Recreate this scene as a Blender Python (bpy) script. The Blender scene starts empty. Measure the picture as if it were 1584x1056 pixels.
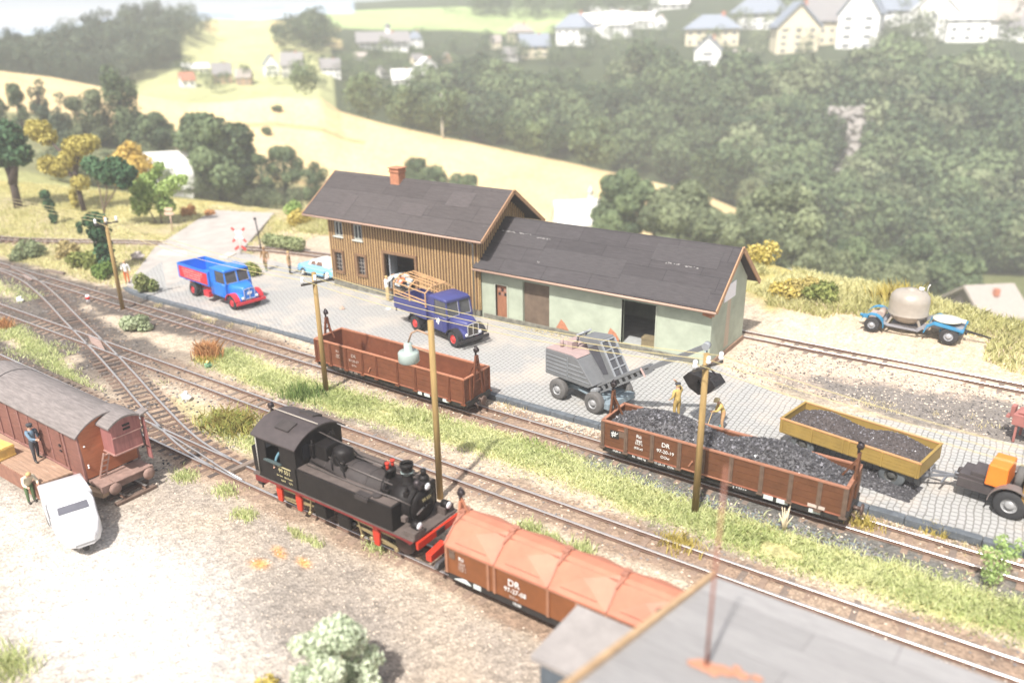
import bpy, bmesh, math, random
import numpy as np
from mathutils import Vector, Matrix, Euler
random.seed(7); RNG = np.random.default_rng(7)
scene = bpy.context.scene
COL = scene.collection
PI = math.pi
# ------------------------------------------------------------------ camera
CAM_H = 17.25; F_PX = 1250.83
YAW, PITCH, ROLL = 0.617, 0.365, -0.017
_f = Vector((-math.sin(YAW)*math.cos(PITCH), math.cos(YAW)*math.cos(PITCH), -math.sin(PITCH)))
_r0 = Vector((math.cos(YAW), math.sin(YAW), 0)); _u0 = _r0.cross(_f)
_r = _r0*math.cos(ROLL)+_u0*math.sin(ROLL); _u = -_r0*math.sin(ROLL)+_u0*math.cos(ROLL)
cam_data = bpy.data.cameras.new('camera'); cam = bpy.data.objects.new('camera', cam_data); COL.objects.link(cam)
cam.matrix_world = Matrix(((_r.x,_u.x,-_f.x,0),(_r.y,_u.y,-_f.y,0),(_r.z,_u.z,-_f.z,CAM_H),(0,0,0,1)))
cam_data.sensor_width = 36.0; cam_data.lens = 36.0*F_PX/1584.0
cam_data.clip_start = 0.3; cam_data.clip_end = 6000
cam_data.dof.use_dof = True; cam_data.dof.focus_distance = 35.0
cam_data.dof.aperture_fstop = cam_data.lens/1000.0/0.20
scene.camera = cam
def ray(px, py):
    return _f + _r*((px-792)/F_PX) - _u*((py-528)/F_PX)
def at(px, py, z=0.0):
    "where the sight line through a photo point meets the height z"
    d = ray(px, py); t = (z-CAM_H)/d.z
    return Vector((d.x*t, d.y*t, z))
# ------------------------------------------------------------------ light
SUN_EL, SUN_AZ = math.radians(55), math.radians(170)     # azimuth clockwise from +y
world = bpy.data.worlds.new('World'); scene.world = world; world.use_nodes = True
nt = world.node_tree; nt.nodes.clear()
wo = nt.nodes.new('ShaderNodeOutputWorld'); bg = nt.nodes.new('ShaderNodeBackground')
sky = nt.nodes.new('ShaderNodeTexSky'); sky.sky_type = 'NISHITA'; sky.sun_disc = False
sky.sun_elevation = SUN_EL; sky.sun_rotation = SUN_AZ; sky.dust_density = 5.0; sky.air_density = 1.2
bg.inputs['Strength'].default_value = 0.11
tcw = nt.nodes.new('ShaderNodeTexCoord'); sx_ = nt.nodes.new('ShaderNodeSeparateXYZ'); cx_ = nt.nodes.new('ShaderNodeCombineXYZ'); mz = nt.nodes.new('ShaderNodeMath'); mz.operation = 'MAXIMUM'; mz.inputs[1].default_value = .16
nt.links.new(tcw.outputs['Generated'], sx_.inputs[0]); nt.links.new(sx_.outputs[0], cx_.inputs[0]); nt.links.new(sx_.outputs[1], cx_.inputs[1]); nt.links.new(sx_.outputs[2], mz.inputs[0]); nt.links.new(mz.outputs[0], cx_.inputs[2]); nt.links.new(cx_.outputs[0], sky.inputs['Vector'])
# thin white cloud over the whole sky
cl_ = nt.nodes.new('ShaderNodeMix'); cl_.data_type = 'RGBA'; cl_.inputs[0].default_value = .35; cl_.inputs[7].default_value = (6.5, 6.5, 6.7, 1)
nt.links.new(sky.outputs[0], cl_.inputs[6]); nt.links.new(cl_.outputs[2], bg.inputs['Color']); nt.links.new(bg.outputs[0], wo.inputs[0])
sl = bpy.data.lights.new('sun', 'SUN'); sl.energy = 5.0; sl.angle = math.radians(2.0); sl.color = (1, .965, .92)
so = bpy.data.objects.new('sun', sl); COL.objects.link(so)
sd = Vector((math.sin(SUN_AZ)*math.cos(SUN_EL), math.cos(SUN_AZ)*math.cos(SUN_EL), math.sin(SUN_EL)))
so.rotation_euler = sd.to_track_quat('Z', 'Y').to_euler(); so.location = (0, 0, 60)
vs = scene.view_settings; vs.view_transform = 'Standard'; vs.look = 'None'; vs.gamma = 1; vs.use_curve_mapping = False
vs.exposure = 0.54
scene.render.engine = 'CYCLES'
scene.cycles.use_denoising = True; scene.cycles.max_bounces = 6; scene.cycles.diffuse_bounces = 2
scene.cycles.transparent_max_bounces = 8; scene.cycles.volume_bounces = 3
# ------------------------------------------------------------------ materials
MATS = {}
def mat(name, col, rough=.6, var=.18, scale=2.5, bump=0.0, metal=0.0, spots=None, streak=False, bscale=None, spec=None):
    "a painted or natural surface: base colour with uneven tone, optional coloured wear and fine bump"
    if name in MATS: return MATS[name]
    m = bpy.data.materials.new(name); m.use_nodes = True; t = m.node_tree; N, L = t.nodes, t.links
    b = N['Principled BSDF']; b.inputs['Roughness'].default_value = rough; b.inputs['Metallic'].default_value = metal
    if spec is not None: b.inputs['Specular IOR Level'].default_value = spec
    tc = N.new('ShaderNodeTexCoord'); mp = N.new('ShaderNodeMapping'); L.new(tc.outputs['Object'], mp.inputs['Vector'])
    if streak: mp.inputs['Scale'].default_value = streak
    n1 = N.new('ShaderNodeTexNoise'); n1.inputs['Scale'].default_value = scale; n1.inputs['Detail'].default_value = 8; n1.inputs['Roughness'].default_value = .65
    L.new(mp.outputs[0], n1.inputs['Vector'])
    cr = N.new('ShaderNodeValToRGB'); e = cr.color_ramp.elements
    e[0].position = .3; e[1].position = .7
    e[0].color = (*[max(0, c*(1-var)) for c in col], 1); e[1].color = (*[min(1, c*(1+var)) for c in col], 1)
    L.new(n1.outputs[0], cr.inputs[0]); out = cr.outputs[0]
    if spots:
        sc_, sa, sp = spots          # colour, amount threshold, scale
        n2 = N.new('ShaderNodeTexNoise'); n2.inputs['Scale'].default_value = sp; n2.inputs['Detail'].default_value = 10; n2.inputs['Roughness'].default_value = .7
        L.new(mp.outputs[0], n2.inputs['Vector'])
        r2 = N.new('ShaderNodeValToRGB'); r2.color_ramp.elements[0].position = sa; r2.color_ramp.elements[1].position = min(1, sa+.14)
        L.new(n2.outputs[0], r2.inputs[0])
        mx = N.new('ShaderNodeMix'); mx.data_type = 'RGBA'; L.new(r2.outputs[0], mx.inputs[0]); L.new(out, mx.inputs[6]); mx.inputs[7].default_value = (*sc_, 1)
        out = mx.outputs[2]
    L.new(out, b.inputs['Base Color'])
    if bump:
        n3 = N.new('ShaderNodeTexNoise'); n3.inputs['Scale'].default_value = bscale or scale*6; n3.inputs['Detail'].default_value = 6
        L.new(mp.outputs[0], n3.inputs['Vector'])
        bp = N.new('ShaderNodeBump'); bp.inputs['Strength'].default_value = bump; bp.inputs['Distance'].default_value = .05
        L.new(n3.outputs[0], bp.inputs['Height']); L.new(bp.outputs[0], b.inputs['Normal'])
    MATS[name] = m; return m
def leaf_mat(name, dark, light, trans=.25):
    if name in MATS: return MATS[name]
    m = bpy.data.materials.new(name); m.use_nodes = True; t = m.node_tree; N, L = t.nodes, t.links
    b = N['Principled BSDF']; b.inputs['Roughness'].default_value = .7; b.inputs['Specular IOR Level'].default_value = .2
    a = N.new('ShaderNodeAttribute'); a.attribute_name = 'tint'
    mx = N.new('ShaderNodeMix'); mx.data_type = 'RGBA'; L.new(a.outputs['Fac'], mx.inputs[0])
    mx.inputs[6].default_value = (*dark, 1); mx.inputs[7].default_value = (*light, 1)
    L.new(mx.outputs[2], b.inputs['Base Color'])
    if trans:
        tr = N.new('ShaderNodeBsdfTranslucent'); L.new(mx.outputs[2], tr.inputs['Color'])
        ms = N.new('ShaderNodeMixShader'); ms.inputs[0].default_value = trans
        L.new(b.outputs[0], ms.inputs[1]); L.new(tr.outputs[0], ms.inputs[2]); L.new(ms.outputs[0], N['Material Output'].inputs[0])
    MATS[name] = m; return m
def glass_mat(name, col=(.05,.06,.07), rough=.08):
    if name in MATS: return MATS[name]
    m = mat(name, col, rough, .05); return m
# ------------------------------------------------------------------ mesh builder
class MB:
    def __init__(s): s.v=[]; s.f=[]; s.m=[]; s.sm=[]
    def add(s, vs, fs, m=0, smooth=False):
        o=len(s.v); s.v.extend(tuple(v) for v in vs)
        for f in fs: s.f.append(tuple(i+o for i in f)); s.m.append(m); s.sm.append(smooth)
        return s
    def box(s, c, d, R=None, m=0, top=(1,1)):
        x,y,z=[k/2 for k in d]; P=[]
        for sz in (-1,1):
            for sx,sy in ((-1,-1),(1,-1),(1,1),(-1,1)):
                k=top if sz>0 else (1,1)
                P.append(Vector((sx*x*k[0],sy*y*k[1],sz*z)))
        if R is not None:
            M=R if isinstance(R,Matrix) else Euler(R).to_matrix(); P=[M@p for p in P]
        c=Vector(c)
        return s.add([p+c for p in P],[(3,2,1,0),(4,5,6,7),(0,1,5,4),(1,2,6,5),(2,3,7,6),(3,0,4,7)],m)
    def bar(s, a, b, w, h, m=0, up=(0,0,1)):
        "rectangular bar from a to b"
        a=Vector(a);b=Vector(b);d=b-a;L=d.length
        if L<1e-6: return s
        x=d/L; u=Vector(up)
        if abs(x.dot(u))>.99: u=Vector((0,1,0))
        y=u.cross(x).normalized(); z=x.cross(y)
        M=Matrix((x,y,z)).transposed()
        return s.box((a+b)/2,(L,w,h),M,m)
    def cyl(s, a, b, r0, r1=None, n=12, m=0, smooth=True, caps=True):
        r1=r0 if r1 is None else r1
        a=Vector(a);b=Vector(b);d=(b-a).normalized(); u=Vector((0,0,1)) if abs(d.z)<.95 else Vector((1,0,0))
        x=u.cross(d).normalized(); y=d.cross(x); P=[]
        for c,r in ((a,r0),(b,r1)):
            for i in range(n):
                t=2*PI*i/n; P.append(c+x*(r*math.cos(t))+y*(r*math.sin(t)))
        s.add(P,[(i,(i+1)%n,n+(i+1)%n,n+i) for i in range(n)],m,smooth)
        if caps: s.add(P,[tuple(range(n-1,-1,-1)),tuple(range(n,2*n))],m)
        return s
    def tube(s, pts, r, n=6, m=0):
        pts=[Vector(p) for p in pts]; P=[]; rs=r if isinstance(r,(list,tuple)) else [r]*len(pts)
        px=None
        for i,p in enumerate(pts):
            d=(pts[min(i+1,len(pts)-1)]-pts[max(i-1,0)]).normalized()
            if px is None:
                u=Vector((0,0,1)) if abs(d.z)<.9 else Vector((1,0,0)); x=u.cross(d).normalized()
            else: x=(px-d*px.dot(d)).normalized()
            px=x; y=d.cross(x)
            for k in range(n):
                t=2*PI*k/n; P.append(p+x*(rs[i]*math.cos(t))+y*(rs[i]*math.sin(t)))
        F=[]
        for i in range(len(pts)-1):
            for k in range(n): F.append((i*n+k,i*n+(k+1)%n,(i+1)*n+(k+1)%n,(i+1)*n+k))
        s.add(P,F,m,True)
        s.add(P,[tuple(range(n-1,-1,-1)),tuple(range((len(pts)-1)*n,len(pts)*n))],m)
        return s
    def prism(s, poly, axis, a, b, m=0):
        "2-D outline extruded along x (poly=y,z), y (poly=x,z) or z (poly=x,y)"
        n=len(poly); P=[]
        for t in (a,b):
            for (p,q) in poly:
                P.append((t,p,q) if axis=='x' else (p,t,q) if axis=='y' else (p,q,t))
        return s.add(P,[tuple(range(n)),tuple(range(2*n-1,n-1,-1))]+[(i,(i+1)%n,n+(i+1)%n,n+i) for i in range(n)],m)
    def lathe(s, prof, c=(0,0,0), n=20, m=0, axis='z', smooth=True, caps=True):
        P=[]; c=Vector(c)
        for r,z in prof:
            for i in range(n):
                t=2*PI*i/n
                p=Vector((r*math.cos(t),r*math.sin(t),z))
                if axis=='y': p=Vector((p.x,p.z,p.y))
                if axis=='x': p=Vector((p.z,p.x,p.y))
                P.append(p+c)
        F=[(k*n+i,k*n+(i+1)%n,(k+1)*n+(i+1)%n,(k+1)*n+i) for k in range(len(prof)-1) for i in range(n)]
        s.add(P,F,m,smooth)
        if caps and prof[0][0]>1e-5: s.add(P,[tuple(range(n-1,-1,-1))],m)
        if caps and prof[-1][0]>1e-5: s.add(P,[tuple(range((len(prof)-1)*n,len(prof)*n))],m)
        return s
    def ball(s, c, r, n=10, m=0, sc=(1,1,1)):
        c=Vector(c); k=max(5,n//2+1)
        prof=[(max(1e-4,r*math.sin(PI*i/k)),-r*math.cos(PI*i/k)) for i in range(k+1)]
        o=len(s.v); s.lathe(prof,(0,0,0),n,m)
        for i in range(o,len(s.v)):
            v=s.v[i]; s.v[i]=(v[0]*sc[0]+c.x,v[1]*sc[1]+c.y,v[2]*sc[2]+c.z)
        return s
    def loft(s, secs, m=0, smooth=True, caps=True):
        "closed rings of equal length joined into a skin"
        n=len(secs[0]); P=[p for sec in secs for p in sec]
        F=[(k*n+i,k*n+(i+1)%n,(k+1)*n+(i+1)%n,(k+1)*n+i) for k in range(len(secs)-1) for i in range(n)]
        s.add(P,F,m,smooth)
        if caps: s.add(P,[tuple(range(n-1,-1,-1)),tuple(range((len(secs)-1)*n,len(secs)*n))],m)
        return s
    def build(s, name, mats, parent=None, bevel=0.0, loc=None, rot=None, tints=None):
        me=bpy.data.meshes.new(name); me.from_pydata(s.v,[],s.f)
        mats=mats if isinstance(mats,(list,tuple)) else [mats]
        for q in mats: me.materials.append(q)
        me.polygons.foreach_set('material_index',s.m); me.polygons.foreach_set('use_smooth',s.sm)
        bm=bmesh.new(); bm.from_mesh(me); bmesh.ops.remove_doubles(bm,verts=bm.verts,dist=1e-5)
        bmesh.ops.recalc_face_normals(bm,faces=bm.faces); bm.to_mesh(me); bm.free()
        o=bpy.data.objects.new(name,me); COL.objects.link(o)
        if parent is not None: o.parent=parent
        if loc is not None: o.location=loc
        if rot is not None: o.rotation_euler=rot
        if bevel:
            b=o.modifiers.new('edge','BEVEL'); b.width=bevel; b.segments=2; b.limit_method='ANGLE'; b.angle_limit=math.radians(40)
        return o
def thing(name,label,cat,loc=(0,0,0),rz=0.0,group=None):
    o=bpy.data.objects.new(name,None); COL.objects.link(o); o.location=loc; o.rotation_euler=(0,0,rz); o.empty_display_size=.2
    return tag(o,label,cat,group)
def tag(o,label,cat,group=None,kind=None):
    o['label']=label; o['category']=cat
    if group: o['group']=group
    if kind: o['kind']=kind
    return o
def struct(o,label=None):
    o['kind']='structure'
    if label: o['label']=label
    return o
def dup(root,loc,rz=None,label=None,parent=None):
    c=root.copy(); COL.objects.link(c); c.location=loc
    if rz is not None: c.rotation_euler=(0,0,rz)
    if label: c['label']=label
    if parent is not None: c.parent=parent
    def kids(a,b):
        for ch in list(a.children):
            d=ch.copy(); COL.objects.link(d); d.parent=b; kids(ch,d)
    kids(root,c); return c
def child_copy(o,parent,loc=None,rot=None):
    c=o.copy(); COL.objects.link(c); c.parent=parent
    if loc is not None: c.location=loc
    if rot is not None: c.rotation_euler=rot
    for ch in list(o.children): child_copy(ch,c)
    return c
def lettering(name,lines,size,m,parent,loc,rot=(PI/2,0,0),align='CENTER',space=1.0,depth=.004):
    "raised painted letters as a mesh; lines is the text"
    cu=bpy.data.curves.new(name,'FONT'); cu.body=lines; cu.size=size; cu.align_x=align; cu.space_line=space; cu.extrude=depth; cu.resolution_u=3
    t=bpy.data.objects.new(name+'_src',cu); COL.objects.link(t)
    dg=bpy.context.evaluated_depsgraph_get(); dg.update()
    me=bpy.data.meshes.new_from_object(t.evaluated_get(dg)); me.materials.clear(); me.materials.append(m)
    bpy.data.objects.remove(t); bpy.data.curves.remove(cu)
    o=bpy.data.objects.new(name,me); COL.objects.link(o); o.parent=parent; o.location=loc; o.rotation_euler=rot
    return o
# ------------------------------------------------------------------ leaves and blades (many small faces in one mesh)
def leaf_mesh(name, pts, size, mats, tint=None, flat=0.0, aspect=1.0, nor=None, loose=.65):
    "one small quad per point, turned at random"
    pts=np.asarray(pts,float); n=len(pts); s=np.broadcast_to(np.asarray(size,float),(n,))[:,None]
    a=RNG.normal(size=(n,3)); a[:,2]*=(1-flat*.7); a/=np.linalg.norm(a,axis=1)[:,None]
    if nor is not None:      # leaves of a crown lie roughly along its surface
        q=np.asarray(nor,float)+RNG.normal(0,loose,(n,3)); q/=np.linalg.norm(q,axis=1)[:,None]; a-=q*(a*q).sum(1)[:,None]; a/=np.linalg.norm(a,axis=1)[:,None]; b=np.cross(q,a)
    else:
        b=RNG.normal(size=(n,3)); b-=a*(a*b).sum(1)[:,None]; b/=np.linalg.norm(b,axis=1)[:,None]
    P=np.stack([pts-a*s*aspect,pts+b*s*.6,pts+a*s*aspect,pts-b*s*.6],1).reshape(-1,3)
    me=bpy.data.meshes.new(name); me.vertices.add(4*n); me.vertices.foreach_set('co',P.ravel())
    me.loops.add(4*n); me.loops.foreach_set('vertex_index',np.arange(4*n,dtype=np.int32))
    me.polygons.add(n); me.polygons.foreach_set('loop_start',np.arange(0,4*n,4,dtype=np.int32)); me.polygons.foreach_set('loop_total',np.full(n,4,dtype=np.int32))
    me.update(calc_edges=True)
    at_=me.attributes.new('tint','FLOAT','FACE'); tint=RNG.random(n) if tint is None else tint
    at_.data.foreach_set('value',np.asarray(tint,np.float32))
    for q in (mats if isinstance(mats,(list,tuple)) else [mats]): me.materials.append(q)
    return me
def link(name,me,parent=None,loc=None):
    o=bpy.data.objects.new(name,me); COL.objects.link(o)
    if parent is not None: o.parent=parent
    if loc is not None: o.location=loc
    return o
def blade_mesh(name, base, h, mats, lean=.35, width=.022, tint=None):
    "grass: one thin triangle pair per base point"
    base=np.asarray(base,float); n=len(base); h=np.broadcast_to(np.asarray(h,float),(n,))
    ang=RNG.random(n)*2*PI; ld=np.stack([np.cos(ang),np.sin(ang)],1)*(RNG.random(n)*lean)[:,None]*h[:,None]
    wa=RNG.random(n)*2*PI; w=np.stack([np.cos(wa),np.sin(wa),np.zeros(n)],1)*width
    mid=base+np.concatenate([ld*.35,(h*.6)[:,None]],1); tip=base+np.concatenate([ld,h[:,None]],1)
    P=np.stack([base-w,base+w,mid+w*.8,tip,mid-w*.8],1).reshape(-1,3)
    me=bpy.data.meshes.new(name); me.vertices.add(5*n); me.vertices.foreach_set('co',P.ravel())
    me.loops.add(5*n); me.loops.foreach_set('vertex_index',np.arange(5*n,dtype=np.int32))
    me.polygons.add(n); me.polygons.foreach_set('loop_start',np.arange(0,5*n,5,dtype=np.int32)); me.polygons.foreach_set('loop_total',np.full(n,5,dtype=np.int32))
    me.update(calc_edges=True)
    at_=me.attributes.new('tint','FLOAT','FACE'); at_.data.foreach_set('value',np.asarray(RNG.random(n) if tint is None else tint,np.float32))
    for q in (mats if isinstance(mats,(list,tuple)) else [mats]): me.materials.append(q)
    return me
BN=[]
def blob_pts(c, r, n, hollow=.45, sc=(1,1,1)):
    d=RNG.normal(size=(n,3)); d/=np.linalg.norm(d,axis=1)[:,None]
    rr=(hollow**3+(1-hollow**3)*RNG.random(n))**(1/3)
    p=np.asarray(c)+d*rr[:,None]*r*np.asarray(sc); BN.append(d); return p
def inpoly(x,y,poly):
    x=np.asarray(x);y=np.asarray(y);r=np.zeros(x.shape,bool);n=len(poly)
    for i in range(n):
        x1,y1=poly[i];x2,y2=poly[(i+1)%n]
        if y1==y2: continue
        c=((y1>y)!=(y2>y))&(x<(x2-x1)*(y-y1)/(y2-y1)+x1); r^=c
    return r
cam_data.dof.focus_distance = 37.0; cam_data.dof.aperture_fstop = cam_data.lens/1000.0/0.23
# ================================================================== TERRAIN
RIMX=[-135,-117,-97,-68,-45,-18,-11,-1,10,30]; RIMY=[46,48.9,51,55,57.5,60,58.5,55,51,44]
def rim(x): return np.interp(x,RIMX,RIMY)
ST=[150,180,215,245,285,330,380,430,500,600,800]
ROWS={-300:[255,170,100,120,98,74,62,72,58,50,42],
0:[265,175,105,125,100,75,64,75,60,52,42],100:[285,185,118,140,115,75,52,65,52,45,38],200:[300,205,140,160,135,70,30,45,40,30,22],
300:[310,235,158,175,125,75,33,45,32,22,14],350:[320,240,156,180,130,90,60,30,40,20,12],430:[330,245,148,165,125,90,60,32,30,14,6],
500:[340,262,150,170,120,85,60,40,20,8,0],530:[342,266,172,195,135,95,66,45,19,7,-2],600:[345,275,192,205,150,105,75,50,18,5,-5],700:[350,290,215,224,170,115,80,50,15,0,-10],
800:[355,305,236,242,180,118,80,58,15,0,-15],900:[360,320,255,260,190,118,75,50,20,0,-15],1000:[380,350,278,278,195,118,75,50,10,-10,-15],
1100:[400,380,302,300,205,120,80,45,0,-10,-15],1200:[420,410,345,315,210,120,82,35,-20,-20,-20],1300:[440,430,390,335,220,130,80,25,-30,-30,-30],
1400:[470,450,410,345,225,130,75,15,-30,-30,-30],1584:[520,480,430,355,235,140,85,25,-30,-30,-30],1900:[560,510,450,370,250,150,95,35,-20,-30,-30]}
PXK=sorted(ROWS); RT=np.array([ROWS[k] for k in PXK],float)
Z0=np.zeros_like(RT); AZ=np.zeros(len(PXK))
for i,k in enumerate(PXK):
    for j,D in enumerate(ST):
        d=ray(k,RT[i,j]); h=math.hypot(d.x,d.y); Z0[i,j]=CAM_H+d.z/h*D
    d=ray(k,200); AZ[i]=math.atan2(d.x,d.y)
def colaz(px): return np.interp(px,PXK,AZ)
STD=np.array(ST,float)
def rim_at(a):
    "distance from the camera at which the bearing a leaves the layout"
    a=np.atleast_1d(a); out=np.zeros(a.shape)
    rr=np.linspace(40,170,400)
    for i,t in enumerate(a):
        x=np.sin(t)*rr; y=np.cos(t)*rr; k=np.argmax(y>rim(x)); out[i]=rr[k]
    return out
def terrain(a,D):
    "height of the hills at bearing a and distance D"
    a=np.asarray(a,float);D=np.asarray(D,float)
    i=np.clip(np.searchsorted(AZ,a)-1,0,len(AZ)-2); u=np.clip((a-AZ[i])/(AZ[i+1]-AZ[i]),0,1)
    j=np.clip(np.searchsorted(STD,D)-1,0,len(STD)-2); v=np.clip((D-STD[j])/(STD[j+1]-STD[j]),0,1.6)
    z=(Z0[i,j]*(1-u)+Z0[i+1,j]*u)*(1-v)+(Z0[i,j+1]*(1-u)+Z0[i+1,j+1]*u)*v
    return z
def hill_pt(px,D):
    a=float(colaz(px)); return Vector((math.sin(a)*D,math.cos(a)*D,float(terrain(a,D))))
def hill_row(px,row,d0=150,d1=600):
    "the place on the hills seen at a photo point"
    a=float(colaz(px)); Ds=np.linspace(d0,d1,900); z=terrain(np.full(900,a),Ds)
    d=ray(px,row); h=math.hypot(d.x,d.y); zl=CAM_H+d.z/h*Ds
    k=np.argmax(z>=zl)
    return Vector((math.sin(a)*Ds[k],math.cos(a)*Ds[k],float(z[k]))),float(Ds[k])
# ---- hills
na=330; az=np.linspace(AZ[0],AZ[-1],na); rimD=rim_at(az)
nr=150; tt=np.linspace(0,1,nr)
Dg=np.zeros((nr,na)); Zg=np.zeros((nr,na))
for k in range(na):
    r0=rimD[k]; D=np.concatenate([np.linspace(r0+.3,150,22)[:-1],np.linspace(150,240,50),np.linspace(240,430,50)[1:],np.linspace(430,660,30)])
    D=D[:nr] if len(D)>=nr else np.concatenate([D,np.full(nr-len(D),660)])
    z=terrain(np.full(nr,az[k]),np.clip(D,150,900)); z150=float(terrain(az[k],150.))
    zr=np.interp(D,[r0,r0+4,r0+14,150],[-.6,-3.2,-3.2+(z150+3.2)*.12,z150]); Zg[:,k]=np.where(D<150,zr,z); Dg[:,k]=D
X=np.sin(az)[None]*Dg; Y=np.cos(az)[None]*Dg
bump=np.sin(X*.11)*np.cos(Y*.09)*.5+np.sin(X*.031+1)*.8*np.cos(Y*.027)
Zg+=np.where((Dg>155),bump*np.clip((Dg-150)/200,0,1)*.6,0)
def grid_mesh(name,X,Y,Z):
    nr,nc=X.shape; me=bpy.data.meshes.new(name); P=np.stack([X,Y,Z],-1).reshape(-1,3)
    me.vertices.add(len(P)); me.vertices.foreach_set('co',P.ravel())
    i=np.arange(nr*nc).reshape(nr,nc); q=np.stack([i[:-1,:-1],i[:-1,1:],i[1:,1:],i[1:,:-1]],-1).reshape(-1,4).astype(np.int32)
    me.loops.add(q.size); me.loops.foreach_set('vertex_index',q.ravel()); me.polygons.add(len(q))
    me.polygons.foreach_set('loop_start',np.arange(0,q.size,4,dtype=np.int32)); me.polygons.foreach_set('loop_total',np.full(len(q),4,dtype=np.int32))
    me.polygons.foreach_set('use_smooth',np.ones(len(q),bool)); me.update(calc_edges=True); return me
def setcol(me,name,C):
    a=me.color_attributes.new(name,'FLOAT_COLOR','POINT'); a.data.foreach_set('color',np.concatenate([C,np.ones((len(C),1))],1).astype(np.float32).ravel())
def zone_mat(name,nscale,amp,fine,famp,bump,bdist=.03,rough=.95,speck=None):
    m=bpy.data.materials.new(name); m.use_nodes=True; t=m.node_tree;N,L=t.nodes,t.links
    b=N['Principled BSDF']; b.inputs['Roughness'].default_value=rough; b.inputs['Specular IOR Level'].default_value=.15
    a=N.new('ShaderNodeVertexColor'); a.layer_name='zone'
    tc=N.new('ShaderNodeTexCoord')
    n=N.new('ShaderNodeTexNoise'); n.inputs['Scale'].default_value=nscale; n.inputs['Detail'].default_value=8; n.inputs['Roughness'].default_value=.7; L.new(tc.outputs['Object'],n.inputs['Vector'])
    f=N.new('ShaderNodeTexVoronoi'); f.inputs['Scale'].default_value=fine; L.new(tc.outputs['Object'],f.inputs['Vector'])
    mr=N.new('ShaderNodeMapRange'); mr.inputs[1].default_value=.25; mr.inputs[2].default_value=.75; mr.inputs[3].default_value=1-amp; mr.inputs[4].default_value=1+amp; L.new(n.outputs[0],mr.inputs[0])
    sp=N.new('ShaderNodeSeparateColor'); L.new(f.outputs['Color'],sp.inputs[0])
    m2=N.new('ShaderNodeMapRange'); m2.inputs[3].default_value=1-famp; m2.inputs[4].default_value=1+famp; L.new(sp.outputs[0],m2.inputs[0])
    mu=N.new('ShaderNodeMath'); mu.operation='MULTIPLY'; L.new(mr.outputs[0],mu.inputs[0]); L.new(m2.outputs[0],mu.inputs[1])
    vm=N.new('ShaderNodeVectorMath'); vm.operation='SCALE'; L.new(a.outputs[0],vm.inputs[0]); L.new(mu.outputs[0],vm.inputs[3])
    L.new(vm.outputs[0],b.inputs['Base Color'])
    bp=N.new('ShaderNodeBump'); bp.inputs['Strength'].default_value=bump; bp.inputs['Distance'].default_value=bdist; L.new(f.outputs['Distance'],bp.inputs['Height']); L.new(bp.outputs[0],b.inputs['Normal'])
    return m
me=grid_mesh('hills',X,Y,Zg)
pxg=np.interp(np.broadcast_to(az[None],X.shape),AZ,PXK)
# fields by bearing and distance (the crops differ; the farthest hills carry a painted air tint)
C=np.zeros(X.shape+(3,)); C[:]=(.17,.19,.08)
gold=(.62,.47,.25)
inf=(Dg>150)&(Dg<217)&(pxg>-400)&(pxg<1250); C[inf]=gold
C[(Dg>150)&(Dg<182)&(pxg<270)]=(.2,.2,.1); C[(Dg<172)&(pxg>=270)&(pxg<480)]=(.36,.33,.16)
C[(Dg<=150)]=(.3,.3,.13)
C[(Dg>150)&(Dg<217)&(pxg>1180)]=(.12,.13,.05)
C[(Dg>=217)]=(.045,.06,.028)
mm=(Dg>300)&(Dg<440)&(pxg>300)&(pxg<520); C[mm]=(.42,.42,.2)
mm=(Dg>365)&(Dg<440)&(pxg>340)&(pxg<540)&(np.sin(pxg*.05+Dg*.1)>.0); C[mm]=(.52,.42,.2)
mm=(Dg>250)&(Dg<=300)&(pxg>205)&(pxg<520); C[mm]=(.36,.37,.18)
mm=(Dg>432)&(Dg<520)&(pxg>480)&(pxg<900); C[mm]=(.3,.38,.16)
mm=(Dg>500)&(pxg<560); C[mm]=(.3,.36,.42)  # blueness of the air in between, put into the hill colour
mm=(Dg>520)&(pxg<560)&(np.sin(pxg*.04)*np.sin(Dg*.03+pxg*.011)>.25); C[mm]=(.22,.28,.36)  # darker patches in the same painted air blue
for (a0,a1,d0,d1) in [(290,560,196,199),(330,700,166,170)]: C[(pxg>a0)&(pxg<a1)&(Dg>d0)&(Dg<d1)]=(.36,.27,.13)
C*=(1+RNG.normal(size=X.shape)*.04)[...,None]
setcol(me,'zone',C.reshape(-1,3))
me.materials.append(zone_mat('field_crop_air_tint',.05,.22,1.6,.12,.3,.2)); struct(link('hills',me),'rolling hills of yellow and green fields beyond the yard')
# ---- layout ground
def axis(a,b,c0,c1,fine,coarse):
    return np.concatenate([np.arange(a,c0,coarse),np.arange(c0,c1,fine),np.arange(c1,b+coarse,coarse)])
gx=axis(-136,30,-62,3.2,.16,.55); gy=axis(-4,64,6.5,47,.16,.5)
GX,GY=np.meshgrid(gx,gy)
def fbm(x,y,s,seed=0,o=4):
    r=np.zeros_like(x); a=1;rs=np.random.default_rng(seed)
    for k in range(o):
        for _ in range(3):
            t=rs.random()*6.28;p=rs.random()*6.28; r+=a*np.sin((x*np.cos(t)+y*np.sin(t))*s*(1+.3*rs.random())+p+.8*np.sin((x*np.sin(t)-y*np.cos(t))*s*.7+p*2))/3
        a*=.55;s*=2.1
    return r
XROUTE=[(-77,28.4),(-73,28.35),(-68.5,28.05),(-65.2,27.65),(-61.6,26.85),(-57.6,25.8),(-53.4,24.6),(-48.8,23.35),(-46.6,22.75),(-43.8,21.95),(-40.6,21.0),(-38,20.2),(-35.1,19.35),(-32.6,18.65),(-30.4,18.18),(-27.9,17.95),(-25,17.9),(-14,17.88),(6,17.88)]
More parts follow.
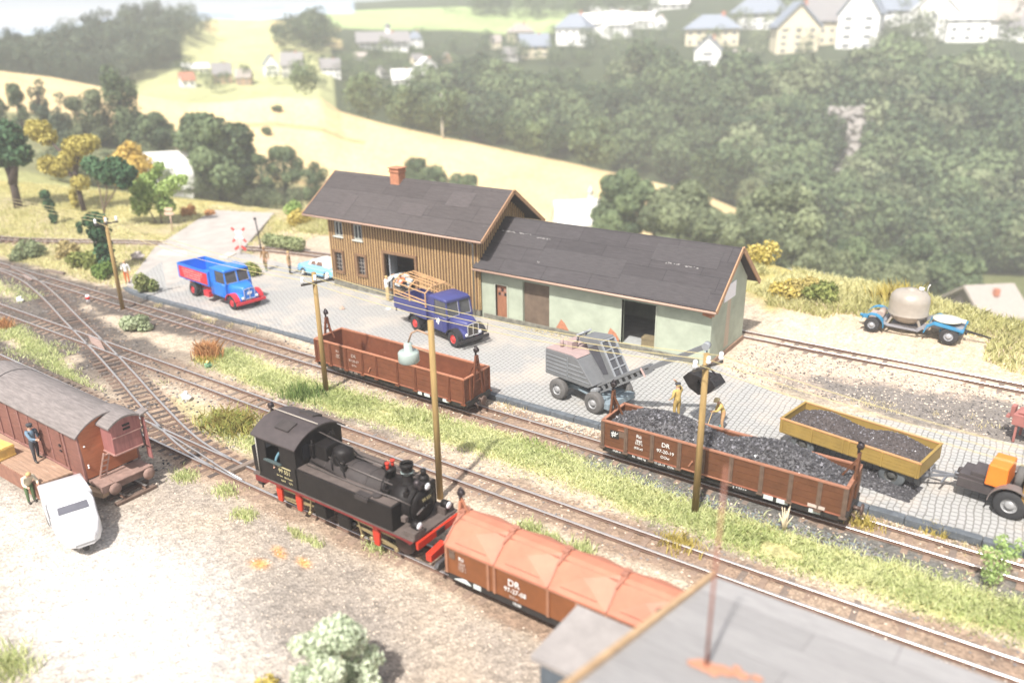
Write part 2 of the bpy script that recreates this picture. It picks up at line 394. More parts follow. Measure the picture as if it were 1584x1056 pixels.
YROUTE=[(-75,18.45),(-55,18.4),(-47.5,18.3),(-40,18.15),(-34,18.02),(-30,17.95),(-27.5,17.93)]
BROUTE=[(-120,26.5),(-95,28.1),(-80,28.42),(-70,28.42),(-50,28.38),(-35,28.28),(-15,28.24),(8,28.33)]
MROUTE=[(-125,22.3),(-90,22.95),(-70,23.05),(-50,23.02),(-30,22.93),(-15,22.92),(-8,22.97),(-3,23.05),(8,23.3)]
TROUTE=[(-118,24),(-97,28.3),(-80.3,33.2),(-70,38.2),(-63.3,41.2),(-58.5,42.6),(-54,43.9),(-49,44.7),(-44,45.0),(-14,45.02),(8,44.95)]
ZROUTE=[(-62,14.55),(-28.9,14.45)]
def dist_route(x,y,R):
    d=np.full(x.shape,1e9)
    for (x0,y0),(x1,y1) in zip(R[:-1],R[1:]):
        L2=(x1-x0)**2+(y1-y0)**2; t=np.clip(((x-x0)*(x1-x0)+(y-y0)*(y1-y0))/L2,0,1)
        d=np.minimum(d,np.hypot(x-x0-t*(x1-x0),y-y0-t*(y1-y0)))
    return d
def base_height(x,y):
    x=np.asarray(x,float);y=np.asarray(y,float)
    h=-.16+.05*fbm(x,y,.5,3)
    back=np.clip((y-29.9)/.25,0,1)*np.clip((x+60)/6,0,1)+np.clip((y-31)/6,0,1)*(1-np.clip((x+60)/6,0,1))
    h=h+np.clip(back,0,1)*.2
    h=h+np.clip((y-46.5)/6,0,1)*.35*(1+.5*fbm(x,y,.35,9))
    e=y-rim(x); h=h-np.clip(e,0,1.2)*.55-np.clip(e-1.2,0,99)*.8
    return h
GZ=base_height(GX,GY)
dt=np.minimum.reduce([dist_route(GX,GY,r) for r in (XROUTE,YROUTE,BROUTE,MROUTE)]); dT=dist_route(GX,GY,TROUTE); dZ=dist_route(GX,GY,ZROUTE)
near=(np.abs(GX+25)<45)
GZ=np.where(dt<1.15,np.minimum(GZ,-.15),GZ); 
YARD=[(-57.3,31.2),(-55.5,30.35),(-53.3,30.15),(-36,30.4),(-23,30.15),(-16,30.1),(-4.3,29.7),(10,29.5),(10,39),(0.1,38.3),(-7,37.4),(-10.9,37.9),(-13.2,38.9),(-14.2,39.6),(-43.9,39.6),(-49.5,40.9),(-57.3,41.6),(-60,40.5),(-62,38)]
iny=inpoly(GX,GY,YARD); GZ=np.where(iny,np.minimum(GZ,.03),GZ)
n1=fbm(GX,GY,.35,1);n2=fbm(GX,GY,1.1,2,5);n3=fbm(GX,GY,.16,5)
def mixc(C,w,c): w=np.clip(w,0,1)[...,None]; return C*(1-w)+np.array(c)*w
C=np.zeros(GX.shape+(3,)); C[:]=(.55,.45,.34)
C=mixc(C,(.3+n2*.5)*.6,(.36,.3,.23))
# front yard: worn grey gravel with a pale dusty patch
C=mixc(C,np.clip((16.9-GY)/1.,0,1)*(.8+.3*n2),(.36,.31,.26))
pp=np.exp(-(((GX+23.0)/6.8)**2+((GY-10.4)/3.1)**2)**1.3*1.0); C=mixc(C,pp*1.15+.2*n2*pp,(.66,.62,.57))
pp=np.exp(-(((GX+31.5)/5)**2+((GY-10.2)/1.6)**2)); C=mixc(C,pp*.9+.3*n2*pp,(.6,.55,.49))
C=mixc(C,np.exp(-((GX+18.2)/3.2)**2-((GY-13.3)/2.2)**2)*(.75+.3*n2),(.27,.235,.2))
C=mixc(C,np.clip((15-GY)/2,0,1)*np.clip((GX+14)/5,0,1)*.8,(.5,.39,.29))
# ballast
bal=np.clip((1.25+.3*n2-dt)/.35,0,1); C=mixc(C,bal*(.75+.25*n1),(.3,.2,.14))
dark=np.clip((-37-GX)/8,0,1)*np.clip((2.3+.8*n2-dt)/.8,0,1); C=mixc(C,dark*.95,(.115,.098,.085))
C=mixc(C,np.clip((1.4+.5*n2-np.abs(GY-28.3+1.6))/.5,0,1)*np.clip((GX+17)/2,0,1)*.85,(.13,.14,.135))  # bluish shade on the coal wagon's near side, put into the ground colour
C=mixc(C,np.clip((.8+.4*n2-np.abs(GY-24.2))/.5,0,1)*np.clip(n1*2.2,0,1)*.6,(.17,.15,.13))
# grass ground
def gr(C,w,c=(.5,.47,.2)): return mixc(C,w,c)
strip=np.clip((1.25+.35*n2-np.abs(GY-25.75-.35*np.sin(GX*.25)))/.5,0,1)*np.clip((GX+41)/4,0,1); C=gr(C,strip*.85)
lf=np.clip((-58-GX+3*n2)/3,0,1)*np.clip((GY-29.6)/1,0,1); C=gr(C,lf*(.75+.4*n2),(.42,.37,.16))
C=gr(C,np.clip((GY-(rim(GX)-9.5-2*n1))/1.6,0,1)*np.clip(np.abs(GX+64)-11+n2,0,1),(.42,.36,.14))
C=gr(C,np.clip(n2*2-.9,0,1)*np.clip((GX+13)/2,0,1)*np.clip((GY-38)/1,0,1)*np.clip((44-GY)/1,0,1)*.7,(.45,.4,.2))
lm=np.clip(1.5-np.abs(GY-20.3)+.5*n2,0,1)*np.clip((-25-GX),0,1)*np.clip((dt-.8)/.4,0,1)*np.clip((GX+37),0,1); C=gr(C,lm*.5)
# back right: pale sand, grey gravel band
C=mixc(C,np.clip((GY-38.3)/1,0,1)*np.clip((GX+15),0,1)*np.clip((54-GY),0,1)*.8,(.66,.52,.4))
gb=np.clip((1.0+.5*n2+.12*(GX+12)-np.abs(GY-40.2)/1.4)*1.2,0,1)*np.clip((GX+11.5+n2)/2.5,0,1)*np.clip((44-GY)/1,0,1); C=mixc(C,gb*.9,(.2,.185,.17))
# behind the sheds and beside the car: bare light earth
C=mixc(C,np.exp(-((GX+52)/6)**2-((GY-40.3)/3)**2)*.9,(.6,.47,.36))
C=mixc(C,np.exp(-((GX+52)/7)**2-((GY-47)/2)**2)*.8,(.55,.43,.33))
C=mixc(C,np.clip((.9-dT)/.4,0,1)*np.clip((-45-GX),0,1)*.6,(.4,.31,.23))
C=mixc(C,np.exp(-((GX+105)/9)**2-((GY-42.5)/1.4)**2)*.9,(.5,.42,.38))
# rust coloured powder on the front yard
for (px,py,rx,ry,rot) in [(401,873,.42,.26,0),(432,855,.5,.17,-.35),(470,870,.4,.17,-.3)]:
    p=at(px,py,-.15); dx=GX-p.x;dy=GY-p.y; u=dx*math.cos(rot)+dy*math.sin(rot);v=-dx*math.sin(rot)+dy*math.cos(rot)
    C=mixc(C,np.exp(-((u/rx)**2+(v/ry)**2)**2)*.85,(.75,.34,.09))
C*=(1+.1*RNG.normal(size=GX.shape))[...,None]
C=np.clip(C*.82,.02,.7)
me=grid_mesh('ground',GX,GY,GZ); setcol(me,'zone',C.reshape(-1,3))
me.materials.append(zone_mat('gravel_soil',2.2,.16,12.0,.27,.6,.05)); struct(link('ground',me),'sandy gravel ground with dark ballast, worn patches and grassy strips')
# ---- loose ballast stones (uncountable)
def stones(name,label,n,sel,size,cols):
    pts=[];
    P=np.array([sel() for _ in range(n)]); z=base_height(P[:,0],P[:,1]); 
    mb=MB()
    ico=[(1,0,0),(-1,0,0),(0,1,0),(0,-1,0),(0,0,1),(0,0,-1)]; fa=[(0,2,4),(2,1,4),(1,3,4),(3,0,4),(2,0,5),(1,2,5),(3,1,5),(0,3,5)]
    for k in range(n):
        s=size*(.5+random.random()); j=[.6+.6*random.random() for _ in range(6)]; t=random.random()*6.28; ct,st=math.cos(t),math.sin(t)
        V_=[((a*ct-b*st)*s*j[i]+P[k,0],(a*st+b*ct)*s*j[i]+P[k,1],c*s*.7*j[i]+z[k]+s*.2) for i,(a,b,c) in enumerate(ico)]
        mb.add(V_,fa,random.randrange(len(cols)))
    o=mb.build(name,cols); o['kind']='stuff'; o['label']=label; return o
sc_=[mat('stone_pale',(.6,.5,.4),.9,.1),mat('stone_brown',(.3,.21,.15),.9,.2),mat('stone_grey',(.22,.2,.19),.9,.2),mat('stone_dark',(.07,.065,.065),.9,.2)]
def near_route(R,x0,x1,w0,w1,lo=-1):
    def f():
        x=random.uniform(x0,x1); y=float(np.interp(x,[p[0] for p in R],[p[1] for p in R])); s=random.choice((-1,1)) if lo<0 else 1
        return (x,y+s*random.uniform(w0,w1))
    return f
stones('ballast','small rusty brown ballast stones scattered along the straight tracks',2600,lambda: near_route(random.choice([MROUTE,BROUTE]),-38,3,.1,1.4)(),.05,sc_[:3])
stones('ballast','coarse dark ballast stones around the turnout tracks',3400,lambda: near_route(random.choice([MROUTE,XROUTE,XROUTE,BROUTE,YROUTE]),-72,-29,.0,1.9)(),.065,[sc_[2],sc_[3],sc_[3],sc_[1]])
stones('gravel','coarse grey gravel beside the coal wagon, tinted with its bluish shade',1500,lambda:(random.uniform(-15.5,-3),random.gauss(26.85,.22)),.05,[sc_[2],sc_[3],mat('stone_shade_blue',(.16,.19,.2),.9,.2)])  # stones repeat the wagon's bluish shade in their colour
stones('gravel','pale gravel stones between kerb and wagon track',1500,lambda:(random.uniform(-23,3),random.uniform(29.0,29.75)),.05,[sc_[0],sc_[0],sc_[1],sc_[2]])
stones('gravel','loose pale and grey gravel on the front yard',3600,lambda:(random.uniform(-30,-6),random.uniform(8.5,16.8)),.035,[sc_[0],sc_[0],mat('stone_dun',(.36,.31,.27),.9,.2)])
stones('gravel','fine grey and pale gravel behind the paved yard',3000,lambda:(random.uniform(-14,3),random.uniform(38.6,44)),.05,[sc_[0],sc_[2],sc_[2],sc_[3]])
# ---- paved yard, kerb, road
def cobble_mat():
    m=bpy.data.materials.new('cobblestone'); m.use_nodes=True;t=m.node_tree;N,L=t.nodes,t.links;b=N['Principled BSDF'];b.inputs['Roughness'].default_value=.85;b.inputs['Specular IOR Level'].default_value=.2
    tc=N.new('ShaderNodeTexCoord');mp=N.new('ShaderNodeMapping');mp.inputs['Rotation'].default_value=(0,0,math.radians(88));L.new(tc.outputs['Object'],mp.inputs['Vector'])
    nz=N.new('ShaderNodeTexNoise');nz.inputs['Scale'].default_value=1.3;L.new(tc.outputs['Object'],nz.inputs['Vector'])
    ad=N.new('ShaderNodeVectorMath');ad.operation='MULTIPLY_ADD';L.new(nz.outputs['Color'],ad.inputs[0]);ad.inputs[1].default_value=(.22,.22,0);L.new(mp.outputs[0],ad.inputs[2])
    br=N.new('ShaderNodeTexBrick');br.inputs['Scale'].default_value=1;br.inputs['Brick Width'].default_value=.3;br.inputs['Row Height'].default_value=.26;br.inputs['Mortar Size'].default_value=.028;br.inputs['Mortar Smooth'].default_value=.5
    br.inputs['Color1'].default_value=(.36,.36,.345,1);br.inputs['Color2'].default_value=(.36,.355,.345,1);br.inputs['Mortar'].default_value=(.22,.215,.2,1);L.new(ad.outputs[0],br.inputs['Vector'])
    n=N.new('ShaderNodeTexNoise');n.inputs['Scale'].default_value=.28;n.inputs['Detail'].default_value=9;n.inputs['Roughness'].default_value=.62;L.new(tc.outputs['Object'],n.inputs['Vector'])
    r=N.new('ShaderNodeValToRGB');r.color_ramp.elements[0].position=.47;r.color_ramp.elements[1].position=.68;L.new(n.outputs[0],r.inputs[0])
    mx=N.new('ShaderNodeMix');mx.data_type='RGBA';L.new(r.outputs[0],mx.inputs[0]);L.new(br.outputs[0],mx.inputs[6]);mx.inputs[7].default_value=(.5,.43,.36,1)
    mf=N.new('ShaderNodeMath');mf.operation='MULTIPLY';mf.inputs[1].default_value=.8;L.new(r.outputs[0],mf.inputs[0]);L.new(mf.outputs[0],mx.inputs[0])
    L.new(mx.outputs[2],b.inputs['Base Color'])
    iv=N.new('ShaderNodeMath');iv.operation='SUBTRACT';iv.inputs[0].default_value=1;L.new(br.outputs['Fac'],iv.inputs[1])
    bp=N.new('ShaderNodeBump');bp.inputs['Strength'].default_value=.7;bp.inputs['Distance'].default_value=.04;L.new(iv.outputs[0],bp.inputs['Height']);L.new(bp.outputs[0],b.inputs['Normal'])
    return m
mb=MB(); mb.prism(YARD,'z',-.12,.12); struct(mb.build('pavement',cobble_mat()),'grey cobbled loading yard in front of the sheds')
kb=MB(); K=[(-56.6,30.25),(-55.2,29.95),(-53.3,29.85),(-45,30.0),(-36.3,30.1),(-29,29.95),(-22.9,29.8),(-16.3,29.8),(-10,29.55),(-4.3,29.3),(.8,29.4),(10,29.2)]
for (x0,y0),(x1,y1) in zip(K[:-1],K[1:]):
    n=max(1,int(math.hypot(x1-x0,y1-y0)/1.15))
    for i in range(n):
        a=(x0+(x1-x0)*i/n,y0+(y1-y0)*i/n); b=(x0+(x1-x0)*(i+.985)/n,y0+(y1-y0)*(i+.985)/n); j=random.uniform(-.02,.02);h=random.uniform(-.012,.012)
        kb.bar((a[0],a[1]+.17+j,-.02+h),(b[0],b[1]+.17+j,-.02+h),.34,.31)
struct(kb.build('kerb',mat('kerb_stone',(.105,.12,.135),.8,.3,3,.6,spots=((.3,.28,.25),.6,5)),bevel=.03),'dark blue grey stone kerb along the track side')
ROAD=[at(*p,.0) for p in ((196,442),(240,384),(330,330),(425,338),(398,366),(372,391),(330,420),(250,452),(226,455))]
rp=[(p.x,p.y) for p in ROAD]
xs=[p[0] for p in rp];ys=[p[1] for p in rp]
RX,RY=np.meshgrid(np.linspace(min(xs),max(xs),60),np.linspace(min(ys),max(ys),60))
mb=MB(); mb.prism(rp,'z',-.3,.1); 
mb.v=[(x,y,z if z<0 else float(base_height(x,y))+.07 if y>42 else .105) for x,y,z in mb.v]
struct(mb.build('road',mat('road_gravel',(.36,.33,.3),.9,.16,.8,.5,spots=((.36,.33,.3),.55,1.2))),'pale worn road leading over the rear track')
cr=MB()
pA,pB,pC,pD=[at(*p,.2) for p in ((252,386),(366,391),(352,398),(240,394))]
cr.prism([(p.x,p.y) for p in (pA,pB,pC,pD)],'z',.1,.2); struct(cr.build('crossing_deck',mat('crossing_plate',(.52,.46,.4),.9,.12,2)),'pale plank deck of the level crossing')
# ================================================================== TRACKS
rail_m=mat('rail_rust',(.14,.08,.055),.7,.25,4); rail_top=mat('rail_polished',(.72,.67,.63),.34,.1,3,metal=.85)
tie_m=[mat('sleeper_wood',(.15,.1,.075),.9,.35,4,.5,streak=(1,6,1)),mat('sleeper_grey',(.2,.155,.125),.9,.3,4,.5,streak=(1,6,1)),mat('sleeper_dark',(.085,.065,.055),.9,.3,4,.5,streak=(1,6,1)),mat('sleeper_dusty',(.27,.19,.14),.9,.3,4,.5,streak=(1,6,1))]
GA=.9
def resample(R,step):
    R=[Vector((p[0],p[1],0)) for p in R]
    # Catmull-Rom through the surveyed points, then equal steps
    P=[]
    for i in range(len(R)-1):
        p0=R[max(0,i-1)];p1=R[i];p2=R[i+1];p3=R[min(len(R)-1,i+2)]
        n=max(2,int((p2-p1).length/.4))
        for k in range(n):
            t=k/n; P.append(p1*1+ (p2-p1)*t if (p2-p1).length>12 else .5*((2*p1)+(p2-p0)*t+(2*p0-5*p1+4*p2-p3)*t*t+(3*p1-p0-3*p2+p3)*t**3))
    P.append(R[-1]); out=[P[0]]; acc=0
    for a,b in zip(P[:-1],P[1:]):
        L=(b-a).length; d=step-acc
        while d<=L: out.append(a+(b-a)*(d/L)); d+=step
        acc=L-(d-step)
    return out
def track(route,label,z=0.0,ties=True,step=.62,tie_cols=(0,1),clip=None,tie_len=1.75,skip=None,group=None,sunk=False,bury=None):
    root=thing('railway_track',label,'track',(route[0][0],route[0][1],0),0,group)
    off=Vector((route[0][0],route[0][1],0))
    C_=resample(route,step)
    if clip: C_=[p for p in C_ if clip[0]<=p.x<=clip[1]]
    N_=[]
    for i,p in enumerate(C_):
        d=(C_[min(i+1,len(C_)-1)]-C_[max(0,i-1)]).normalized(); N_.append((p,d,Vector((-d.y,d.x,0))))
    for s in (-1,1):
        mb=MB(); prof=[(-.052,-.012),(-.04,0.002),(.04,.002),(.052,-.012),(.05,-.045),(.018,-.055),(.018,-.1),(.075,-.125),(-.075,-.125),(-.018,-.1),(-.018,-.055),(-.05,-.045)]
        secs=[[p+n*(s*GA/2+q)-off+Vector((0,0,z+h)) for q,h in prof] for p,d,n in N_]
        n=len(prof); P=[p for S in secs for p in S]
        for i in range(n):
            F=[(k*n+i,k*n+(i+1)%n,(k+1)*n+(i+1)%n,(k+1)*n+i) for k in range(len(secs)-1)]
            mb.add(P,F,1 if i in (0,1,2) else 0,False)
        mb.build('rail',[rail_m,rail_top],root)
    if ties:
        protos=[]
        for c in range(4):
            b=MB(); b.box((0,0,0),(.24,tie_len,.14)); protos.append(b.build('sleeper',tie_m[c],None,bevel=.02))
        used=[False]*4; cnt=0
        for p,d,n in N_:
            if skip and skip(p): continue
            c=random.choice(tie_cols) if not (bury and p.x>bury) else 3; o=protos[c] if not used[c] else protos[c].copy()
            if used[c]: COL.objects.link(o)
            used[c]=True; o.parent=root; o.location=p-off+Vector((random.uniform(-.03,.03),random.uniform(-.03,.03),z-(.225 if sunk else .205)-(.035 if bury and p.x>bury else 0)+random.uniform(-.008,.008)))
            o.rotation_euler=(0,0,math.atan2(d.y,d.x)+random.uniform(-.03,.03)); cnt+=1
        for c in range(4):
            if not used[c]: bpy.data.objects.remove(protos[c])
    return root
track(MROUTE,'straight middle track passing right beside the black locomotive',0.0,clip=(-92,3.5),step=.72,sunk=True,tie_cols=(1,3,3))
track(BROUTE,'track along the kerb carrying the open and the coal wagon',clip=(-92,3.5),step=.72,sunk=True,tie_cols=(1,3,3))
track(XROUTE,'curved turnout track crossing to the black locomotive',tie_cols=(0,2),clip=(-70.5,-9),step=.6,bury=-27.5,skip=lambda p:p.x>-13 or abs(p.y-28.3)<.25,tie_len=1.9)
track(YROUTE,'dark branch track emerging from behind the boxcar',tie_cols=(0,2),clip=(-75,-27.8),step=.6,tie_len=1.7,skip=lambda p:p.x>-30)
track(TROUTE,'half buried rear track behind the sheds, curving away to the left',z=.21,clip=(-108,3.5),step=.8,tie_cols=(1,3),sunk=True)
track(ZROUTE,'short siding track under the old boxcar',z=.12,clip=(-62,-29),step=.7)
# crossing frogs: worn steel plates between the crossing rails
fm=mat('frog_plate',(.3,.21,.175),.75,.2,3)
for k,(x,y,rz,l,w,lab) in enumerate([(-47.6,23.1,-.27,3.6,.5,'rusty crossing frog plate where two tracks cross'),(-66.3,28.0,-.18,2.2,.3,'rusty frog plate of the turnout under the far left track')]):
    b=MB(); b.prism([(-l/2,-.05),(0,-w/2),(l/2,-.05),(l/2,.05),(0,w/2),(-l/2,.05)],'z',-.1,-.03); o=b.build('crossing_frog',fm,loc=(x,y,0),rot=(0,0,rz)); tag(o,lab,'track frog')
# extra closure rails by the turnout in front of the locomotive
b=MB(); cl=[(-34.3,18.5),(-32.2,18.3),(-30.1,18.05),(-28.0,17.75),(-26.4,17.62)]
b.tube([(p[0],p[1]-.06,-.05) for p in cl],.05,6); tag(b.build('switch_blade',rail_top),'bright steel switch blade behind the locomotive','switch blade')
# timber stop and long sleepers of the turnout
for (x,y,rz,l,lab) in [(-27.2,19.2,1.45,2.9,'long weathered turnout timber behind the locomotive cab'),(-66,30.0,.12,2.4,'weathered timber lying beside the far turnout'),(-45.5,17.0,.9,1.6,'grey timber lying beside the branch track')]:
    b=MB(); b.box((0,0,0),(l,.26,.2)); tag(b.build('timber_beam',tie_m[1],loc=(x,y,-.06),rot=(0,0,rz),bevel=.02),lab,'timber')
# ================================================================== BUILDINGS
def felt_mat(name,base,joint,w=3.2,h=1.0,var=.25,rot=0):
    m=bpy.data.materials.new(name); m.use_nodes=True;t=m.node_tree;N,L=t.nodes,t.links;b=N['Principled BSDF'];b.inputs['Roughness'].default_value=.85;b.inputs['Specular IOR Level'].default_value=.25
    tc=N.new('ShaderNodeTexCoord');mp=N.new('ShaderNodeMapping');mp.inputs['Rotation'].default_value=(rot,0,0);L.new(tc.outputs['Object'],mp.inputs[0])
    br=N.new('ShaderNodeTexBrick');br.inputs['Scale'].default_value=1;br.inputs['Brick Width'].default_value=w;br.inputs['Row Height'].default_value=h;br.inputs['Mortar Size'].default_value=.014;br.offset=.37
    br.inputs['Color1'].default_value=(*[c*(1+var*.4) for c in base],1);br.inputs['Color2'].default_value=(*[c*(1-var*.4) for c in base],1);br.inputs['Mortar'].default_value=(*joint,1);L.new(mp.outputs[0],br.inputs['Vector'])
    m2=N.new('ShaderNodeMapping');m2.inputs['Scale'].default_value=(.9,9,9);L.new(tc.outputs['Object'],m2.inputs[0])
    n=N.new('ShaderNodeTexNoise');n.inputs['Scale'].default_value=1.6;n.inputs['Detail'].default_value=9;n.inputs['Roughness'].default_value=.75;L.new(m2.outputs[0],n.inputs['Vector'])
    mr=N.new('ShaderNodeMapRange');mr.inputs[1].default_value=.3;mr.inputs[2].default_value=.7;mr.inputs[3].default_value=1-var;mr.inputs[4].default_value=1+var*1.1;L.new(n.outputs[0],mr.inputs[0])
    vm=N.new('ShaderNodeVectorMath');vm.operation='SCALE';L.new(br.outputs[0],vm.inputs[0]);L.new(mr.outputs[0],vm.inputs[3])
    n4=N.new('ShaderNodeTexNoise');n4.inputs['Scale'].default_value=9;n4.inputs['Detail'].default_value=3;L.new(tc.outputs['Object'],n4.inputs['Vector'])
    r4=N.new('ShaderNodeValToRGB');r4.color_ramp.elements[0].position=.73;r4.color_ramp.elements[1].position=.76;L.new(n4.outputs[0],r4.inputs[0])
    mx=N.new('ShaderNodeMix');mx.data_type='RGBA';L.new(r4.outputs[0],mx.inputs[0]);L.new(vm.outputs[0],mx.inputs[6]);mx.inputs[7].default_value=(.2,.19,.18,1)
    L.new(mx.outputs[2],b.inputs['Base Color'])
    bp=N.new('ShaderNodeBump');bp.inputs['Strength'].default_value=.6;bp.inputs['Distance'].default_value=.03;L.new(n.outputs[0],bp.inputs['Height']);L.new(bp.outputs[0],b.inputs['Normal'])
    return m
trim_tan=mat('trim_tan',(.38,.22,.12),.7,.12,3); gutter_m=mat('gutter_copper',(.42,.28,.21),.5,.1,3)
batten=mat('batten_ochre',(.5,.33,.15),.8,.3,2,streak=(6,6,.6)); board=mat('board_brown',(.12,.066,.032),.85,.35,2.2,streak=(5,5,.5))
stone_m=mat('plinth_stone',(.17,.165,.135),.9,.45,3.2,.6,spots=((.13,.15,.05),.6,2.5))
green_pl=mat('plaster_green',(.37,.41,.32),.92,.16,.9,.25,spots=((.3,.29,.21),.62,1.1)); brick_m=mat('brick_red',(.42,.18,.1),.9,.25,5,.4)
wind_dark=mat('window_dark',(.03,.03,.035),.2,.1); frame_w=mat('frame_pale',(.55,.57,.52),.6,.1); dark_in=mat('interior_dark',(.02,.018,.016),.95,.1)
stain=mat('rain_stain',(.47,.36,.26),.92,.1)
def panels(mb,x0,x1,z0,z1,holes,y,t,m=0):
    "front wall of thickness t whose openings are real holes"
    xs=sorted({x0,x1}|{h[0] for h in holes}|{h[1] for h in holes})
    for a,b in zip(xs[:-1],xs[1:]):
        hs=sorted([(h[2],h[3]) for h in holes if h[0]<=a+1e-6 and h[1]>=b-1e-6]); z=z0
        for c,d in hs+[(z1,z1)]:
            if c>z+1e-4: mb.box(((a+b)/2,y+t/2,(z+c)/2),(b-a,t,c-z),None,m)
            z=max(z,d)
def gable_wall(mb,x,t,y0,y1,z0,ze,yr,zr,m=0): mb.prism([(y0,z0),(y1,z0),(y1,ze),(yr,zr),(y0,ze)],'x',x,x+t,m)
def roof_slab(name,mt,parent,x0,x1,ye,ze,yr,zr,t=.1):
    "one pitch as its own slab, laid out flat in its local frame"
    L=math.hypot(yr-ye,zr-ze); a=math.atan2(zr-ze,yr-ye)
    mb=MB(); mb.box(((x1-x0)/2,L/2,t/2),(x1-x0,L,t))
    o=mb.build(name,mt,parent,loc=(x0,ye,ze),rot=(a,0,0)); return o
# ---- wooden goods shed
X0,X1,YF,YB,ZE,ZR,YR,Z0_=-43.6,-30.15,39.0,44.15,5.32,7.85,41.8,.12
ws=thing('goods_shed','tall brown board-and-batten goods shed with grey felt roof and red chimney','shed',(X0,YF,Z0_))
def W(x,y,z): return (x-X0,y-YF,z-Z0_)
holes=[(-42.95,-42.2,3.95,4.95),(-41.05,-40.3,3.9,4.95),(-43.15,-42.35,1.3,2.75),(-40.9,-40.1,1.35,2.75),(-38.25,-35.45,.75,3.3)]
hl=[(a-X0,b-X0,c-Z0_,d-Z0_) for a,b,c,d in holes]
slope=(ZR-ZE)/(YR-38.3)
mb=MB(); top=ZE-Z0_+slope*.7-.12
panels(mb,0,X1-X0,.5,top,hl,0,.14,0)
gable_wall(mb,X1-X0-.14,.14,.14,YB-YF,.5,top,YR-YF,ZR-Z0_-.1); gable_wall(mb,0,.14,.14,YB-YF,.5,top,YR-YF,ZR-Z0_-.1)
mb.box(((X1-X0)/2,YB-YF-.07,(top+.5)/2),(X1-X0-.28,.14,top-.5))
nb=54
for i in range(nb+1):
    x=.04+(X1-X0-.08)*i/nb; z=.5
    for c,d in sorted([(h[2]-.06,h[3]+.06) for h in hl if h[0]-.05<x<h[1]+.05])+[(top-.01,top)]:
        if c>z: mb.box((x,-.02,(z+c)/2),(.075,.04,c-z),None,1)
        z=max(z,d)
for i in range(23):
    y=.1+i*(YB-YF-.2)/22; zt=top+(min(y,YB-YF)-0)*slope if y<YR-YF else top+(2*(YR-YF)-y)*slope
    mb.box((X1-X0+.02,y,(.5+zt-.12)/2),(.04,.075,zt-.12-.5),None,1)
    mb.box((-.02,y,(.5+zt-.12)/2),(.04,.075,zt-.12-.5),None,1)
mb.build('wall',[board,batten],ws)
mb=MB(); mb.box(((X1-X0)/2,(YB-YF)/2,.2),(X1-X0-.04,YB-YF-.04,.6)); mb.build('plinth',stone_m,ws)
mb=MB(); mb.box(((X1-X0)/2,(YB-YF)/2,.56),(X1-X0-.4,YB-YF-.4,.1)); mb.build('floor_slab',mat('floor_plank',(.2,.16,.12),.9,.2),ws)
for (a,b,c,d),up in zip(hl[:4],(1,1,0,0)):
    f=MB()
    if up:
        for bx in ((a-.03,c,a+.05,d),(b-.05,c,b+.03,d),(a,c-.06,b,c+.04),(a,d-.05,b,d+.02),((a+b)/2-.03,c,(a+b)/2+.03,d)):
            f.box(((bx[0]+bx[2])/2,.06,(bx[1]+bx[3])/2),(bx[2]-bx[0],.1,bx[3]-bx[1]))
        f.box(((a+b)/2,-.06,c-.07),(b-a+.25,.14,.08)); fo=f.build('window_frame',frame_w,ws)
    else:
        for bx in ((a-.12,c-.1,a+.03,d+.14),(b-.03,c-.1,b+.12,d+.14),(a,d-.02,b,d+.14),(a,c-.12,b,c+.03)):
            f.box(((bx[0]+bx[2])/2,-.02,(bx[1]+bx[3])/2),(bx[2]-bx[0],.2,bx[3]-bx[1]))
        fo=f.build('window_frame',mat('frame_brown',(.2,.115,.06),.8,.2),ws)
        g=MB()
        for k in range(1,3): g.box((a+(b-a)*k/3,.07,(c+d)/2),(.025,.025,d-c))
        for k in range(1,5): g.box(((a+b)/2,.075,c+(d-c)*k/5),(b-a,.02,.025))
        g.build('window_grille',mat('iron_pale',(.4,.37,.33),.6,.2),fo)
    p=MB(); p.box(((a+b)/2,.125,(c+d)/2),(b-a-.02,.02,d-c-.02)); p.build('pane',wind_dark,fo)
a,b,c,d=hl[4]; f=MB()
for bx in ((a-.22,c,a,d+.18),(b,c,b+.18,d+.18),(a,d,b,d+.18)): f.box(((bx[0]+bx[2])/2,-.03,(bx[1]+bx[3])/2),(bx[2]-bx[0],.22,bx[3]-bx[1]))
f.build('door_frame',MATS['frame_brown'],ws)
mb=MB(); mb.box((a+.05,.75,(c+d)/2),(.06,1.3,d-c-.1),(0,0,.35)); mb.build('door',mat('door_grey',(.34,.36,.38),.8,.2),ws)
xl,xr=-45.35-X0,-29.3-X0
felt1=felt_mat('roof_felt_grey',(.07,.061,.06),(.03,.027,.028),3.6,1.35,.3)
r1=roof_slab('roof',felt1,ws,xl+.04,xr-.04,38.3-YF,ZE-Z0_,YR-YF,ZR-Z0_)
r2=roof_slab('roof',felt1,ws,-xr+.04,-xl-.04,0,0,YR-38.3,ZR-ZE); r2.location=(xr-.04,45.3-YF,ZE-Z0_); r2.rotation_euler=(0,0,0)
r2.rotation_euler=Euler((math.atan2(ZR-ZE,YR-38.3),0,0)); r2.rotation_euler=(Euler((0,0,PI)).to_matrix()@Euler((math.atan2(ZR-ZE,YR-38.3),0,0)).to_matrix()).to_euler()
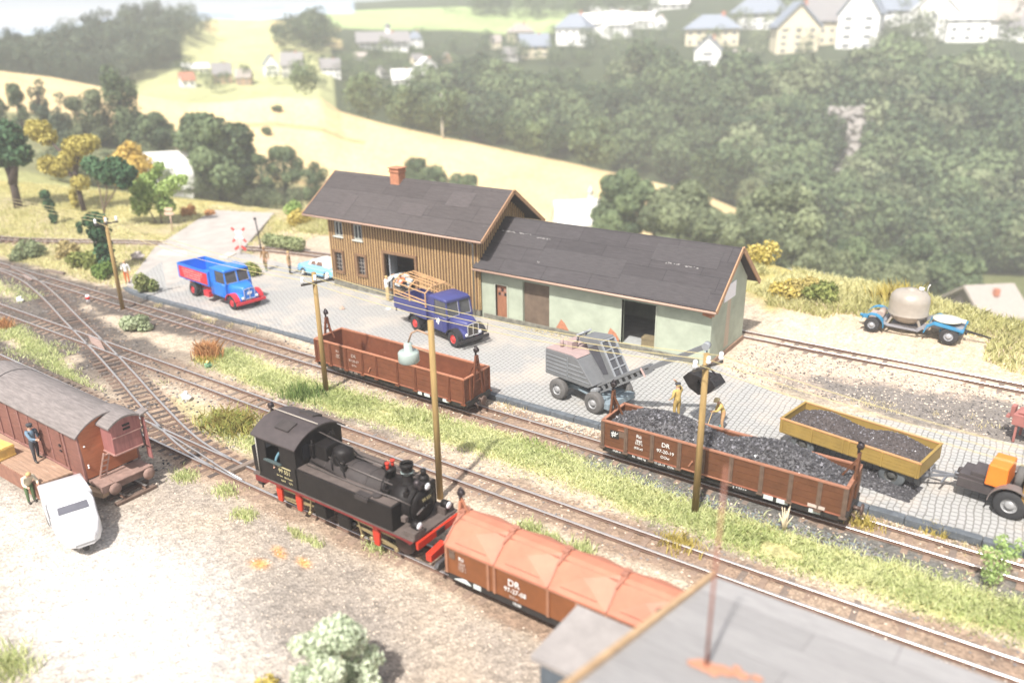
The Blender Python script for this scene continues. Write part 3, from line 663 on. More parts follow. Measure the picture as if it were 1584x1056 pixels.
# patches of newer felt, curled edges
for (u,v,w,h,c) in [(3.0,.35,.95,1.9,.0),(8.2,1.2,2.2,1.0,.1),(11.6,2.4,1.9,1.3,.2)]:
    L_=MB(); L_.box((u+w/2,v+h/2,.112),(w,h,.012)); o=L_.build('felt_patch',mat('felt_patch_%d'%int(c*10),(.076+c*.02,.064+c*.02,.063+c*.02),.85,.3,2,.5,streak=(1,8,8)),r1)
def verge(parent,x,ye,ze,yr,zr,yf,zf,OX,OY,OZ,m=trim_tan,w=.24,t=.07):
    for (a,b) in (((ye,ze),(yr,zr)),((yf,zf),(yr,zr))):
        mb=MB(); mb.bar((x-OX,a[0]-OY,a[1]-OZ),(x-OX,b[0]-OY,b[1]-OZ),t,w); mb.build('verge_board',m,parent)
verge(ws,-29.28,38.27,ZE+.0,YR,ZR+.04,45.33,ZE,X0,YF,Z0_); verge(ws,-45.36,38.27,ZE,YR,ZR+.04,45.33,ZE,X0,YF,Z0_,w=.2)
mb=MB(); mb.tube([(xl,38.24-YF,ZE-Z0_-.02),(xr,38.24-YF,ZE-Z0_-.02)],.07,8); mb.build('gutter',gutter_m,ws)
mb=MB(); mb.tube([(X1-X0-.35,38.24-YF,ZE-Z0_-.05),(X1-X0-.35,-.1,ZE-Z0_-.4),(X1-X0-.35,-.1,.1)],.05,8); mb.build('downpipe',mat('zinc_pipe',(.4,.38,.34),.5,.2),ws)
mb=MB(); mb.box((-38.95-X0,41.55-YF,8.0-Z0_),(.8,.7,1.0)); mb.box((-38.95-X0,41.55-YF,8.42-Z0_),(.92,.82,.12)); mb.box((-38.95-X0,41.55-YF,8.56-Z0_),(.84,.74,.16)); mb.box((-38.95-X0,41.55-YF,8.66-Z0_),(1.0,.9,.08))
mb.build('chimney',brick_m,ws,bevel=.02)
# ---- green shed
X0,X1,YF,YB,ZE,ZR,YR=-30.1,-14.75,39.2,44.25,3.42,6.08,42.0
gs=thing('goods_shed','low pale green plastered shed with two wide openings and dark felt roof','shed',(X0,YF,Z0_))
holes=[(-29.0,-28.12,.35,2.5),(-26.95,-25.0,.35,3.0),(-20.1,-18.0,.35,3.02)]
hl=[(a-X0,b-X0,c-Z0_,d-Z0_) for a,b,c,d in holes]; slope=(ZR-ZE)/(YR-38.7); top=ZE-Z0_+slope*.5-.1
mb=MB(); panels(mb,0,X1-X0,0,top,hl,0,.3)
gable_wall(mb,X1-X0-.3,.3,.3,YB-YF,0,top+.24,YR-YF,ZR-Z0_-.12); gable_wall(mb,.06,.3,.3,YB-YF,0,top+.24,YR-YF,ZR-Z0_-.12)
mb.box(((X1-X0)/2,YB-YF-.15,top/2),(X1-X0-.72,.3,top)); mb.build('wall',green_pl,gs)
mb=MB(); mb.box(((X1-X0)/2-.2,-.05,.1),(X1-X0-.7,.1,.44)); mb.build('plinth',stone_m,gs,bevel=.03)
mb=MB(); mb.box((X1-X0+.05,(YB-YF)/2,.04),(.1,YB-YF+.1,.36)); mb.build('base_board',mat('base_brown',(.24,.15,.1),.9,.2),gs)
mb=MB(); mb.box(((X1-X0)/2,(YB-YF)/2,.12),(X1-X0-.7,YB-YF-.7,.2)); mb.build('floor_slab',mat('floor_concrete',(.33,.34,.33),.9,.2),gs)
a,b,c,d=hl[0]; mb=MB(); mb.box(((a+b)/2,.16,(c+d)/2),(b-a-.04,.06,d-c-.04)); 
dr=mb.build('door',mat('door_redbrown',(.3,.13,.07),.7,.25,3,streak=(4,4,.6)),gs)
for i in range(3):
    for j in range(2): 
        mb=MB(); mb.box((a+.22+.22*i,.125,d-.35-.27*j),(.15,.03,.19)); mb.build('pane',wind_dark if (i+j)%2 else mat('pane_rose',(.35,.2,.16),.3,.1),dr)
f=MB()
for bx in ((a-.1,c,a,d+.1),(b,c,b+.1,d+.1),(a,d,b,d+.1)): f.box(((bx[0]+bx[2])/2,.06,(bx[1]+bx[3])/2),(bx[2]-bx[0],.22,bx[3]-bx[1]))
f.build('door_frame',mat('frame_sage',(.38,.41,.33),.8,.1),gs)
a,b,c,d=hl[1]; mb=MB(); mb.box(((a+b)/2,.2,(c+d)/2),(b-a-.04,.06,d-c-.02)); mb.build('sliding_door',mat('door_umber',(.14,.1,.07),.8,.25,2,spots=((.5,.46,.4),.68,7)),gs)
a,b,c,d=hl[2]; f=MB()
for bx in ((a-.12,c,a,d),(b,c,b+.1,d)): f.box(((bx[0]+bx[2])/2,.1,(bx[1]+bx[3])/2),(bx[2]-bx[0],.24,bx[3]-bx[1]))
f.build('door_frame',MATS['frame_sage'],gs)
# exposed brick patches
def brick_patch(parent,outline,y,axis='y'):
    mb=MB(); mb.prism(outline,axis,y,y+.03); mb.build('brick_patch',brick_m,parent)
brick_patch(gs,[(5.6,.35),(6.5,.32),(6.2,.75),(5.95,.95)],-.02); brick_patch(gs,[(9.0,.34),(10.0,.34),(9.65,.8),(9.3,1.05),(9.15,.7)],-.02)
brick_patch(gs,[(X1-X0-.55,top-.75),(X1-X0-.02,top-.85),(X1-X0-.02,top-.02),(X1-X0-.5,top-.02)],-.02); brick_patch(gs,[(.0,top-.75),(.28,top-.85),(.3,top-.02),(-.02,top-.02)],X1-X0-.005,'x')
mb=MB(); mb.box((X1-X0-5.95,-.02,top-.18),(.34,.04,.2)); mb.build('brick_patch',brick_m,gs)
mb=MB(); mb.prism([(1.55,3.2),(3.2,3.2),(3.2,4.1),(1.55,4.1)],'x',X1-X0,X1-X0+.05); sg=mb.build('sign_board',mat('sign_white',(.82,.82,.84),.6,.04),gs)
mb=MB(); mb.prism([(2.05,.4),(2.75,.4),(2.7,3.18),(2.2,3.18)],'x',X1-X0,X1-X0+.004); mb.build('stain',mat('wall_stain',(.48,.4,.3),.92,.15,1.2,streak=(1,3,.4)),gs)
felt2=felt_mat('roof_felt_dark',(.056,.051,.053),(.024,.022,.024),3.1,1.05,.3)
xl,xr=-30.35-X0,-14.35-X0
ga=math.atan2(ZR-ZE,YR-38.7)
r1=roof_slab('roof',felt2,gs,xl,xr-.04,38.7-YF,ZE-Z0_,YR-YF,ZR-Z0_,.11)
r2=roof_slab('roof',felt2,gs,-xr+.04,-xl,0,0,YR-38.7,ZR-ZE,.11); r2.location=(xr-.04,45.3-YF,ZE-Z0_); r2.rotation_euler=(Euler((0,0,PI)).to_matrix()@Euler((ga,0,0)).to_matrix()).to_euler()
for (u,v,w,h) in [(.3,2.1,3.9,1.0),(4.25,1.0,5.6,1.3),(9.9,.1,5.4,1.2),(11.2,2.6,3.9,1.2)]:
    L_=MB(); L_.box((u+w/2,v+h/2,.12),(w,h,.012)); L_.build('felt_patch',mat('felt_patch_dark',(.06,.054,.056),.85,.3,2,.5,streak=(1,8,8)),r1)
# chalky dry crust along some joints
for (u,v,w) in [(.4,3.1,1.2),(2.0,3.1,.9),(3.3,2.95,1.0),(12.1,2.55,.9),(13.3,2.5,.8),(4.2,1.2,.25)]:
    L_=MB(); 
    for k in range(int(w*22)): L_.box((u+random.random()*w,v+random.gauss(0,.02),.13),(random.uniform(.02,.08),.015,.008))
    L_.build('chalk_crust',mat('chalk',(.55,.53,.5),.9,.1),r1)
verge(gs,-14.33,38.67,ZE,YR,ZR+.05,45.33,ZE,X0,YF,Z0_,w=.26)
mb=MB(); mb.tube([(xl,38.63-YF,ZE-Z0_-.03),(xr+.02,38.63-YF,ZE-Z0_-.03)],.075,8)
for k in range(16): mb.box((xl+.5+k,38.72-YF,ZE-Z0_+.03),(.04,.2,.03))
mb.build('gutter',gutter_m,gs)
# ---- workshop roof close to the camera
YE,ZE_,XV=15.85,5.0,-5.45
fs=thing('workshop','blurred near building with flat grey felt roof and timber verge','shed',(XV,YE,-.15))
slope=math.tan(math.radians(16.5)); Ld=8.4
felt3=felt_mat('roof_felt_pale',(.33,.318,.31),(.22,.21,.205),4.2,1.05,.22)
ro=roof_slab('roof',felt3,fs,0,12,0,ZE_+.15,-Ld*math.cos(math.radians(16.5)),ZE_+.15+Ld*math.sin(math.radians(16.5)),.12)
ro.rotation_euler=(0,0,0); ro.location=(0,0,0); ro.data.clear_geometry()
mb=MB(); yb=-8.2; zb=ZE_+.15+8.2*slope
mb.prism([(0,ZE_+.15),(0,ZE_+.03),(yb,zb-.12),(2*yb,ZE_+.03),(2*yb,ZE_+.15),(yb,zb)],'x',0.06,12); bpy.data.objects.remove(ro)
mb.build('roof',felt3,fs)
mb=MB(); 
for p,q in (((.08,ZE_+.1),(yb,zb-.03)),((yb,zb-.03),(2*yb,ZE_+.1))): mb.bar((0,p[0],p[1]),(0,q[0],q[1]),.13,.26)
mb.build('verge_board',mat('verge_ochre',(.45,.3,.17),.8,.2),fs)
mb=MB(); mb.prism([(-.35,0),(2*yb+.35,0),(2*yb+.35,ZE_),(yb,zb-.2),(-.35,ZE_)],'x',.35,11.6); mb.build('wall',mat('wall_bluegrey',(.1,.12,.14),.9,.2),fs)
mb=MB(); mb.box((-1.35,-2.7,4.1),(2.85,2.1,.14)); mb.build('annex_roof',mat('annex_felt',(.3,.275,.26),.9,.15,2,.3),fs)
mb=MB(); mb.box((-1.25,-2.7,2.015),(2.6,1.95,4.03)); mb.build('annex_wall',MATS['wall_bluegrey'],fs)
mb=MB(); mb.cyl((-.34,-2.15,4.1),(-.34,-2.15,5.35),.09,n=10); mb.cyl((-.34,-2.15,5.2),(-.34,-2.15,5.42),.14,n=10); mb.build('vent_pipe',mat('pipe_umber',(.1,.06,.05),.7,.2),fs)
# thin red-brown rod standing on that roof, with its rusty foot
p=at(1092,1032,6.3); 
for _ in range(4):
    z=ZE_+(YE-p.y)*slope; p=at(1092,1032,z)
rd=thing('lightning_rod','thin blurred red brown rod standing on the near grey roof','rod',(p.x,p.y,z))
mb=MB(); mb.tube([(0,0,-.05),(0,.02,1.9),(.03,.05,4.2)],[.035,.03,.018],8); mb.build('rod',mat('rod_rust',(.3,.13,.09),.7,.2),rd)
mb=MB()
[mb.prism([(a_+.16*s_*math.cos(k_),b_+.16*s_*math.sin(k_)*.8) for k_ in [i_*PI/5 for i_ in range(10)]],'z',.0,.02+.002*j_) for j_,(a_,b_,s_) in enumerate([(0,0,1.6),(.3,.12,1.3),(.6,.22,1.0),(.85,.34,.7),(-.2,-.1,.8),(.2,-.15,.6),(.45,.4,.5)])]; o=mb.build('rust_foot',mat('rust_patch',(.55,.25,.15),.9,.2),rd,loc=(0,0,.03)); o.rotation_euler=(math.atan(-slope),0,0)
# ================================================================== ROLLING STOCK
brown=mat('wagon_brown',(.125,.047,.019),.65,.2,2.2,.15,spots=((.27,.17,.11),.62,3)); brown_rim=mat('wagon_rim',(.33,.15,.09),.6,.15,3)
redbrown=mat('wagon_redbrown',(.155,.05,.022),.65,.2,2.2,.15,spots=((.33,.19,.13),.64,3)); redrim=mat('wagon_redrim',(.38,.16,.09),.6,.15,3)
redfloor=mat('wagon_floor',(.33,.12,.07),.8,.25,3,.2,spots=((.6,.5,.45),.7,11))
post_m=mat('wagon_post',(.13,.085,.06),.7,.25,4); black_m=mat('underframe_black',(.022,.02,.019),.6,.3,4); wheel_m=mat('wheel_rust',(.11,.07,.055),.5,.2,6,metal=.3)
white_t=mat('lettering_white',(.8,.8,.78),.7,.05); iron=mat('hook_iron',(.05,.04,.042),.45,.3,6,metal=.5); grey_t=mat('lettering_worn',(.45,.36,.31),.8,.2,9)
def wheelset(parent,x,r=.31,y=0,gauge=GA,m=None):
    mb=MB()
    for s in (-1,1):
        mb.lathe([(.05,-.05),(r*.75,-.045),(r*.8,-.02),(r,-.02),(r,.045),(r+.03,.05),(r+.03,.075),(r*.8,.075),(.1,.06)] if s>0 else [(.05,.05),(r*.75,.045),(r*.8,.02),(r,.02),(r,-.045),(r+.03,-.05),(r+.03,-.075),(r*.8,-.075),(.1,-.06)],(x,y-s*gauge/2,r),20,0,'y')
    mb.cyl((x,y-gauge/2,r),(x,y+gauge/2,r),.05,n=8)
    return mb.build('wheelset',m or wheel_m,parent)
def bogie(parent,x):
    b=MB()
    for s in (-1,1):
        b.prism([(-.95,.42),(-.6,.26),(.6,.26),(.95,.42),(.95,.5),(-.95,.5)],'y',s*.62-.03,s*.62+.03)
        for k in (-.65,.65): b.box((k,s*.66,.31),(.2,.1,.22))
        b.cyl((-.12,s*.66,.36),(.12,s*.66,.36),.08,n=8)
    b.box((0,0,.45),(.4,1.2,.12)); bo=b.build('bogie',black_m,parent,loc=(x,0,0))
    for k in (-.65,.65): wheelset(bo,k)
    return bo
def brake_tower(parent,x,s,m,top=3.2,zb=.75):
    "triangular roller stand at a wagon end"
    t=MB()
    for k in (-.42,.42): t.bar((x,k,zb),(x,k*.12,top-.42),.09,.11)
    t.bar((x,-.3,zb+.8),(x,.3,zb+.8),.07,.08); t.bar((x,-.17,zb+1.45),(x,.17,zb+1.45),.06,.07); t.bar((x-s*.5,.0,zb+1.0),(x,0,zb+1.9),.06,.07)
    t.box((x,0,top-.5),(.1,.2,.3))
    o=t.build('brake_tower',m,parent)
    h=MB(); h.cyl((x-.04,0,top-.4),(x-.04,0,top-.12),.05,n=8); h.lathe([(.05,-.08),(.13,-.07),(.1,0),(.13,.07),(.05,.08)],(x,0,top-.08),14,0,'y')
    h.tube([(x,0,top-.1),(x+.1*s,0,top+.02),(x+.02*s,0,top+.13),(x-.1*s,0,top+.05)],.035,6)
    h.build('brake_roller',iron,o); return o
def buffer_end(parent,x,s,m=black_m):
    b=MB(); b.box((x+s*.04,0,.6),(.1,1.9,.26)); bb=b.build('buffer_beam',m,parent)
    c=MB(); c.cyl((x,0,.6),(x+s*.35,0,.6),.08,n=10); c.lathe([(.05,0),(.22,.02),(.23,.06),(.2,.1),(.06,.12)],(x+s*.33,0,.6),16,0,'x') if s>0 else c.lathe([(.05,0),(.22,-.02),(.23,-.06),(.2,-.1),(.06,-.12)],(x+s*.33,0,.6),16,0,'x')
    c.tube([(x+s*.1,-.3,.5),(x+s*.25,-.3,.35),(x+s*.2,-.28,.22)],.03,6); c.tube([(x+s*.1,.3,.5),(x+s*.25,.3,.35),(x+s*.2,.28,.22)],.03,6)
    c.build('buffer',wheel_m,parent)
def open_wagon(label,xa,xb,y,top,m,rim,postm,name='open_wagon',plank=4,floor_m=None):
    L=xb-xa; cx=(xa+xb)/2; W_=1.0
    r=thing(name,label,'railway wagon',(cx,y,0)); h=L/2; z0=.72
    b=MB(); b.box((0,0,z0-.05),(L-.1,2*W_-.06,.1))
    for i in range(int(L/.14)): b.box((-h+.1+i*.14,0,z0+.006),(.125,2*W_-.2,.012))
    b.build('floor',floor_m or redfloor,r)
    for s in (-1,1):
        b=MB(); ph=(top-z0)/plank
        for k in range(plank): b.box((0,s*(W_-.04),z0+ph*(k+.5)),(L,.07,ph-.014))
        b.box((0,s*(W_-.045),(top+z0)/2),(L-.01,.05,top-z0))
        so=b.build('side_wall',m,r)
        b=MB(); b.box((0,s*(W_-.03),top+.02),(L+.04,.13,.06)); b.build('top_rail',rim,so)
        xs=[-h+.05,-h+1.15,-h+2.35,-h+3.55,-h+4.55,h-4.3,h-3.1,h-2.0,h-.95,h-.05]
        po=None
        for q in xs:
            if po is None:
                b=MB(); b.box((0,s*(W_+.015),(top+z0)/2-.05),(.16,.06,top-z0+.1)); b.box((0,s*(W_+.05),(top+z0)/2-.02),(.05,.05,top-z0)); b.box((0,s*(W_+.04),z0-.1),(.26,.12,.05)); po=b.build('stanchion',postm,so,loc=(q,0,0))
            else: child_copy(po,so,(q,0,0))
        b=MB(); b.box((-h+4.05,s*(W_+.03),z0+.3),(.06,.06,.3),(0,.5,0)); b.bar((-h+3.7,s*(W_+.08),z0+.02),(h-4.2,s*(W_+.08),z0+.02),.05,.04); b.build('door_bar',rim,so)
        b=MB(); b.box((0,s*(W_-.1),z0-.2),(L-.05,.08,.26)); b.build('sole_bar',black_m,r)
    for s in (-1,1):
        b=MB(); ph=(top-z0)/plank
        for k in range(plank): b.box((s*(h-.04),0,z0+ph*(k+.5)),(.07,2*W_-.16,ph-.014))
        b.box((s*(h-.045),0,(top+z0)/2),(.05,2*W_-.17,top-z0))
        for k in (-.55,.55): b.box((s*(h+.02),k,(top+z0)/2-.1),(.08,.12,top-z0+.2))
        e=b.build('end_wall',m,r); b=MB(); b.box((s*(h-.03),0,top+.02),(.13,2*W_-.12,.06)); b.build('top_rail',rim,e)
        buffer_end(r,s*h,s); bogie(r,s*(h-1.75)); brake_tower(r,s*(h+.02),s,m,top=3.2+(.25 if top>1.9 else 0))
    b=MB(); b.bar((-h+2.8,-.5,.45),(h-2.8,-.5,.32),.05,.06); b.bar((-h+2.8,.5,.45),(h-2.8,.5,.32),.05,.06); b.box((0,0,.35),(1.2,1.1,.2)); b.build('truss_rod',black_m,r)
    return r,h
def yl(name,txt,size,x,z,parent,y=-1.035,m=white_t,**k): return lettering(name,txt,size,m,parent,(x,y,z),**k)
# ---- coal wagon
cw,h=open_wagon('brown open wagon heaped with coal, numbered 97-20-19',-14.75,-4.75,28.3,1.83,brown,brown_rim,post_m,name='coal_wagon')
yl('lettering','DR',.27,-h+2.95,1.42,cw); yl('lettering','97-20-19',.21,-h+2.95,1.14,cw); yl('lettering','OOw',.17,-h+2.95,.9,cw)
yl('lettering','Rü',.22,-h+1.75,1.5,cw); yl('lettering','1860\n15,0 t',.15,-h+1.75,1.32,cw,space=.8); yl('lettering','(KKw)',.15,-h+1.75,.98,cw)
b=MB(); b.box((-h+.62,-1.03,1.36),(.4,.02,.34)); pl=b.build('brake_plate',black_m,cw)
b=MB()
for q in ((-.07,.0,.035,.26,.12),(.03,.02,.035,.22,.12),(-.02,.05,.26,.03,0),(-.03,-.04,.22,.03,0),(.12,.06,.12,.03,-.7)): b.box((-h+.62+q[0],-1.045,1.36+q[1]),(q[2],.012,q[3]),(0,q[4],0))
b.build('brake_symbol',white_t,pl)
b=MB(); b.box((-h+.95,-1.03,1.62),(.34,.02,.05)); b.build('label_rail',brown_rim,cw)
b=MB(); b.box((-h+.95,-1.02,1.42),(.34,.02,.26)); b.build('label_box',post_m,cw)
for (x,w,hh) in ((h-2.78,.36,.17),(h-2.25,.42,.17),(h-1.05,.42,.15)):
    b=MB(); b.box((x,-.97,.52),(w,.02,hh)); b.build('data_plate',mat('plate_pale',(.6,.65,.63),.7,.1),cw)
b=MB(); b.box((h-1.0,-1.04,.78),(.62,.02,.13)); b.build('data_plate',mat('plate_worn',(.55,.46,.4),.7,.15),cw)
yl('lettering','97-20-19   OOw',.13,-h+2.9,.5,cw,y=-.945); yl('lettering','Rü  1860 kg',.13,-h+1.75,.5,cw,y=-.945); yl('lettering','10,00 m',.12,-h+.7,.5,cw,y=-.945); yl('lettering','Brög  = 5,0 t =',.12,h-4.0,.5,cw,y=-.945)
# ---- coal loads
coal=mat('coal_black',(.06,.058,.062),.4,.5,9,.4); coal2=mat('coal_glint',(.2,.195,.21),.25,.4,9)
def heap_load(name,label,x0,x1,y0,y1,z0,humps,hgt,lumps,size,ms,loc,rz=0):
    mb=MB(); nx,ny=44,14
    def hh(u,v):
        s=max(0,1-(abs(2*v-1))**2.2); t=max(math.exp(-((u-c)/w)**2)*k for c,w,k in humps); e=min(1,u*9,(1-u)*9)
        return z0+hgt*s*t*e**.5
    P=[(x0+(x1-x0)*i/nx,y0+(y1-y0)*j/ny,hh(i/nx,j/ny)+random.uniform(-.02,.02)) for i in range(nx+1) for j in range(ny+1)]
    mb.add(P,[(i*(ny+1)+j,(i+1)*(ny+1)+j,(i+1)*(ny+1)+j+1,i*(ny+1)+j+1) for i in range(nx) for j in range(ny)],0)
    ico=[(1,0,0),(-1,0,0),(0,1,0),(0,-1,0),(0,0,1),(0,0,-1)]; fa=[(0,2,4),(2,1,4),(1,3,4),(3,0,4),(2,0,5),(1,2,5),(3,1,5),(0,3,5)]
    for k in range(lumps):
        u,v=random.random(),random.random(); s=size*random.uniform(.5,1.5); R=Euler((random.random()*6,random.random()*6,random.random()*6)).to_matrix()
        c=Vector((x0+(x1-x0)*u,y0+(y1-y0)*v,hh(u,v)+s*.2)); mb.add([c+R@(Vector(p)*s*random.uniform(.7,1.2)) for p in ico],fa,1 if random.random()<.12 else 0)
    o=mb.build(name,ms,loc=loc,rot=(0,0,rz)); o['kind']='stuff'; o['label']=label; return o
heap_load('coal','loose black lump coal heaped in two mounds in the brown wagon',-4.86,4.86,-.9,.9,1.56,[(.25,.26,1),(.73,.24,1)],.85,4200,.06,[coal,coal2],(-9.75,28.3,0))
# ---- empty open wagon
ow,h=open_wagon('empty red brown open wagon standing before the dark blue truck',-32.5,-22.2,28.3,1.9,redbrown,redrim,redbrown)
yl('lettering','DR',.26,-h+2.95,1.45,ow,m=grey_t); yl('lettering','97-25-07',.2,-h+2.95,1.18,ow,m=grey_t); yl('lettering','OOw',.15,-h+2.95,.95,ow,m=grey_t)
yl('lettering','Rü',.2,-h+1.75,1.5,ow,m=grey_t); yl('lettering','1860\n15,0 t',.14,-h+1.75,1.3,ow,m=grey_t,space=.8)
yl('lettering','Rü  1860   97-25-07   OOw',.12,-h+2.4,.5,ow,y=-.945,m=grey_t)
for (x,w) in ((h-2.9,.3),(h-2.4,.36),(h-1.2,.4)):
    b=MB(); b.box((x,-.97,.52),(w,.02,.15)); b.build('data_plate',MATS['plate_pale'],ow)
b=MB()
for k in range(240): 
    x=random.uniform(-h+.2,h-.2) if random.random()<.5 else random.uniform(-h+.15,-h+2.4); y=random.uniform(-.85,.9); s=random.uniform(.012,.035); b.box((x,y,.735),(s*1.6,s,.02),(0,0,random.random()*3))
b.box((-h+1.2,.2,.76),(.35,.28,.02),(0.2,.1,.5)); o=b.build('litter',mat('chip_pale',(.65,.6,.54),.9,.1),loc=(-27.35,28.3,0)); o['kind']='stuff'; o['label']='pale crumbs and a scrap left on the floor of the empty wagon'
# ---- wagon with hinged lids
lidm=mat('lid_salmon',(.43,.165,.1),.6,.14,1.2,.1,spots=((.52,.27,.2),.68,2.2)); lids=mat('lid_seam',(.34,.15,.1),.6,.2,3)
X0,X1=-14.8,-4.8; lw=thing('lidded_wagon','red brown wagon with closed salmon coloured hinged lids behind the locomotive','railway wagon',((X0+X1)/2,17.88,0)); h=(X1-X0)/2
bm_=mat('wagon_rust',(.2,.068,.021),.5,.18,1.4,.1)
zt=1.68; zr=2.42; z0=.62
for s in (-1,1):
    b=MB(); b.box((0,s*.96,(zt+z0)/2),(2*h,.06,zt-z0)); sw=b.build('side_wall',bm_,lw)
    b=MB()
    for q in (-h+.05,-h+1.75,-h+2.0,-h+4.0,-h+5.0,-h+6.0,h-2.0,h-1.75,h-.05): b=MB(); b.box((q,s*1.0,(zt+z0)/2),(.1,.07,zt-z0)); b.build('stanchion',mat('wagon_rust_post',(.3,.14,.08),.6,.2),sw)
    b=MB(); b.box((0,s*1.0,zt-.05),(2*h,.06,.08)); b.build('top_rail',MATS['wagon_rust_post'],sw)
    b=MB(); b.bar((-h+4.6,s*1.05,z0+.15),(-h+5.6,s*1.05,z0-.02),.05,.05); b.box((-h+5.5,s*1.04,z0+.2),(.1,.06,.3)); b.build('door_bar',MATS['wagon_rust_post'],sw)
    b=MB(); b.box((0,s*.9,z0-.15),(2*h-.05,.08,.26)); b.build('sole_bar',black_m,lw)
    for k in range(5):
        xa=-h+.02+k*2*h/5; xb=xa+2*h/5-.05; b=MB(); ye,yr=1.04,.14
        c=((xa+xb)/2,s*.62,zt+.36*1.0+.165)
        P=[(xa,s*ye,zt+.02),(xb,s*ye,zt+.02),(xb,s*yr,zr),(xa,s*yr,zr),c,(xa,s*ye,zt-.05),(xb,s*ye,zt-.05),(xb,s*yr,zr-.08),(xa,s*yr,zr-.08)]
        b.add(P,[(0,1,4),(1,2,4),(2,3,4),(3,0,4),(0,1,6,5),(1,2,7,6),(2,3,8,7),(3,0,5,8),(5,6,7,8)])
        lid=b.build('lid',lidm,lw)
        b=MB(); b.bar((xa+.35,s*.92,zt+.16),(xb-.35,s*.92,zt+.16),.04,.03); 
        for q in (xa,): b.bar((q-.02,s*ye,zt+.05),(q-.02,s*yr,zr+.02),.05,.04)
        b.bar((xa,s*.3,zr-.1),(xb,s*.3,zr-.1),.05,.05)
        b.bar((xa-.02,s*.5,zr-.24),(xa+.16,s*.12,zr+.06),.07,.06); b.box((xa+.05,s*.1,zr+.05),(.2,.16,.1)); b.build('latch',lids,lid)
b=MB(); b.box((0,0,zr-.05),(2*h-.02,.3,.1)); b.build('ridge_beam',lidm,lw)
for s in (-1,1):
    b=MB(); b.prism([(-.96,z0),(.96,z0),(.96,zt),(.1,zr-.08),(-.1,zr-.08),(-.96,zt)],'x',s*h-.03,s*h+.03); b.build('end_wall',bm_,lw)
    buffer_end(lw,s*h,s); bogie(lw,s*(h-1.75)); brake_tower(lw,s*(h+.05),s,redrim,top=3.15,zb=1.0)
b=MB(); b.box((0,0,.55),(2*h-.3,1.7,.14)); b.build('floor',black_m,lw)
yl('lettering','DR',.34,-h+2.75,1.18,lw); yl('lettering','97-27-08',.23,-h+2.8,.93,lw); yl('lettering','KKw',.16,-h+2.75,.72,lw,m=grey_t)
yl('lettering','Rü',.2,-h+.68,1.3,lw); yl('lettering','1860\n15,0 t\n12,5 t',.14,-h+.7,1.14,lw,m=grey_t,space=.8); yl('lettering','10,00',.15,-h+2.8,.43,lw,y=-.945)
b=MB(); b.box((-h+.28,-1.0,1.34),(.24,.03,.2)); b.box((-h+.28,-1.0,1.5),(.26,.05,.04)); b.build('label_box',post_m,lw)
b=MB(); b.prism([(-h+.3,.42),(-h+.65,.56),(-h+.8,.56),(-h+1.0,.42)],'y',-.97,-.945); b.build('data_plate',MATS['plate_pale'],lw)
b=MB(); b.box((-h+1.25,-.955,.47),(.3,.02,.16)); b.build('data_plate',MATS['plate_pale'],lw)
# ---- old boxcar with brakeman's cab
bxm=mat('boxcar_planks',(.2,.085,.062),.75,.25,1.8,.25,streak=(1,1,5),spots=((.3,.2,.18),.62,2)); bxe=mat('boxcar_end',(.4,.135,.06),.7,.16,2,.2,streak=(1,1,6)); bxr=mat('boxcar_roof',(.2,.175,.165),.9,.3,1.6,.5,streak=(1,7,7),spots=((.07,.06,.06),.66,1.5))
cabm=mat('cab_maroon',(.3,.12,.11),.65,.3,2.2,.2,streak=(4,4,.5)); frm=mat('frame_dusty',(.25,.16,.13),.85,.3,3)
bx=thing('boxcar','old red brown boxcar with curved grey roof and brakeman cabin','railway wagon',(-35.2,14.48,.12),math.radians(-.8)); H=4.75; hw=1.12; zb,ze,zc=.62,2.62,3.12
def arch(y0,y1,ze,zc,n=10): return [(y0+(y1-y0)*i/n,ze+(zc-ze)*(1-((2*i/n-1))**2)) for i in range(n+1)]
b=MB()
for s in (-1,1):
    b.box((0,s*(hw-.03),(zb+ze)/2),(2*H,.06,ze-zb))
b.box((0,0,zb+.02),(2*H-.1,2*hw-.12,.08)); wl=b.build('wall',bxm,bx)
bxp=mat('boxcar_post',(.25,.12,.1),.75,.25)
for s in (-1,1):
    for q in (-H+.05,-3.6,-2.4,-1.35,-.35,.55,2.3,3.5,H-.06): b=MB(); b.box((q,s*(hw+.02),(zb+ze)/2),(.09,.06,ze-zb)); b.build('stanchion',bxp,bx)
    b=MB(); b.box((0,s*(hw+.03),zb-.02),(2*H,.08,.12)); b.build('side_sill',bxp,bx)
    for zz in (zb+.12,ze-.12): b=MB(); b.bar((-.4,s*(hw+.06),zz),(3.6,s*(hw+.06),zz),.05,.05); b.build('door_rail',bxp,bx)
for s in (-1,1):
    for xq in (.95,2.75):
        b=MB(); b.box((xq-.15 if xq<2 else xq-.1,s*(hw+.012),(zb+ze)/2),(1.2 if xq<2 else 1.15,.03,ze-zb-.16)); d_=b.build('door',bxm,bx); 
        b=MB(); b.box((xq+.35,s*(hw+.05),1.7),(.12,.05,.1)); b.box((xq+.35,s*(hw+.05),1.45),(.16,.05,.05)); b.build('latch',iron,d_)
b=MB()
for q in (-2.0,3.1): b.box((q,-hw-.005,ze-.2),(.6,.04,.22))
b.build('vent_opening',MATS['interior_dark'],bx)
pr=arch(-hw,hw,ze,zc-.06)
for xa in (H-.05,-H-.01): b=MB(); b.prism([(-hw+.06,zb),(hw-.06,zb)]+pr[::-1],'x',xa,xa+.06); b.build('end_wall',bxe,bx)
b=MB(); a1=arch(-hw-.16,hw+.16,ze-.06,zc+.04); a0=arch(-hw-.16,hw+.16,ze-.12,zc-.03); b.prism(a1+a0[::-1],'x',-H-.12,H+.1); b.build('roof',bxr,bx)
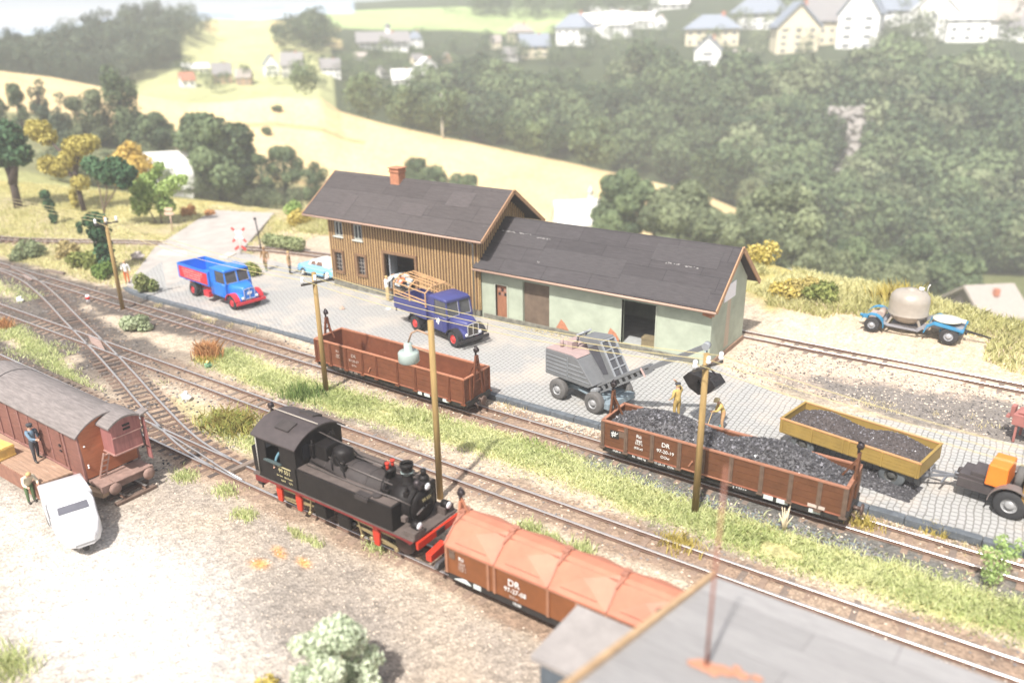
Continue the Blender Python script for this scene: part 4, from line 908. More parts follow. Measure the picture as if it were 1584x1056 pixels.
b=MB(); b.prism([(p[0],p[1]+.012) for p in a1]+[(p[0],p[1]-.0) for p in a1[::-1]],'x',-3.0,-2.93); b.build('roof_seam',black_m,bx)
# cabin
cx0,cx1,cy0,cy1,cz0,cz1=H+.0,H+.85,-.22,1.02,1.55,2.85
b=MB(); b.box(((cx0+cx1)/2,(cy0+cy1)/2,(cz0+cz1)/2),(cx1-cx0,cy1-cy0,cz1-cz0)); pr=arch(cy0,cy1,cz1,cz1+.2); b.prism([(cy0,cz1-.01),(cy1,cz1-.01)]+pr[::-1],'x',cx0,cx1); cb=b.build('brake_cabin',cabm,bx)
b=MB(); a1=arch(cy0-.14,cy1+.14,cz1-.02,cz1+.28); a0=arch(cy0-.14,cy1+.14,cz1-.1,cz1+.2); b.prism(a1+a0[::-1],'x',cx0-.75,cx1+.12); b.build('roof',bxr,cb)
b=MB(); b.bar((cx1+.02,cy0,cz0+.75),(cx1+.02,cy1,cz0+.75),.05,.04); b.bar((cx1+.02,cy0,cz0+.02),(cx1+.02,cy1,cz0+.02),.05,.06); b.bar((cx0,cy0-.02,cz0+.02),(cx1,cy0-.02,cz0+.02),.05,.06); b.build('trim',mat('cab_trim',(.36,.2,.17),.7,.2),cb)
for k in (0,1): b=MB(); b.box((cx1+.005,(cy0+cy1)/2+.02,cz0+.98+.16*k),(.03,.3,.09)); b.build('window',MATS['interior_dark'],cb)
b=MB(); b.prism([(cx1-.1,cz0-.65),(cx1+.25,cz0-.65),(cx1+.12,cz1-.1),(cx1-.1,cz1-.1)],'y',cy1+.1,cy1+.14); dp=b.build('door',cabm,cb); b=MB(); b.tube([(cx1+.18,cy1+.06,cz0-.1),(cx1+.2,cy1-.1,cz0+.1),(cx1+.12,cy1-.1,cz0+.75),(cx1+.1,cy1+.06,cz0+.85)],.025,6); b.build('handrail',iron,dp)
b=MB(); b.box((cx1-.05,cy1+.15,cz1+.1),(.45,.4,.06),(.3,0,0)); b.build('door_hood',bxr,cb)
b=MB(); b.box((H+.5,0,.52),(1.0,2.15,.1)); b.box((H+.98,0,.44),(.14,2.2,.3)); b.box((H+.95,0,.63),(.5,1.2,.05)); b.build('end_platform',frm,bx)
b=MB()
for k in (-.13,.13): b.bar((H+.22,-.62+k,.5),(H+.34,-.3+k,1.62),.05,.06)
for i in range(5): t=(i+.5)/5; b.bar((H+.22+.12*t,-.62+.32*t-.14,.5+1.12*t),(H+.22+.12*t,-.62+.32*t+.14,.5+1.12*t),.08,.04)
b.build('ladder',mat('ladder_dusty',(.4,.25,.2),.8,.25),bx)
for s in (-1,1):
    b=MB(); b.cyl((H+1.02,s*.72,.46),(H+1.32,s*.72,.46),.07,n=10); b.lathe([(.05,1.3),(.24,1.31),(.25,1.36),(.1,1.4)],(H,s*.72,.46),16,0,'x'); b.build('buffer',frm,bx)
    b=MB(); b.box((0,s*.8,.48),(2*H,.12,.2)); b.build('sole_bar',black_m,bx)
for q in (-3,-1.8,1.9,3.9): wheelset(bx,q,.33)
for (dx,z) in ((.0,2.05),(.0,1.2),(.02,1.1)): b=MB(); b.ball((H+.02,-hw+.16,z),.04,8); b.build('paint_mark',white_t,bx)
yl('lettering','DR\n97-10-33\nGGw',.2,-H+.75,2.1,bx,y=-hw-.06,m=grey_t)
# ================================================================== LOCOMOTIVE
lk=mat('loco_black',(.013,.011,.0105),.5,.35,2.5,.1,spots=((.05,.036,.03),.66,1.6),spec=.22); lkr=mat('loco_sooty',(.04,.032,.03),.75,.3,2,.15); lkd=mat('loco_dusty',(.1,.078,.068),.85,.3,2)
lred=mat('loco_red',(.48,.035,.015),.4,.12,3); lredd=mat('loco_red_dark',(.17,.013,.013),.5,.2,3); brass=mat('rod_brass',(.38,.31,.17),.4,.2,4,metal=.5); lamp_w=mat('lamp_lens',(.8,.8,.82),.15,.03); gold=mat('number_gold',(.5,.44,.24),.5,.1)
LX,LY=-20.0,17.9; lo=thing('steam_locomotive','black narrow gauge tank locomotive with red frame and red buffer beam','locomotive',(LX,LY,0))
def lx(x): return x-LX
wd=1.17
# running plate
b=MB(); b.box((lx(-20.2),0,1.36),(8.3,2*wd+.02,.07)); b.build('running_plate',lkd,lo)
b=MB()
for s in (-1,1): b.prism([(lx(-24.2),1.1),(lx(-23.6),1.14),(lx(-23.4),1.27),(lx(-16.5),1.27),(lx(-16.2),1.2),(lx(-16.05),1.335),(lx(-24.2),1.335)],'y',s*wd-.03,s*wd+.03)
b.build('frame_skirt',lredd,lo)
b=MB(); b.box((lx(-22.7),0,.75),(3.0,.62,.62)); b.box((lx(-18.0),0,.75),(3.0,.62,.62)); b.box((lx(-20.3),0,.95),(2,.6,.5)); b.build('frame',lredd,lo)
# side tanks
for s in (-1,1):
    b=MB(); b.box((lx(-19.4),s*(wd-.31),1.86),(4.85,.62,.95)); tk=b.build('side_tank',lk,lo,bevel=.03)
    b=MB(); b.cyl((lx(-17.9),s*(wd-.3),2.33),(lx(-17.9),s*(wd-.3),2.45),.17,n=14); b.box((lx(-18.35),s*(wd-.12),2.36),(.62,.24,.05)); b.box((lx(-18.35),s*(wd+.03),2.27),(.6,.08,.14)); b.build('tank_lid',lkr,tk)
    b=MB(); b.box((lx(-19.4),s*(wd-.31),2.345),(4.7,.5,.02)); b.build('tank_top',lkd,tk)
# boiler
b=MB(); b.cyl((lx(-21.7),0,2.02),(lx(-17.9),0,2.02),.66,n=32); 
for q in (-20.9,-19.8,-18.8): b.cyl((lx(q)-.03,0,2.02),(lx(q)+.03,0,2.02),.675,n=32)
b.build('boiler',lkr,lo)
b=MB(); b.cyl((lx(-17.9),0,2.02),(lx(-16.62),0,2.02),.7,n=32); b.box((lx(-17.2),0,1.5),(1.1,.9,.4)); sb=b.build('smokebox',lk,lo)
b=MB(); b.lathe([(.62,0),(.6,.06),(.4,.12),(.1,.15),(.02,.16)],(lx(-16.62),0,2.02),28,0,'x'); b.cyl((lx(-16.5),0,2.02),(lx(-16.38),0,2.02),.07,n=10); b.bar((lx(-16.4),-.2,2.0),(lx(-16.4),.2,2.08),.03,.03); sd_=b.build('smokebox_door',lk,sb)
b=MB(); b.box((lx(-16.42),0,2.34),(.03,.72,.17)); b.build('number_plate',lk,sd_); lettering('plate_number','99 551',.17,gold,sd_,(lx(-16.4),0,2.28),rot=(PI/2,0,PI/2))
b=MB(); b.bar((lx(-16.44),-.5,1.93),(lx(-16.44),-.12,2.03),.03,.05); b.build('hinge_bar',mat('steel_bright',(.5,.5,.5),.3,.1,metal=.8),sd_)
b=MB(); b.lathe([(.3,2.6),(.24,2.74),(.2,2.8),(.2,3.3),(.245,3.32),(.25,3.44),(.205,3.45),(.2,3.3)],(lx(-17.25),0,0),20); 
ch=b.build('chimney',lk,lo); b=MB(); b.lathe([(.205,3.05),(.225,3.06),(.225,3.12),(.205,3.13)],(lx(-17.25),0,0),20); b.build('chimney_band',mat('band_teal',(.2,.25,.24),.4,.2),ch)
b=MB(); b.lathe([(.42,2.5),(.4,2.62),(.4,2.95),(.36,3.06),(.25,3.14),(.02,3.18)],(lx(-20.4),0,0),24); b.build('steam_dome',lk,lo)
b=MB(); b.box((lx(-21.2),-.02,2.82),(.72,.82,.5),None,0,(.9,.9)); b.box((lx(-21.2),-.02,3.09),(.62,.72,.05)); b.build('sand_box',lk,lo,bevel=.03)
b=MB(); b.lathe([(.2,2.6),(.19,2.9),(.21,2.92),(.21,3.0),(.12,3.03),(.02,3.05)],(lx(-18.05),0,0),16); vb=b.build('valve_base',lk,lo)
for s in (-1,1): b=MB(); b.cyl((lx(-18.05),s*.13,3.0),(lx(-18.05),s*.13,3.2),.06,n=10); b.cyl((lx(-18.05),s*.13,3.2),(lx(-18.05),s*.13,3.27),.085,n=10); b.build('safety_valve',lred,vb)
# pumps and fittings at the chimney
b=MB(); b.lathe([(.02,2.5),(.17,2.55),(.2,2.65),(.2,2.9),(.15,3.0),(.02,3.03)],(lx(-16.75),.28,0),14); b.cyl((lx(-16.75),.28,3.0),(lx(-16.75),.28,3.22),.1,n=10); b.build('feed_pump',lk,lo)
b=MB(); b.lathe([(.12,2.7),(.13,2.9),(.08,3.0),(.02,3.0)],(lx(-16.7),-.12,0),10); b.box((lx(-16.62),-.05,2.78),(.25,.3,.16)); b.build('bell',iron,lo)
b=MB()
for s in (-1,1):
    b.tube([(lx(-21.7),s*.55,2.45),(lx(-20.2),s*.66,2.35),(lx(-18.8),s*.69,2.3),(lx(-17.6),s*.72,2.35),(lx(-17.0),s*.72,2.1)],.03,6)
    b.tube([(lx(-20.4),s*.4,2.9),(lx(-20.0),s*.5,2.6),(lx(-19.7),s*.62,2.3)],.03,6); b.tube([(lx(-20.75),s*.1,3.05),(lx(-20.6),s*.46,2.7),(lx(-20.4),s*.6,2.45)],.025,6)
b.tube([(lx(-18.05),-.2,2.9),(lx(-18.0),-.5,2.7),(lx(-17.95),-.68,2.35)],.02,6)
b.tube([(lx(-17.25),-.3,3.12),(lx(-16.9),.0,3.12),(lx(-16.75),.28,3.2)],.02,6)
b.build('pipework',lk,lo)
for (x,y,z,w,d_,h_) in ((-21.55,-.45,2.95,.16,.16,.5),(-21.5,.45,2.95,.16,.16,.5),(-20.9,.46,2.72,.3,.2,.22),(-19.95,-.42,2.7,.26,.18,.2),(-18.6,.35,2.72,.3,.22,.22),(-17.75,-.58,2.5,.3,.2,.28),(-16.9,-.45,2.62,.2,.2,.24)):
    b=MB(); b.box((lx(x),y,z-.1),(w,d_,h_)); b.cyl((lx(x),y,z),(lx(x),y,z+h_*.5+.08),min(w,d_)*.32,n=8); b.build('boiler_fitting',lk,lo,bevel=.02)
b=MB()
for s in (-1,1): b.tube([(lx(-21.6),s*.8,2.42),(lx(-19.0),s*.82,2.42),(lx(-17.2),s*.8,2.5),(lx(-16.6),s*.62,2.3)],.022,6); b.tube([(lx(-21.4),s*.3,2.75),(lx(-19.6),s*.36,2.66),(lx(-17.6),s*.4,2.66)],.022,6)
b.tube([(lx(-21.7),0,3.42),(lx(-20.5),0,3.3),(lx(-19.5),0,3.28)],.02,6); b.build('handrail',mat('rail_soot',(.14,.12,.11),.5,.2,metal=.4),lo)
# cab
x0,x1=lx(-23.95),lx(-21.72); zt=3.16
b=MB(); win=[(x0+.55,x0+1.35,2.28,2.98)]
for s in (-1,1):
    y=s*wd-.05 if s>0 else -wd; panels(b,x0,x1,1.38,zt,win,y if s<0 else wd-.05,.05)
def cab_arch(n=12,e=0,z=0): return [(-wd-e+(2*wd+2*e)*i/n,zt+z+.5*(1-abs(2*i/n-1)**2.3)) for i in range(n+1)]
ar=cab_arch()
b.prism([(-wd+.05,1.38),(-.75,1.38),(-.75,2.3),(-.95,2.3),(-.95,2.95),(-.75,3.1),(-.4,3.2),(-.4,1.38),(wd-.05,1.38),(wd-.05,zt)]+ar[::-1][1:-1]+[(-wd+.05,zt)],'x',x0,x0+.05)
b.prism([(-wd+.05,1.38),(wd-.05,1.38),(wd-.05,zt)]+ar[::-1][1:-1]+[(-wd+.05,zt)],'x',x1-.05,x1)
cab=b.build('cab',lk,lo)
for s in (-1,1): b=MB(); b.prism([(s*.62-.17,2.55),(s*.62+.17,2.55),(s*.62+.17,3.15),(s*.62-.17,3.15)],'x',x1-.02,x1+.012); b.build('cab_window',wind_dark,cab)
b=MB(); a1=cab_arch(14,.1,.03); a0=cab_arch(14,.1,-.03); b.prism(a1+a0[::-1],'x',x0-.12,x1+.14); rf=b.build('cab_roof',mat('cab_roof_grey',(.055,.043,.042),.6,.25,1.5),cab)
for (y,z,t) in ((-.6,zt+.38,.3),(.62,zt+.38,-.3)):
    b=MB(); b.box(((x0+x1)/2+.1,y,z+.07),(.75,.5,.09),(t,0,0)); b.build('roof_hatch',lkr,rf)
b=MB(); b.tube([(x0-.28,-.02,zt+.58),(x1+.1,-.02,zt+.58)],.02,6); b.build('rope_guide',mat('rope_pale',(.45,.4,.34),.8,.1),rf)
b=MB(); b.lathe([(.05,-.08),(.12,-.07),(.09,0),(.12,.07),(.05,.08)],(x0-.35,0,zt+.66),12,0,'y'); b.box((x0-.3,0,zt+.5),(.08,.1,.26)); b.build('rope_roller',iron,rf)
b=MB(); b.box((x0+.95,-wd-.03,2.26),(.95,.12,.05)); b.build('arm_rest',mat('sill_teal',(.06,.085,.085),.6,.2),cab)
b=MB(); b.tube([(x0+.06,-wd-.03,zt-.1),(x0+.06,-wd-.03,1.5)],.022,6); b.build('handrail',mat('rail_pale',(.4,.38,.34),.5,.1),cab)
lettering('number','99 551',.24,gold,cab,((x0+x1)/2+.42,-wd-.012,1.92)); lettering('lettering','Bw Thum    Rbd Dresden',.085,gold,cab,((x0+x1)/2+.4,-wd-.012,1.74)); lettering('lettering','K66.8      12,5 t',.1,gold,cab,((x0+x1)/2+.5,-wd-.012,1.56))
b=MB(); b.box(((x0+x1)/2+.42,-wd-.01,2.17),(.72,.02,.03)); b.build('name_plate',gold,cab)
b=MB(); b.box((lx(-24.18),0,1.9),(.5,2*wd-.35,1.05),None,0,(1.25,1)); b.build('coal_bunker',lk,lo)
# buffer beams, headlamps
b=MB(); b.box((lx(-15.97),0,1.17),(.1,2.2,.26)); bb=b.build('buffer_beam',lred,lo)
b=MB(); b.box((lx(-15.9),.05,1.17),(.06,.4,.22)); b.build('beam_plate',black_m,bb)
for s in (-1,1): b=MB(); b.prism([(s*.15,.62),(s*.95,.62),(s*.95,.9),(s*.15,1.0)],'x',lx(-15.75),lx(-15.5)); b.build('bogie_beam',lred,lo,bevel=.02)
b=MB(); b.prism([(-1.0,.45),(1.0,.45),(1.12,.62),(1.0,.76),(-1.0,.76),(-1.12,.62)],'x',lx(-15.28),lx(-15.12)); b.cyl((lx(-15.6),0,.66),(lx(-15.2),0,.66),.12,n=10); b.box((lx(-15.4),0,.95),(.2,.16,.4)); b.build('buffer',mat('buffer_dark',(.06,.055,.055),.5,.3,4),lo,bevel=.03)
def headlamp(x,y,z,s=1):
    b=MB(); b.cyl((x-.28*s,y,z),(x,y,z),.15,n=16); b.box((x-.15*s,y,z-.2),(.2,.14,.18)); o=b.build('headlamp',lk,lo)
    b=MB(); b.lathe([(.135,0),(.11,.03),(.02,.045)],(x,y,z),16,0,'x'); b.build('lens',lamp_w,o)
headlamp(lx(-16.1),-.78,1.75); headlamp(lx(-16.1),.78,1.75); headlamp(lx(-16.45),.12,2.72)
for c_,d_ in (((lx(-16.3),-.85,1.5),(.5,.5,.2)),((lx(-16.35),.85,1.5),(.4,.5,.3)),((lx(-16.6),-.95,1.95),(.2,.16,.18))): b=MB(); b.box(c_,d_); b.build('front_box',lkd,lo)
# running gear: two power bogies
for (w0,w1,cy_,dirn) in ((-23.35,-22.15,-20.85,1),(-18.4,-17.2,-19.6,-1)):
    mb=MB()
    for x in (w0,w1):
        for s in (-1,1): mb.lathe([(.06,-.06),(.3,-.055),(.34,-.03),(.4,-.03),(.4,.05),(.43,.055),(.43,.08),(.3,.07)] if s>0 else [(.06,.06),(.3,.055),(.34,.03),(.4,.03),(.4,-.05),(.43,-.055),(.43,-.08),(.3,-.07)],(lx(x),-s*GA/2,.4),24,0,'y')
        mb.cyl((lx(x),-GA/2,.4),(lx(x),GA/2,.4),.06,n=8)
    dw=mb.build('driving_wheels',mat('wheel_soot',(.05,.03,.028),.5,.3),lo)
    b=MB()
    for s in (-1,1): b.box((lx(cy_),s*.8,.72),(.62,.42,.5)); b.box((lx(cy_),s*.86,1.02),(.5,.34,.22)); b.cyl((lx(cy_)-dirn*.32,s*.82,.7),(lx(cy_)-dirn*.48,s*.82,.7),.1,n=10)
    b.build('cylinder',lk,lo,bevel=.04)
    b=MB()
    for s in (-1,1):
        y=s*.78
        b.bar((lx(w0),y,.42),(lx(w1),y,.42),.05,.08); b.bar((lx(cy_)-dirn*.3,y+s*.04,.7),(lx(w1 if dirn>0 else w0)-dirn*.1,y+s*.04,.68),.05,.05)
        b.bar((lx(cy_)-dirn*.35,y+s*.06,.95),(lx(w0 if dirn>0 else w1),y+s*.06,.88),.05,.06); b.bar((lx(cy_)-dirn*.6,y+s*.08,1.02),(lx(cy_)-dirn*.75,y+s*.08,.36),.05,.06); b.bar((lx(w0 if dirn>0 else w1),y+s*.05,.5),(lx(cy_)-dirn*.7,y+s*.05,.66),.05,.06)
        for x in (w0,w1): b.cyl((lx(x),y-.04,.42),(lx(x),y+s*.1,.42),.09,n=10)
        b.cyl((lx(cy_)-dirn*.75,y,.36),(lx(cy_)-dirn*.75,y+s*.14,.36),.07,n=8)
    b.build('coupling_rods',brass,lo)
    b=MB()
    ks=[(w0+.15,.78),(w1+.05,.72)] if dirn>0 else [(w0+.35,.74)]
    for s in (-1,1):
        for x,z in ks: b.prism([(lx(x)-.12,z-.42),(lx(x)+.12,z-.42),(lx(x)+.17,z+.1),(lx(x)+.08,z+.34),(lx(x)-.14,z+.34),(lx(x)-.17,z)],'y',s*.9-.06,s*.9+.06)
    b.build('counterweight',lred,lo,bevel=.03)
b=MB(); b.box((lx(-24.05),0,1.17),(.1,2.2,.26)); b.build('buffer_beam',lred,lo)
b=MB(); b.box((lx(-24.3),-.8,.85),(.3,.3,.2)); b.bar((lx(-24.1),-1.0,1.2),(lx(-24.1),-1.0,.7),.05,.05); b.build('step',black_m,lo)
# brake ropes between the stands of the stock
# ================================================================== ROAD VEHICLES
tyre_m=mat('tyre_rubber',(.03,.03,.032),.8,.25,4); tyre_g=mat('tyre_grey',(.11,.105,.1),.8,.2,4)
def wheel(parent,x,y,r,w,hub,tyre=None,side=-1,name='wheel',hubr=.55,dual=False):
    "tyre with a rim as its sub-part; side says which way the hub faces"
    b=MB(); prof=[(r*.5,-w/2),(r*.88,-w/2),(r*.98,-w*.38),(r,-w*.2),(r,w*.2),(r*.98,w*.38),(r*.88,w/2),(r*.5,w/2)]
    b.lathe(prof,(0,0,0),24,0,'y',True,False)
    if dual: b.lathe([(p[0],p[1]-side*w*1.15) for p in prof],(0,0,0),24,0,'y',True,False)
    t=b.build(name,tyre or tyre_m,parent,loc=(x,y,r))
    q=MB(); k=side*w/2
    pr=[(r*max(hubr,.56),k*.99),(r*hubr*.92,k*.6),(r*.3,k*.5),(r*.28,k*.95),(r*.12,k*1.02),(.01,k*1.02)]
    q.lathe(pr,(0,0,0),20,0,'y',True,False); q.lathe([(r*.52,-k*.9),(.01,-k*.9)],(0,0,0),20,0,'y',True,False)
    for i in range(8): a=i*PI/4; q.cyl((math.cos(a)*r*.38,k*.5,math.sin(a)*r*.38),(math.cos(a)*r*.38,k*.75,math.sin(a)*r*.38),r*.04,n=6)
    q.build('rim',hub,t); return t
def fender(parent,x,y,r,w,t0,t1,m,th=.035,name='fender',z=None):
    b=MB(); P=[];n=14; z=r*.9 if z is None else z
    out=[(x+math.cos(t0+(t1-t0)*i/n)*r,z+math.sin(t0+(t1-t0)*i/n)*r) for i in range(n+1)]
    inn=[(x+math.cos(t0+(t1-t0)*i/n)*(r-th),z+math.sin(t0+(t1-t0)*i/n)*(r-th)) for i in range(n+1)]
    for i in range(n): b.prism([out[i],out[i+1],inn[i+1],inn[i]],'y',y-w/2,y+w/2)
    return b.build(name,m,parent)
def rsec(x,hw,z0,z1,rt=.2,rb=.05,taper=1.0,n=4):
    "rounded cross section at x"
    P=[]
    for (cy,cz,r,a0) in ((hw*taper-rt,z1-rt,rt,0),(-(hw*taper-rt),z1-rt,rt,PI/2),(-(hw-rb),z0+rb,rb,PI),(hw-rb,z0+rb,rb,1.5*PI)):
        for i in range(n+1): t=a0+PI/2*i/n; P.append((x,cy+r*math.cos(t),cz+r*math.sin(t)))
    return P
def cab_truck(name,label,loc,rz,body,fend,hubc,chassis,wb,bedL,hw,grille,dark_bumper,ztop=2.62,r=.5):
    "long-nosed truck; x forward, origin under the rear axle"
    t=thing(name,label,'truck',loc,rz); xf=wb+.75; xc=wb-2.35 if False else xf-1.45-1.75
    b=MB(); 
    for s in (-1,1): b.box(((wb-.7)/2,s*.42,.72),(wb+1.9,.1,.18))
    b.box((wb,0,.5),(.1,1.5,.1)); b.box((0,0,.5),(.12,1.5,.12)); b.box((wb*.45,0,.6),(.9,.5,.35)); b.build('chassis',chassis,t)
    x0=xf-3.15; x1=xf-1.4     # cab rear and windscreen foot
    cab=MB(); cab.loft([rsec(x0,hw*.93,.68,1.62,.06,.05),rsec(x1+.12,hw*.93,.68,1.62,.06,.05)]); 
    # hood
    cab.loft([rsec(x1-.05,hw*.8,.8,1.68,.3,.05),rsec(x1+.6,hw*.66,.8,1.62,.28,.05),rsec(xf-.25,hw*.42,.75,1.55,.2,.05),rsec(xf-.1,hw*.38,.72,1.45,.18,.05)])
    cb=cab.build('body',body,t)
    ro=MB(); zr=ztop-.18
    ro.loft([rsec(x0-.01,hw*.9,zr-.02,ztop-.06,.09,.02),rsec(x0+.25,hw*.9,zr,ztop,.12,.02),rsec(x1-.25,hw*.88,zr,ztop,.12,.02),rsec(x1+.02,hw*.82,zr-.02,ztop-.08,.06,.02)])
    # pillars
    for s in (-1,1):
        ro.bar((x0+.04,s*hw*.86,1.6),(x0+.04,s*hw*.86,zr+.02),.1,.08); ro.bar((x1+.1,s*hw*.86,1.6),(x1-.08,s*hw*.82,zr+.02),.09,.09); ro.bar((x0+.62,s*hw*.87,1.6),(x0+.62,s*hw*.86,zr+.02),.06,.08)
        ro.box((x0+.33,s*hw*.87,(1.6+zr)/2),(.58,.05,zr-1.6))
    ro.bar((x1+.16,0,1.62),(x1-.02,0,zr),.06,.06); ro.box((x0+.02,0,(1.6+zr)/2),(.05,hw*1.7,zr-1.6))
    ro.build('roof',body,cb)
    for s in (-1,1):
        g=MB(); ya,yb=(.05,hw*.78) ; g.add([(x1+.11,s*ya,1.66),(x1+.08,s*yb,1.66),(x1-.08,s*yb*.96,zr-.01),(x1-.05,s*ya,zr-.01)]+[(x1+.09,s*ya,1.66),(x1+.06,s*yb,1.66),(x1-.1,s*yb*.96,zr-.01),(x1-.07,s*ya,zr-.01)],[(0,1,2,3),(7,6,5,4),(0,1,5,4),(1,2,6,5),(2,3,7,6),(3,0,4,7)]); g.build('windscreen',mat('screen_glass',(.075,.075,.08),.06,.25,2),cb)
        f=MB(); ya,yb=.05,hw*.8
        for (p,q) in (((x1+.12,s*ya,1.66),(x1+.09,s*yb,1.66)),((x1-.07,s*yb*.97,zr),(x1-.04,s*ya,zr)),((x1+.12,s*ya,1.66),(x1-.04,s*ya,zr)),((x1+.09,s*yb,1.66),(x1-.07,s*yb*.97,zr))): f.bar(p,q,.025,.025)
        f.build('screen_frame',mat('frame_silver',(.6,.6,.62),.35,.1,metal=.4),cb)
        g=MB(); g.box(((x0+.65+x1)/2,s*hw*.86,(1.63+zr)/2),(x1-x0-.68,.03,zr-1.65)); g.build('side_window',MATS['screen_glass'],cb)
        d=MB(); d.box((x0+.95,s*(hw*.93+.004),1.2),(1.0,.02,.8)); d.box((x0+.62,s*(hw*.93+.02),1.45),(.14,.03,.03)); d.build('door',body,cb,bevel=.01)
    # front
    for s in (-1,1):
        fender(t,wb,s*(hw-.2),.66,.42,.25,PI-.2,fend,.04,z=.46)
        b=MB(); b.loft([[(wb+.1,s*(hw-.62)+y_,z_) for y_,z_ in ((-.2,.75),(.2,.75),(.2,1.2),(-.2,1.2))],[(xf-.3,s*(hw-.6)+y_,z_) for y_,z_ in ((-.24,.6),(.24,.6),(.22,1.02),(-.22,1.02))],[(xf-.08,s*(hw-.6)+y_,z_) for y_,z_ in ((-.22,.6),(.22,.6),(.2,.92),(-.2,.92))]],0,False); b.build('wing',body,t,bevel=.04)
        h=MB(); h.cyl((xf-.2,s*(hw-.55),.82),(xf-.03,s*(hw-.55),.82),.12,n=14); hl_=h.build('headlight',body,t)
        h=MB(); h.lathe([(.11,0),(.09,.025),(.01,.035)],(xf-.03,s*(hw-.55),.82),14,0,'x'); h.build('lens',lamp_w,hl_)
    b=MB(); b.box((xf+.05,0,.52),(.1,2*hw+.06,.2)); b.build('bumper',dark_bumper,t,bevel=.02)
    g=MB(); g.box((xf-.09,0,1.06),(.06,hw*.74,.68)); gr=g.build('grille',grille,t,bevel=.01)
    g=MB(); 
    for p,q in (((-hw*.37,.72),(-hw*.37,1.38)),((hw*.37,.72),(hw*.37,1.38)),((0,.72),(0,1.42)),((-hw*.37,.72),(hw*.37,.72)),((-hw*.37,1.38),(0,1.44)),((hw*.37,1.38),(0,1.44))): g.bar((xf-.05,p[0],p[1]),(xf-.05,q[0],q[1]),.03,.03)
    g.build('grille_frame',mat('chrome_pale',(.7,.7,.7),.3,.1,metal=.3),gr)
    for s in (-1,1):
        wheel(t,wb,s*(hw-.2),r,.24,hubc,side=s); wheel(t,0,s*(hw-.18),r,.24,hubc,side=s,dual=True)
    return t,x0,x1,xf
blue=mat('truck_blue',(.02,.17,.62),.35,.06,2); red=mat('truck_red',(.55,.03,.045),.4,.08,2)
bt,x0,x1,xf=cab_truck('tipper_truck','bright blue and red tipper truck with empty open blue bed',at(300,458,.12)+Vector((.1,1.0,0)),math.radians(-5.5),blue,red,red,red,5.0,3.6,1.08,blue,red)
bx0,bx1=-1.55,x0-.05
b=MB(); b.box(((bx0+bx1)/2,0,1.22),(bx1-bx0,2.16,.08)); b.build('bed_floor',blue,bt)
for s in (-1,1):
    b=MB(); b.box(((bx0+bx1)/2,s*1.06,1.75),(bx1-bx0,.06,1.0)); b.build('bed_side',blue,bt,bevel=.01)
    b=MB(); b.box(((bx0+bx1)/2+.03,s*1.1,1.68),(bx1-bx0-.35,.025,.8)); sp=b.build('side_panel',red,bt)
    tx=('BETON · KIES · SAND','VEB BAUSTOFFE DRESDEN','TRANSPORT UND LIEFERUNG','TEL. 4 12 07')
    for k,(s_,l_) in enumerate(zip((.17,.14,.14,.14),tx)):
        b=MB(); xs=(bx0+bx1)/2-.05*k; q=-1.35+.12*k; 
        while q<1.3-.1*k:
            w_=random.uniform(.06,.2); b.box((xs+q+w_/2,s*1.117,1.93-.17*k),(w_,.008,.055)); q+=w_+random.choice((.03,.03,.09))
        b.build('faded_lettering',mat('lettering_pink',(.72,.4,.38),.7,.1),sp)
b=MB(); b.box((bx0+.03,0,1.75),(.06,2.06,1.0)); b.build('tailgate',blue,bt)
b=MB(); b.box((bx1-.03,0,1.75),(.06,2.06,1.0)); b.box((bx1-.5,0,1.5),(.9,1.2,.5),None,0,(.6,.8)); b.build('headboard',blue,bt)
b=MB()
for s in (-.13,.07): b.prism([(s-.05,1.0),(s+.09,1.04),(s+.11,1.2),(s-.03,1.16)],'x',xf-.055,xf-.035)
b.build('emblem',white_t,bt)
b=MB(); b.box((2.0,-.95,.6),(.7,.3,.4)); b.box((2.0,.95,.6),(.7,.3,.4)); b.build('tool_box',red,bt); b=MB(); b.box((bx0+.1,-.6,.95),(.3,.1,.15)); b.box((bx0+.1,.6,.95),(.3,.1,.15)); b.build('tail_bracket',red,bt)
# dark blue truck with wooden hoops
navy=mat('truck_navy',(.045,.05,.17),.45,.15,2); blk=mat('truck_black',(.025,.023,.025),.5,.2); hubred=mat('hub_red',(.62,.05,.045),.45,.1); hoop=mat('hoop_wood',(.55,.33,.16),.7,.15,4)
dtk,x0,x1,xf=cab_truck('flatbed_truck','dark blue truck with red wheels and bare wooden hoops over its bed',at(642,512,.12)+Vector((.25,.98,0)),math.radians(-14),navy,blk,hubred,blk,3.85,3.6,1.05,mat('grille_dark',(.06,.05,.045),.5,.2),blk,ztop=2.72,r=.52)
bx0,bx1=-2.1,x0-.06
b=MB(); b.box(((bx0+bx1)/2,0,1.15),(bx1-bx0,2.14,.1)); b.build('bed_floor',navy,dtk)
for s in (-1,1): b=MB(); b.box(((bx0+bx1)/2,s*1.05,1.5),(bx1-bx0,.06,.72)); b.build('bed_side',navy,dtk,bevel=.01)
b=MB(); b.box((bx0+.03,0,1.5),(.06,2.04,.72)); b.build('tailgate',navy,dtk); b=MB(); b.box((bx1-.03,0,1.5),(.06,2.04,.72)); b.build('headboard',navy,dtk)
ho=MB(); xs=[bx0+.05,(bx0+bx1)/2,bx1-.05]; prof=[(-1.03,1.86),(-1.03,2.75),(-.5,3.1),(.5,3.1),(1.03,2.75),(1.03,1.86)]
for x in xs:
    for p,q in zip(prof[:-1],prof[1:]): ho.bar((x,p[0],p[1]),(x,q[0],q[1]),.06,.06)
